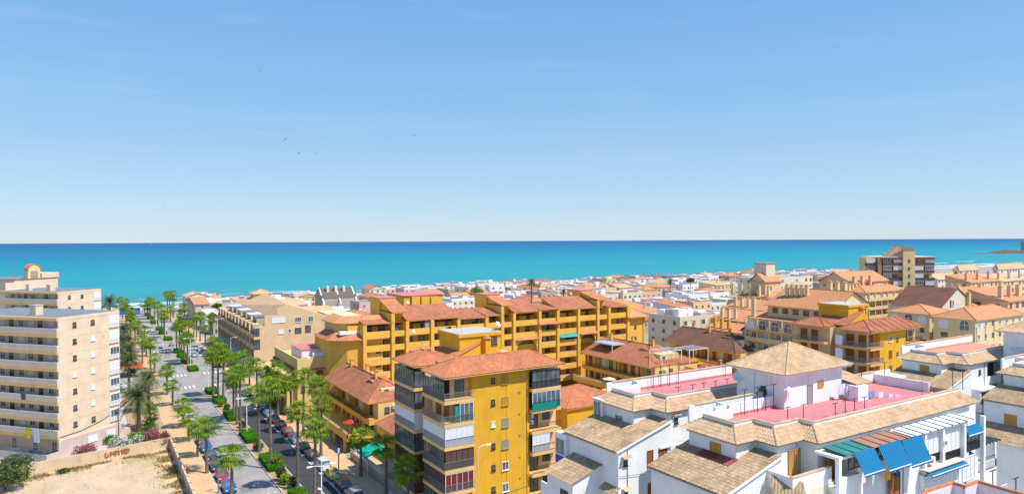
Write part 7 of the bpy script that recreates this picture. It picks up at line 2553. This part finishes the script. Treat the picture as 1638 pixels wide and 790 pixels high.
for k in range(9):
    zf = zt - 2.95 * (k + 1)
    for (a, b3, n_) in ((x + .4, xa - .1, 2), (xb + .1, xc, 2)):
        o = MB().box(a, b3, y, y + 1.4, zf - .35, zf).build('balcony', PEACH, N_)
        MB().box(a, b3, y - .08, y + .1, zf - .1, zf + .85).build('brown_band', BRD, o)
        mid = (a + b3) / 2
        for (c0, c1) in ((a, mid - .3), (mid + .3, b3)):
            st = rg.choice(('blind', 'blind', 'blind', 'blue', 'open'))
            if st != 'open': window(N_, Face(0, y, 0), c0 + .1, zf + .95, c1 - c0 - .2, 1.6, st, d=-.05, sill=False)
            else: window(N_, Face(0, y + 1.4, 0), c0 + .4, zf, 1.8, 2.1, 'slide', d=0, sill=False)
    MB().box(x - 5.6, x - 1.9, y + 1.0, y + 2.4, zf - .3, zf + .85).build('balcony', BRD, N_)
    window(N_, Face(x - 5.4, y + 2.4, 0), .1, zf + .95, 3.3, 1.6, rg.choice(('blind', 'blue')), d=1.2, sill=False)
    window(N_, Face(0, y - .6, 0), (xa + xb) / 2 - .4, zf + 1.2, .8, 1.0, 'dark', d=0)
    if k == 0: MB().box(x, xa, y - .3, y + 1.4, zt - .8, zt).box(xb, xc, y - .3, y + 1.4, zt - .8, zt).build('brown_cornice', BRD, N_)
for a in (4.5, 15): MB().box(a, a + 1, y + 6, y + 7, zt, zt + 2).build('chimney', CREAM, N_)

# ------------------------------------------------------------------ low seaside town
rg = random.Random(77)
WCOL = [(WHITE, 'white'), (WHITE, 'white'), (CREAM, 'cream'), (CREAM, 'cream'), (PINKB, 'dusty pink'), (PEACH, 'peach'), (SANDY, 'sandy'), (PINKW, 'pale pink'), (GREYB, 'grey beige')]
ROWY = [(176, 3.5, 7), (202, 3.5, 7.5), (228, 4, 8), (256, 4, 8), (284, 4, 8.5), (312, 4, 8), (340, 4, 8), (368, 4, 8), (396, 4, 8.5), (421, 4, 7)]
TOWN = []
KEEP = set([28, 29, 1009, 1012, 1032, 1033, 2011, 2012, 2013, 2014, 2015, 2037, 3003, 3009, 3012, 3013, 3014, 3015, 3016, 4003, 4007, 4010, 4011, 4013, 4014, 4015, 4016, 4018, 4020, 5005, 5010, 5013, 5014, 5019, 5020, 5021, 5022, 5023, 5024, 5031, 6004, 6007, 6009, 6010, 6011, 6012, 6013, 6014, 6015, 6016, 6017, 6018, 6020, 6021, 6023, 6024, 6025, 6033, 6034, 6036, 7001, 7002, 7004, 7005, 7012, 7014, 7015, 7016, 7017, 7018, 7019, 7020, 7021, 7022, 7024, 7025, 7029, 7032, 7034, 7036, 7037, 7040, 8001, 8002, 8003, 8005, 8006, 8010, 8011, 8012, 8013, 8014, 8016, 8019, 8020, 8022, 8023, 8024, 8025, 8027, 8028, 8029, 8031, 8032, 8033, 8036, 9002, 9006, 9009, 9010, 9011, 9012, 9013, 9015, 9016, 9017, 9018, 9019, 9020, 9021, 9023, 9024, 9025, 9026, 9029, 9030, 9032, 9034, 9035, 9036, 9038, 9039])
ORDL = ORD[:]
ORDL[0] = 'first'
# plan: keep clear of the modelled blocks
clear = []
for o in bpy.data.objects:
    if o.get('category') in ('apartment block', 'house', 'building', 'terraced house') and o.parent is None:
        for ch in o.children:
            if ch.name.startswith(('wall', 'end_wall', 'wing_wall', 'rear_wing')):
                bb = [o.matrix_basis @ Vector(c) for c in ch.bound_box]
                clear.append((min(v.x for v in bb) - 2, max(v.x for v in bb) + 2, min(v.y for v in bb) - 2, max(v.y for v in bb) + 2))
tanR = (1638 - 819) / 1092 + .03
tanL = 819 / 1092 + .02


def in_view(x, y):
    d = math.sin(YAW) * x + math.cos(YAW) * y
    s = math.cos(YAW) * x - math.sin(YAW) * y
    return d > 20 and -tanL < s / d < tanR


TOWNC = {}
def clutter(root, x, x1, y, y1, z, rg):
    for k in range(rg.randint(1, 3)):
        w_, d_, h_ = rg.uniform(1.5, 3.5), rg.uniform(1.5, 3.5), rg.uniform(1.0, 2.3)
        a, b3 = rg.uniform(x + .5, max(x + .6, x1 - w_ - .5)), rg.uniform(y + .5, max(y + .6, y1 - d_ - .5))
        MB().box(a, a + w_, b3, b3 + d_, z, z + h_).build('roof_room', rg.choice((WHITE, WHITE, CREAM, PINKW)), root)
        if rg.random() < .4: MB().box(a - .5, a + w_ + .5, b3 - .8, b3, z + h_ * .8, z + h_ * .8 + .08).build('awning', rg.choice((PLAST, PLAST, TERRA, GREYM)), root)
    if rg.random() < .5: antenna(root, rg.uniform(x + 1, x1 - 1), rg.uniform(y + 1, y1 - 1), z, 2.5)
    if rg.random() < .5:
        a, b3 = rg.uniform(x + .5, x1 - .5), rg.uniform(y + .5, y1 - .5)
        MB().tube([(a, b3, z), (a, b3, z + 1.1)], .45, 8).build('water_tank', PLAST, root)


for ri, (ry, hmin, hmax) in enumerate(ROWY):
    x = 44.0 if ry > 275 else 62.0
    xi = 0
    hi_ = 0
    while x < 640:
        hi_ += 1
        rg = random.Random(ri * 1000 + hi_)
        W = rg.uniform(9, 17)
        D = rg.uniform(13, 19)
        y = ry + rg.uniform(-1.5, 1.5)
        if ry > 275 and x < 70: W = min(W, 11)
        x1 = x + W
        ok = in_view((x + x1) / 2, y) and y + D < coast(x) - 24 and not any(a < x1 and b3 > x and c < y + D and d > y for a, b3, c, d in clear)
        if ok and (KEEP is None or ri * 1000 + hi_ in KEEP):
            xi += 1
            wm, wn_ = rg.choice(WCOL)
            hgt = rg.uniform(hmin, hmax)
            t_ = rg.random()
            kind = 'flat' if t_ < .74 else rg.choice(('hip', 'gable_x', 'mono_y', 'gable_y'))
            rm, rn = (rg.choice(((CONC, 'grey'), (PINKF, 'red'), (PLAST, 'white'), (SALMF, 'salmon'), (TILES, 'sandy'), (CREAM, 'cream'))) if kind == 'flat' else rg.choice(((TERRO, 'orange'), (TERRO, 'orange'), (TERRA, 'terracotta'), (TILES, 'sand tiled'), (TERRB, 'reddish'))))
            back = len(ROWY) - ri
            desc = '%s %s house, %s' % (wn_, 'low' if hgt < 5.5 else 'two storey', (rn + ' flat roof') if kind == 'flat' else (rn + ' pitched roof'))
            root = thing('town_house', desc, 'house', (x, y, 0), 0, 'small houses of the seaside town')
            TOWN.append((ri * 1000 + hi_, x, x1, y, y + D, hgt, root, desc))
            MB().box(x, x1, y, y + D, 0, hgt - .1).build('wall', wm, root)
            if kind == 'flat':
                flat_roof(root, x, x1, y, y + D, hgt - .1, wm if rg.random() < .6 else WHITE, rm, .8)
                clutter(root, x, x1, y, y + D, hgt, rg)
            else:
                hip_roof(root, x, x1, y, y + D, hgt, rg.uniform(1.2, 2.2), rm, over=.35, fas=wm, kind=kind)
                if rg.random() < .4: chimney(root, x + W * .6, y + D * .5, hgt, hgt + 2.8, wm, .7, TERRO)
            n = int(W / 3.2)
            fl = 2 if hgt > 5.5 else 1
            for f_ in range(fl):
                for i in range(n):
                    window(root, Face(x, y, 0), W * (i + .5) / n - .6, hgt - 2.3 - 2.8 * f_, 1.2, 1.2, rg.choice(('void', 'shut', 'dark', 'win')), sill=False)
            for i in range(2):
                window(root, Face(x, y + D, -90), D * (i + .5) / 2 - .6, hgt - 2.3, 1.1, 1.2, rg.choice(('void', 'shut', 'win')), sill=False)
        x = x1 + rg.choice((.3, .3, 1.5, 6))


def leaf_tree(px, py, dep, w, h, label, name='pine_tree', mat=LEAFH):
    q = PD(px, py, dep)
    x, y, z = q
    root = thing(name, label, 'tree', (x, y, 0))
    g = random.Random(int(px))
    MB().tube([(x, y, 0), (x + .2, y, z - h * .2)], .3, 6, .15).build('trunk', TRUNK, root, uv=False)
    mb = MB()
    for k in range(9):
        a = g.uniform(0, 6.28)
        d = w * g.uniform(.1, .55)
        leaf_mass(mb, 'ball', (x + math.cos(a) * d, y + math.sin(a) * d, z + g.uniform(-.2, .3) * h), (w * .42, w * .42, h * .38), 190, .28, g)
    mb.build('crown', mat, root, uv=False)


leaf_tree(764, 468, 320, 4.6, 4.2, 'round bright green tree among the white houses in the centre')
leaf_tree(347, 490, 330, 2.6, 2.5, 'small dark tree beside the white houses near the avenue')
leaf_tree(1104, 449, 420, 3.0, 3.0, 'dark tree near the shore in the centre right', mat=LEAFO)
leaf_tree(1268, 460, 430, 3.0, 2.4, 'dark bush by the shore behind the cream block', mat=LEAFO)
for i, (px, py, dep, s, lab) in enumerate(((850, 452, 330, .8, 'lone palm beside the pinkish houses in the centre'), (902, 467, 300, .6, 'small palm in front of the sand coloured roofs'), (1072, 450, 400, .75, 'palm near the shore, centre right'))):
    q = PD(px, py, dep)
    root = thing('date_palm', lab, 'palm tree', (q[0], q[1], 0), 1.0 * i, None, design=False)
    t = TRUNKP.copy(); t.scale = (1.3, 1.3, q[2]); t.parent = root; col.objects.link(t)
    c = DCR[i % 2].copy(); c.location = (0, 0, q[2]); c.scale = (s, s, s); c.parent = root; col.objects.link(c)

# grey gabled building with white sloping fins near the shore
q = PD(515, 466, 330)
gb = thing('apartment_block', 'grey roofed block with white sloping fins between the arcaded building and the sea', WB, (q[0], q[1], 0))
zt = q[2] - 3.2
MB().box(q[0], q[0] + 17, q[1], q[1] + 12, 0, zt).build('wall', GREYB, gb)
hip_roof(gb, q[0], q[0] + 17, q[1], q[1] + 12, zt, 4.0, stucco('grey_roof_slate', (.15, .12, .11), .2), over=.3, fas=GREYB, kind='gable_x')
for k in range(3):
    xx = q[0] + k * 8.2
    MB().hexa([(xx, q[1] - 2.8, zt - 3.4), (xx + .5, q[1] - 2.8, zt - 3.4), (xx + .5, q[1] + 6, zt + 3.8), (xx, q[1] + 6, zt + 3.8)], [(xx, q[1] - 2.8, zt - 2.4), (xx + .5, q[1] - 2.8, zt - 2.4), (xx + .5, q[1] + 6, zt + 4.8), (xx, q[1] + 6, zt + 4.8)]).build('white_fin', WHITE, gb)
for k in range(3): chimney(gb, q[0] + 4 + k * 4, q[1] + 4, zt, zt + 5, CREAM, 1.2, CREAM)
block('apartment_block', 'grey beige flat roofed block with blue grey roof behind the long yellow complex', WB, 575, 485, 12, 560, 605, wall=PINKB, roof=('flat', .5, ROOFG), floors=3, seed=71, bays=False)
block('house', 'white cubic modern house with roof frame among the seaside houses', 'house', 783, 458, 10, 776, 806, wall=WHITE, roof=('flat', .9, PLAST), floors=3, seed=72, bays=True)
# houses by the near end of the avenue
block('house', 'orange roofed pink house by the avenue near the beach', 'house', 312, 487, 9, 299, 335, wall=PINKB, roof=('gable_x', 2.0, TERRO), floors=2, seed=73, bays=False)
block('house', 'white flat roofed house by the avenue before the orange roofed one', 'house', 328, 502, 7, 320, 352, wall=WHITE, roof=('flat', .7, PLAST), floors=2, seed=74, bays=False)
block('house', 'small house with dark pitched roof next to the arcaded building', 'house', 341, 512, 6, 333, 353, wall=GREYB, roof=('gable_y', 2.0, TERRD), floors=2, seed=75, bays=False)
# blue beach bar and white beach structures
q = PZ(217, 503, 0)
bb_ = thing('beach_bar', 'bright blue beach bar with white roof at the end of the avenue', 'beach bar', (q[0], q[1], 0))
BLU = plain('bright_blue_panel', (.0, .16, .55), .5)
MB().box(q[0] - 7, q[0] + 2, q[1], q[1] + 6, 0, 3.4).build('wall', BLU, bb_)
MB().box(q[0] - 7.5, q[0] + 2.4, q[1] - .6, q[1] + 6.4, 3.4, 3.7).build('roof', PLAST, bb_)
for i, px in enumerate((196, 245, 258, 282, 290, 298)):
    q = PZ(px, 499, 0)
    s_ = thing('beach_shelter', 'white beach shelter, %s from the left along the sand' % ['first', 'second', 'third', 'fourth', 'fifth', 'sixth'][i], 'shelter', (q[0], q[1], 0), 0, 'white shelters on the beach')
    MB().box(q[0] - 2, q[0] + 2, q[1] + 2, q[1] + 5, 2.2, 2.5).build('roof', PLAST, s_)
    mb = MB()
    for a in (-1.8, 1.8):
        for b3 in (2.1, 4.9): mb.tube([(q[0] + a, q[1] + b3, 0), (q[0] + a, q[1] + b3, 2.2)], .08, 4)
    mb.build('post', WFRAME, s_)
q = PZ(239, 500, 0)
fl_ = thing('flag_pole', 'yellow beach flag on a thin pole at the end of the avenue', 'flag', (q[0], q[1], 0))
zz = PY(239, 478, q[1])[2]
MB().tube([(q[0], q[1], 0), (q[0], q[1], zz)], .06, 5).build('pole', WFRAME, fl_)
MB().hexa([(q[0], q[1], zz - 1.4), (q[0] + 1.8, q[1] - .2, zz - 1.6), (q[0] + 1.8, q[1] - .15, zz - 1.6), (q[0], q[1] + .05, zz - 1.4)], [(q[0], q[1], zz), (q[0] + 1.8, q[1] - .2, zz - .2), (q[0] + 1.8, q[1] - .15, zz - .2), (q[0], q[1] + .05, zz)]).build('flag_cloth', plain('yellow_flag_cloth', (.8, .5, .02), .8), fl_)

# ------------------------------------------------------------------ headland with its block, boats, birds
g = random.Random(8)
hx, hy = 1905, 800
mb = MB()
NX, NY = 60, 14
vs = []
for j in range(NY + 1):
    for i in range(NX + 1):
        u, v = i / NX, j / NY
        x = hx + 10 + u * 900
        y = hy - 34 - u * 430 + v * 130
        e_ = math.sin(math.pi * v) ** .6 * min(1, u * 9) * (11 + 6 * noise.noise(Vector((x * .02, y * .02, 0))) + 3 * noise.noise(Vector((x * .07, y * .07, 3))))
        vs.append((x, y, e_ - 2))
fs = [(j * (NX + 1) + i, j * (NX + 1) + i + 1, (j + 1) * (NX + 1) + i + 1, (j + 1) * (NX + 1) + i) for j in range(NY) for i in range(NX)]
mb.idx(vs, fs)
structure(mb.build('rocky_headland', ROCKM))
q = PD(1640, 402, 1900)
hb = thing('apartment_block', 'tall dark block standing on the rocky headland at the horizon', WB, (q[0], q[1], 0))
mb = MB().box(q[0] - 4, q[0] + 30, q[1], q[1] + 8, 0, 30)
mb.build('wall', CREAM, hb)
mb = MB()
for k in range(6): mb.box(q[0] - 5, q[0] + 31, q[1] - 2, q[1] + 10, 4 + k * 4.4, 5.6 + k * 4.4)
mb.build('balcony', BROWNR, hb)


def boat(px, py, z_, s, label, sail=True):
    d = ray(px, 0)
    q = PZ(px, py, -.6)
    x, y = q[0], q[1]
    root = thing('sailing_boat' if sail else 'motor_boat', label, 'boat', (x, y, -.6), 0, 'boats on the horizon', design=False)
    mb = MB()
    mb.idx([(-4 * s, -1.2 * s, 1 * s), (4.5 * s, 0, 1.2 * s), (-4 * s, 1.2 * s, 1 * s), (-3.5 * s, -.8 * s, 0), (3.5 * s, 0, 0), (-3.5 * s, .8 * s, 0)], [(0, 1, 2), (0, 3, 4, 1), (2, 1, 4, 5), (0, 2, 5, 3)])
    mb.build('hull', PLAST, root)
    if sail:
        MB().tube([(0, 0, s), (0, 0, 12 * s)], .12 * s, 5).build('mast', WFRAME, root)
        MB().idx([(-.1, 0, 1.8 * s), (-3.8 * s, .3 * s, 1.8 * s), (-.1, 0, 11.8 * s), (-.1, .1, 1.8 * s)], [(0, 1, 2)]).build('sail', PLAST, root)
    else:
        MB().box(-2 * s, 1 * s, -.7 * s, .7 * s, 1 * s, 2.6 * s).build('cabin', PLAST, root)


boat(241.5, 392.0, 0, 1.6, 'tiny white sailing boat near the horizon, left')
boat(345, 391.5, 0, 1.2, 'tiny white sailing boat near the horizon, right of the first')
boat(619, 389.5, 0, 1.6, 'tiny white motor boat near the horizon in the centre', False)
for i, (px, py, dep, lab) in enumerate(((457, 223, 90, 'highest of the small dark birds left of centre'), (478, 245, 100, 'left one of two small dark birds side by side'), (506.5, 246, 100, 'right one of two small dark birds side by side'), (663, 216.5, 95, 'single small dark bird over the centre'), (264, 328.5, 120, 'small dark bird low over the sea at the left'), (415, 114, 110, 'topmost small dark bird in the sky'))):
    q = PD(px, py, dep)
    mb = MB()
    mb.idx([(-.16, 0, 0), (0, -.035, .02), (.13, 0, .02), (0, .035, .02), (0, 0, .06), (0, 0, -.03), (-.24, .03, 0), (-.24, -.03, 0),
            (.03, -.18, .07), (-.05, -.18, .07), (-.06, -.38, .02), (.03, .18, .07), (-.05, .18, .07), (-.06, .38, .02)],
           [(0, 1, 4), (0, 4, 3), (4, 1, 2), (4, 2, 3), (0, 5, 1), (0, 3, 5), (1, 5, 2), (5, 3, 2), (0, 6, 7), (1, 2, 8, 9), (9, 8, 10), (3, 12, 11, 2), (12, 13, 11)])
    o = tag(mb.build('bird', DFRAME, uv=False), lab, 'bird', 'small birds in the sky')
    o.location = q
    o.rotation_euler = (R(rnd.uniform(-25, 25)), R(rnd.uniform(-10, 10)), rnd.uniform(0, 6.28))
    o.scale = (1.0, 1.0, 1.0)

rows_ = {}
for (key, x, x1, y, y1, h, root, desc) in TOWN:
    rows_.setdefault(key // 1000, []).append((x, root, desc))
for r_i, ri in enumerate(sorted(rows_, reverse=True)):
    for k, (x, root, desc) in enumerate(sorted(rows_[ri], key=lambda t: t[0])):
        root['label'] = '%s, %s from left, %s row from beach' % (desc, ORDL[k] if k < 30 else 'last', ORDL[r_i])
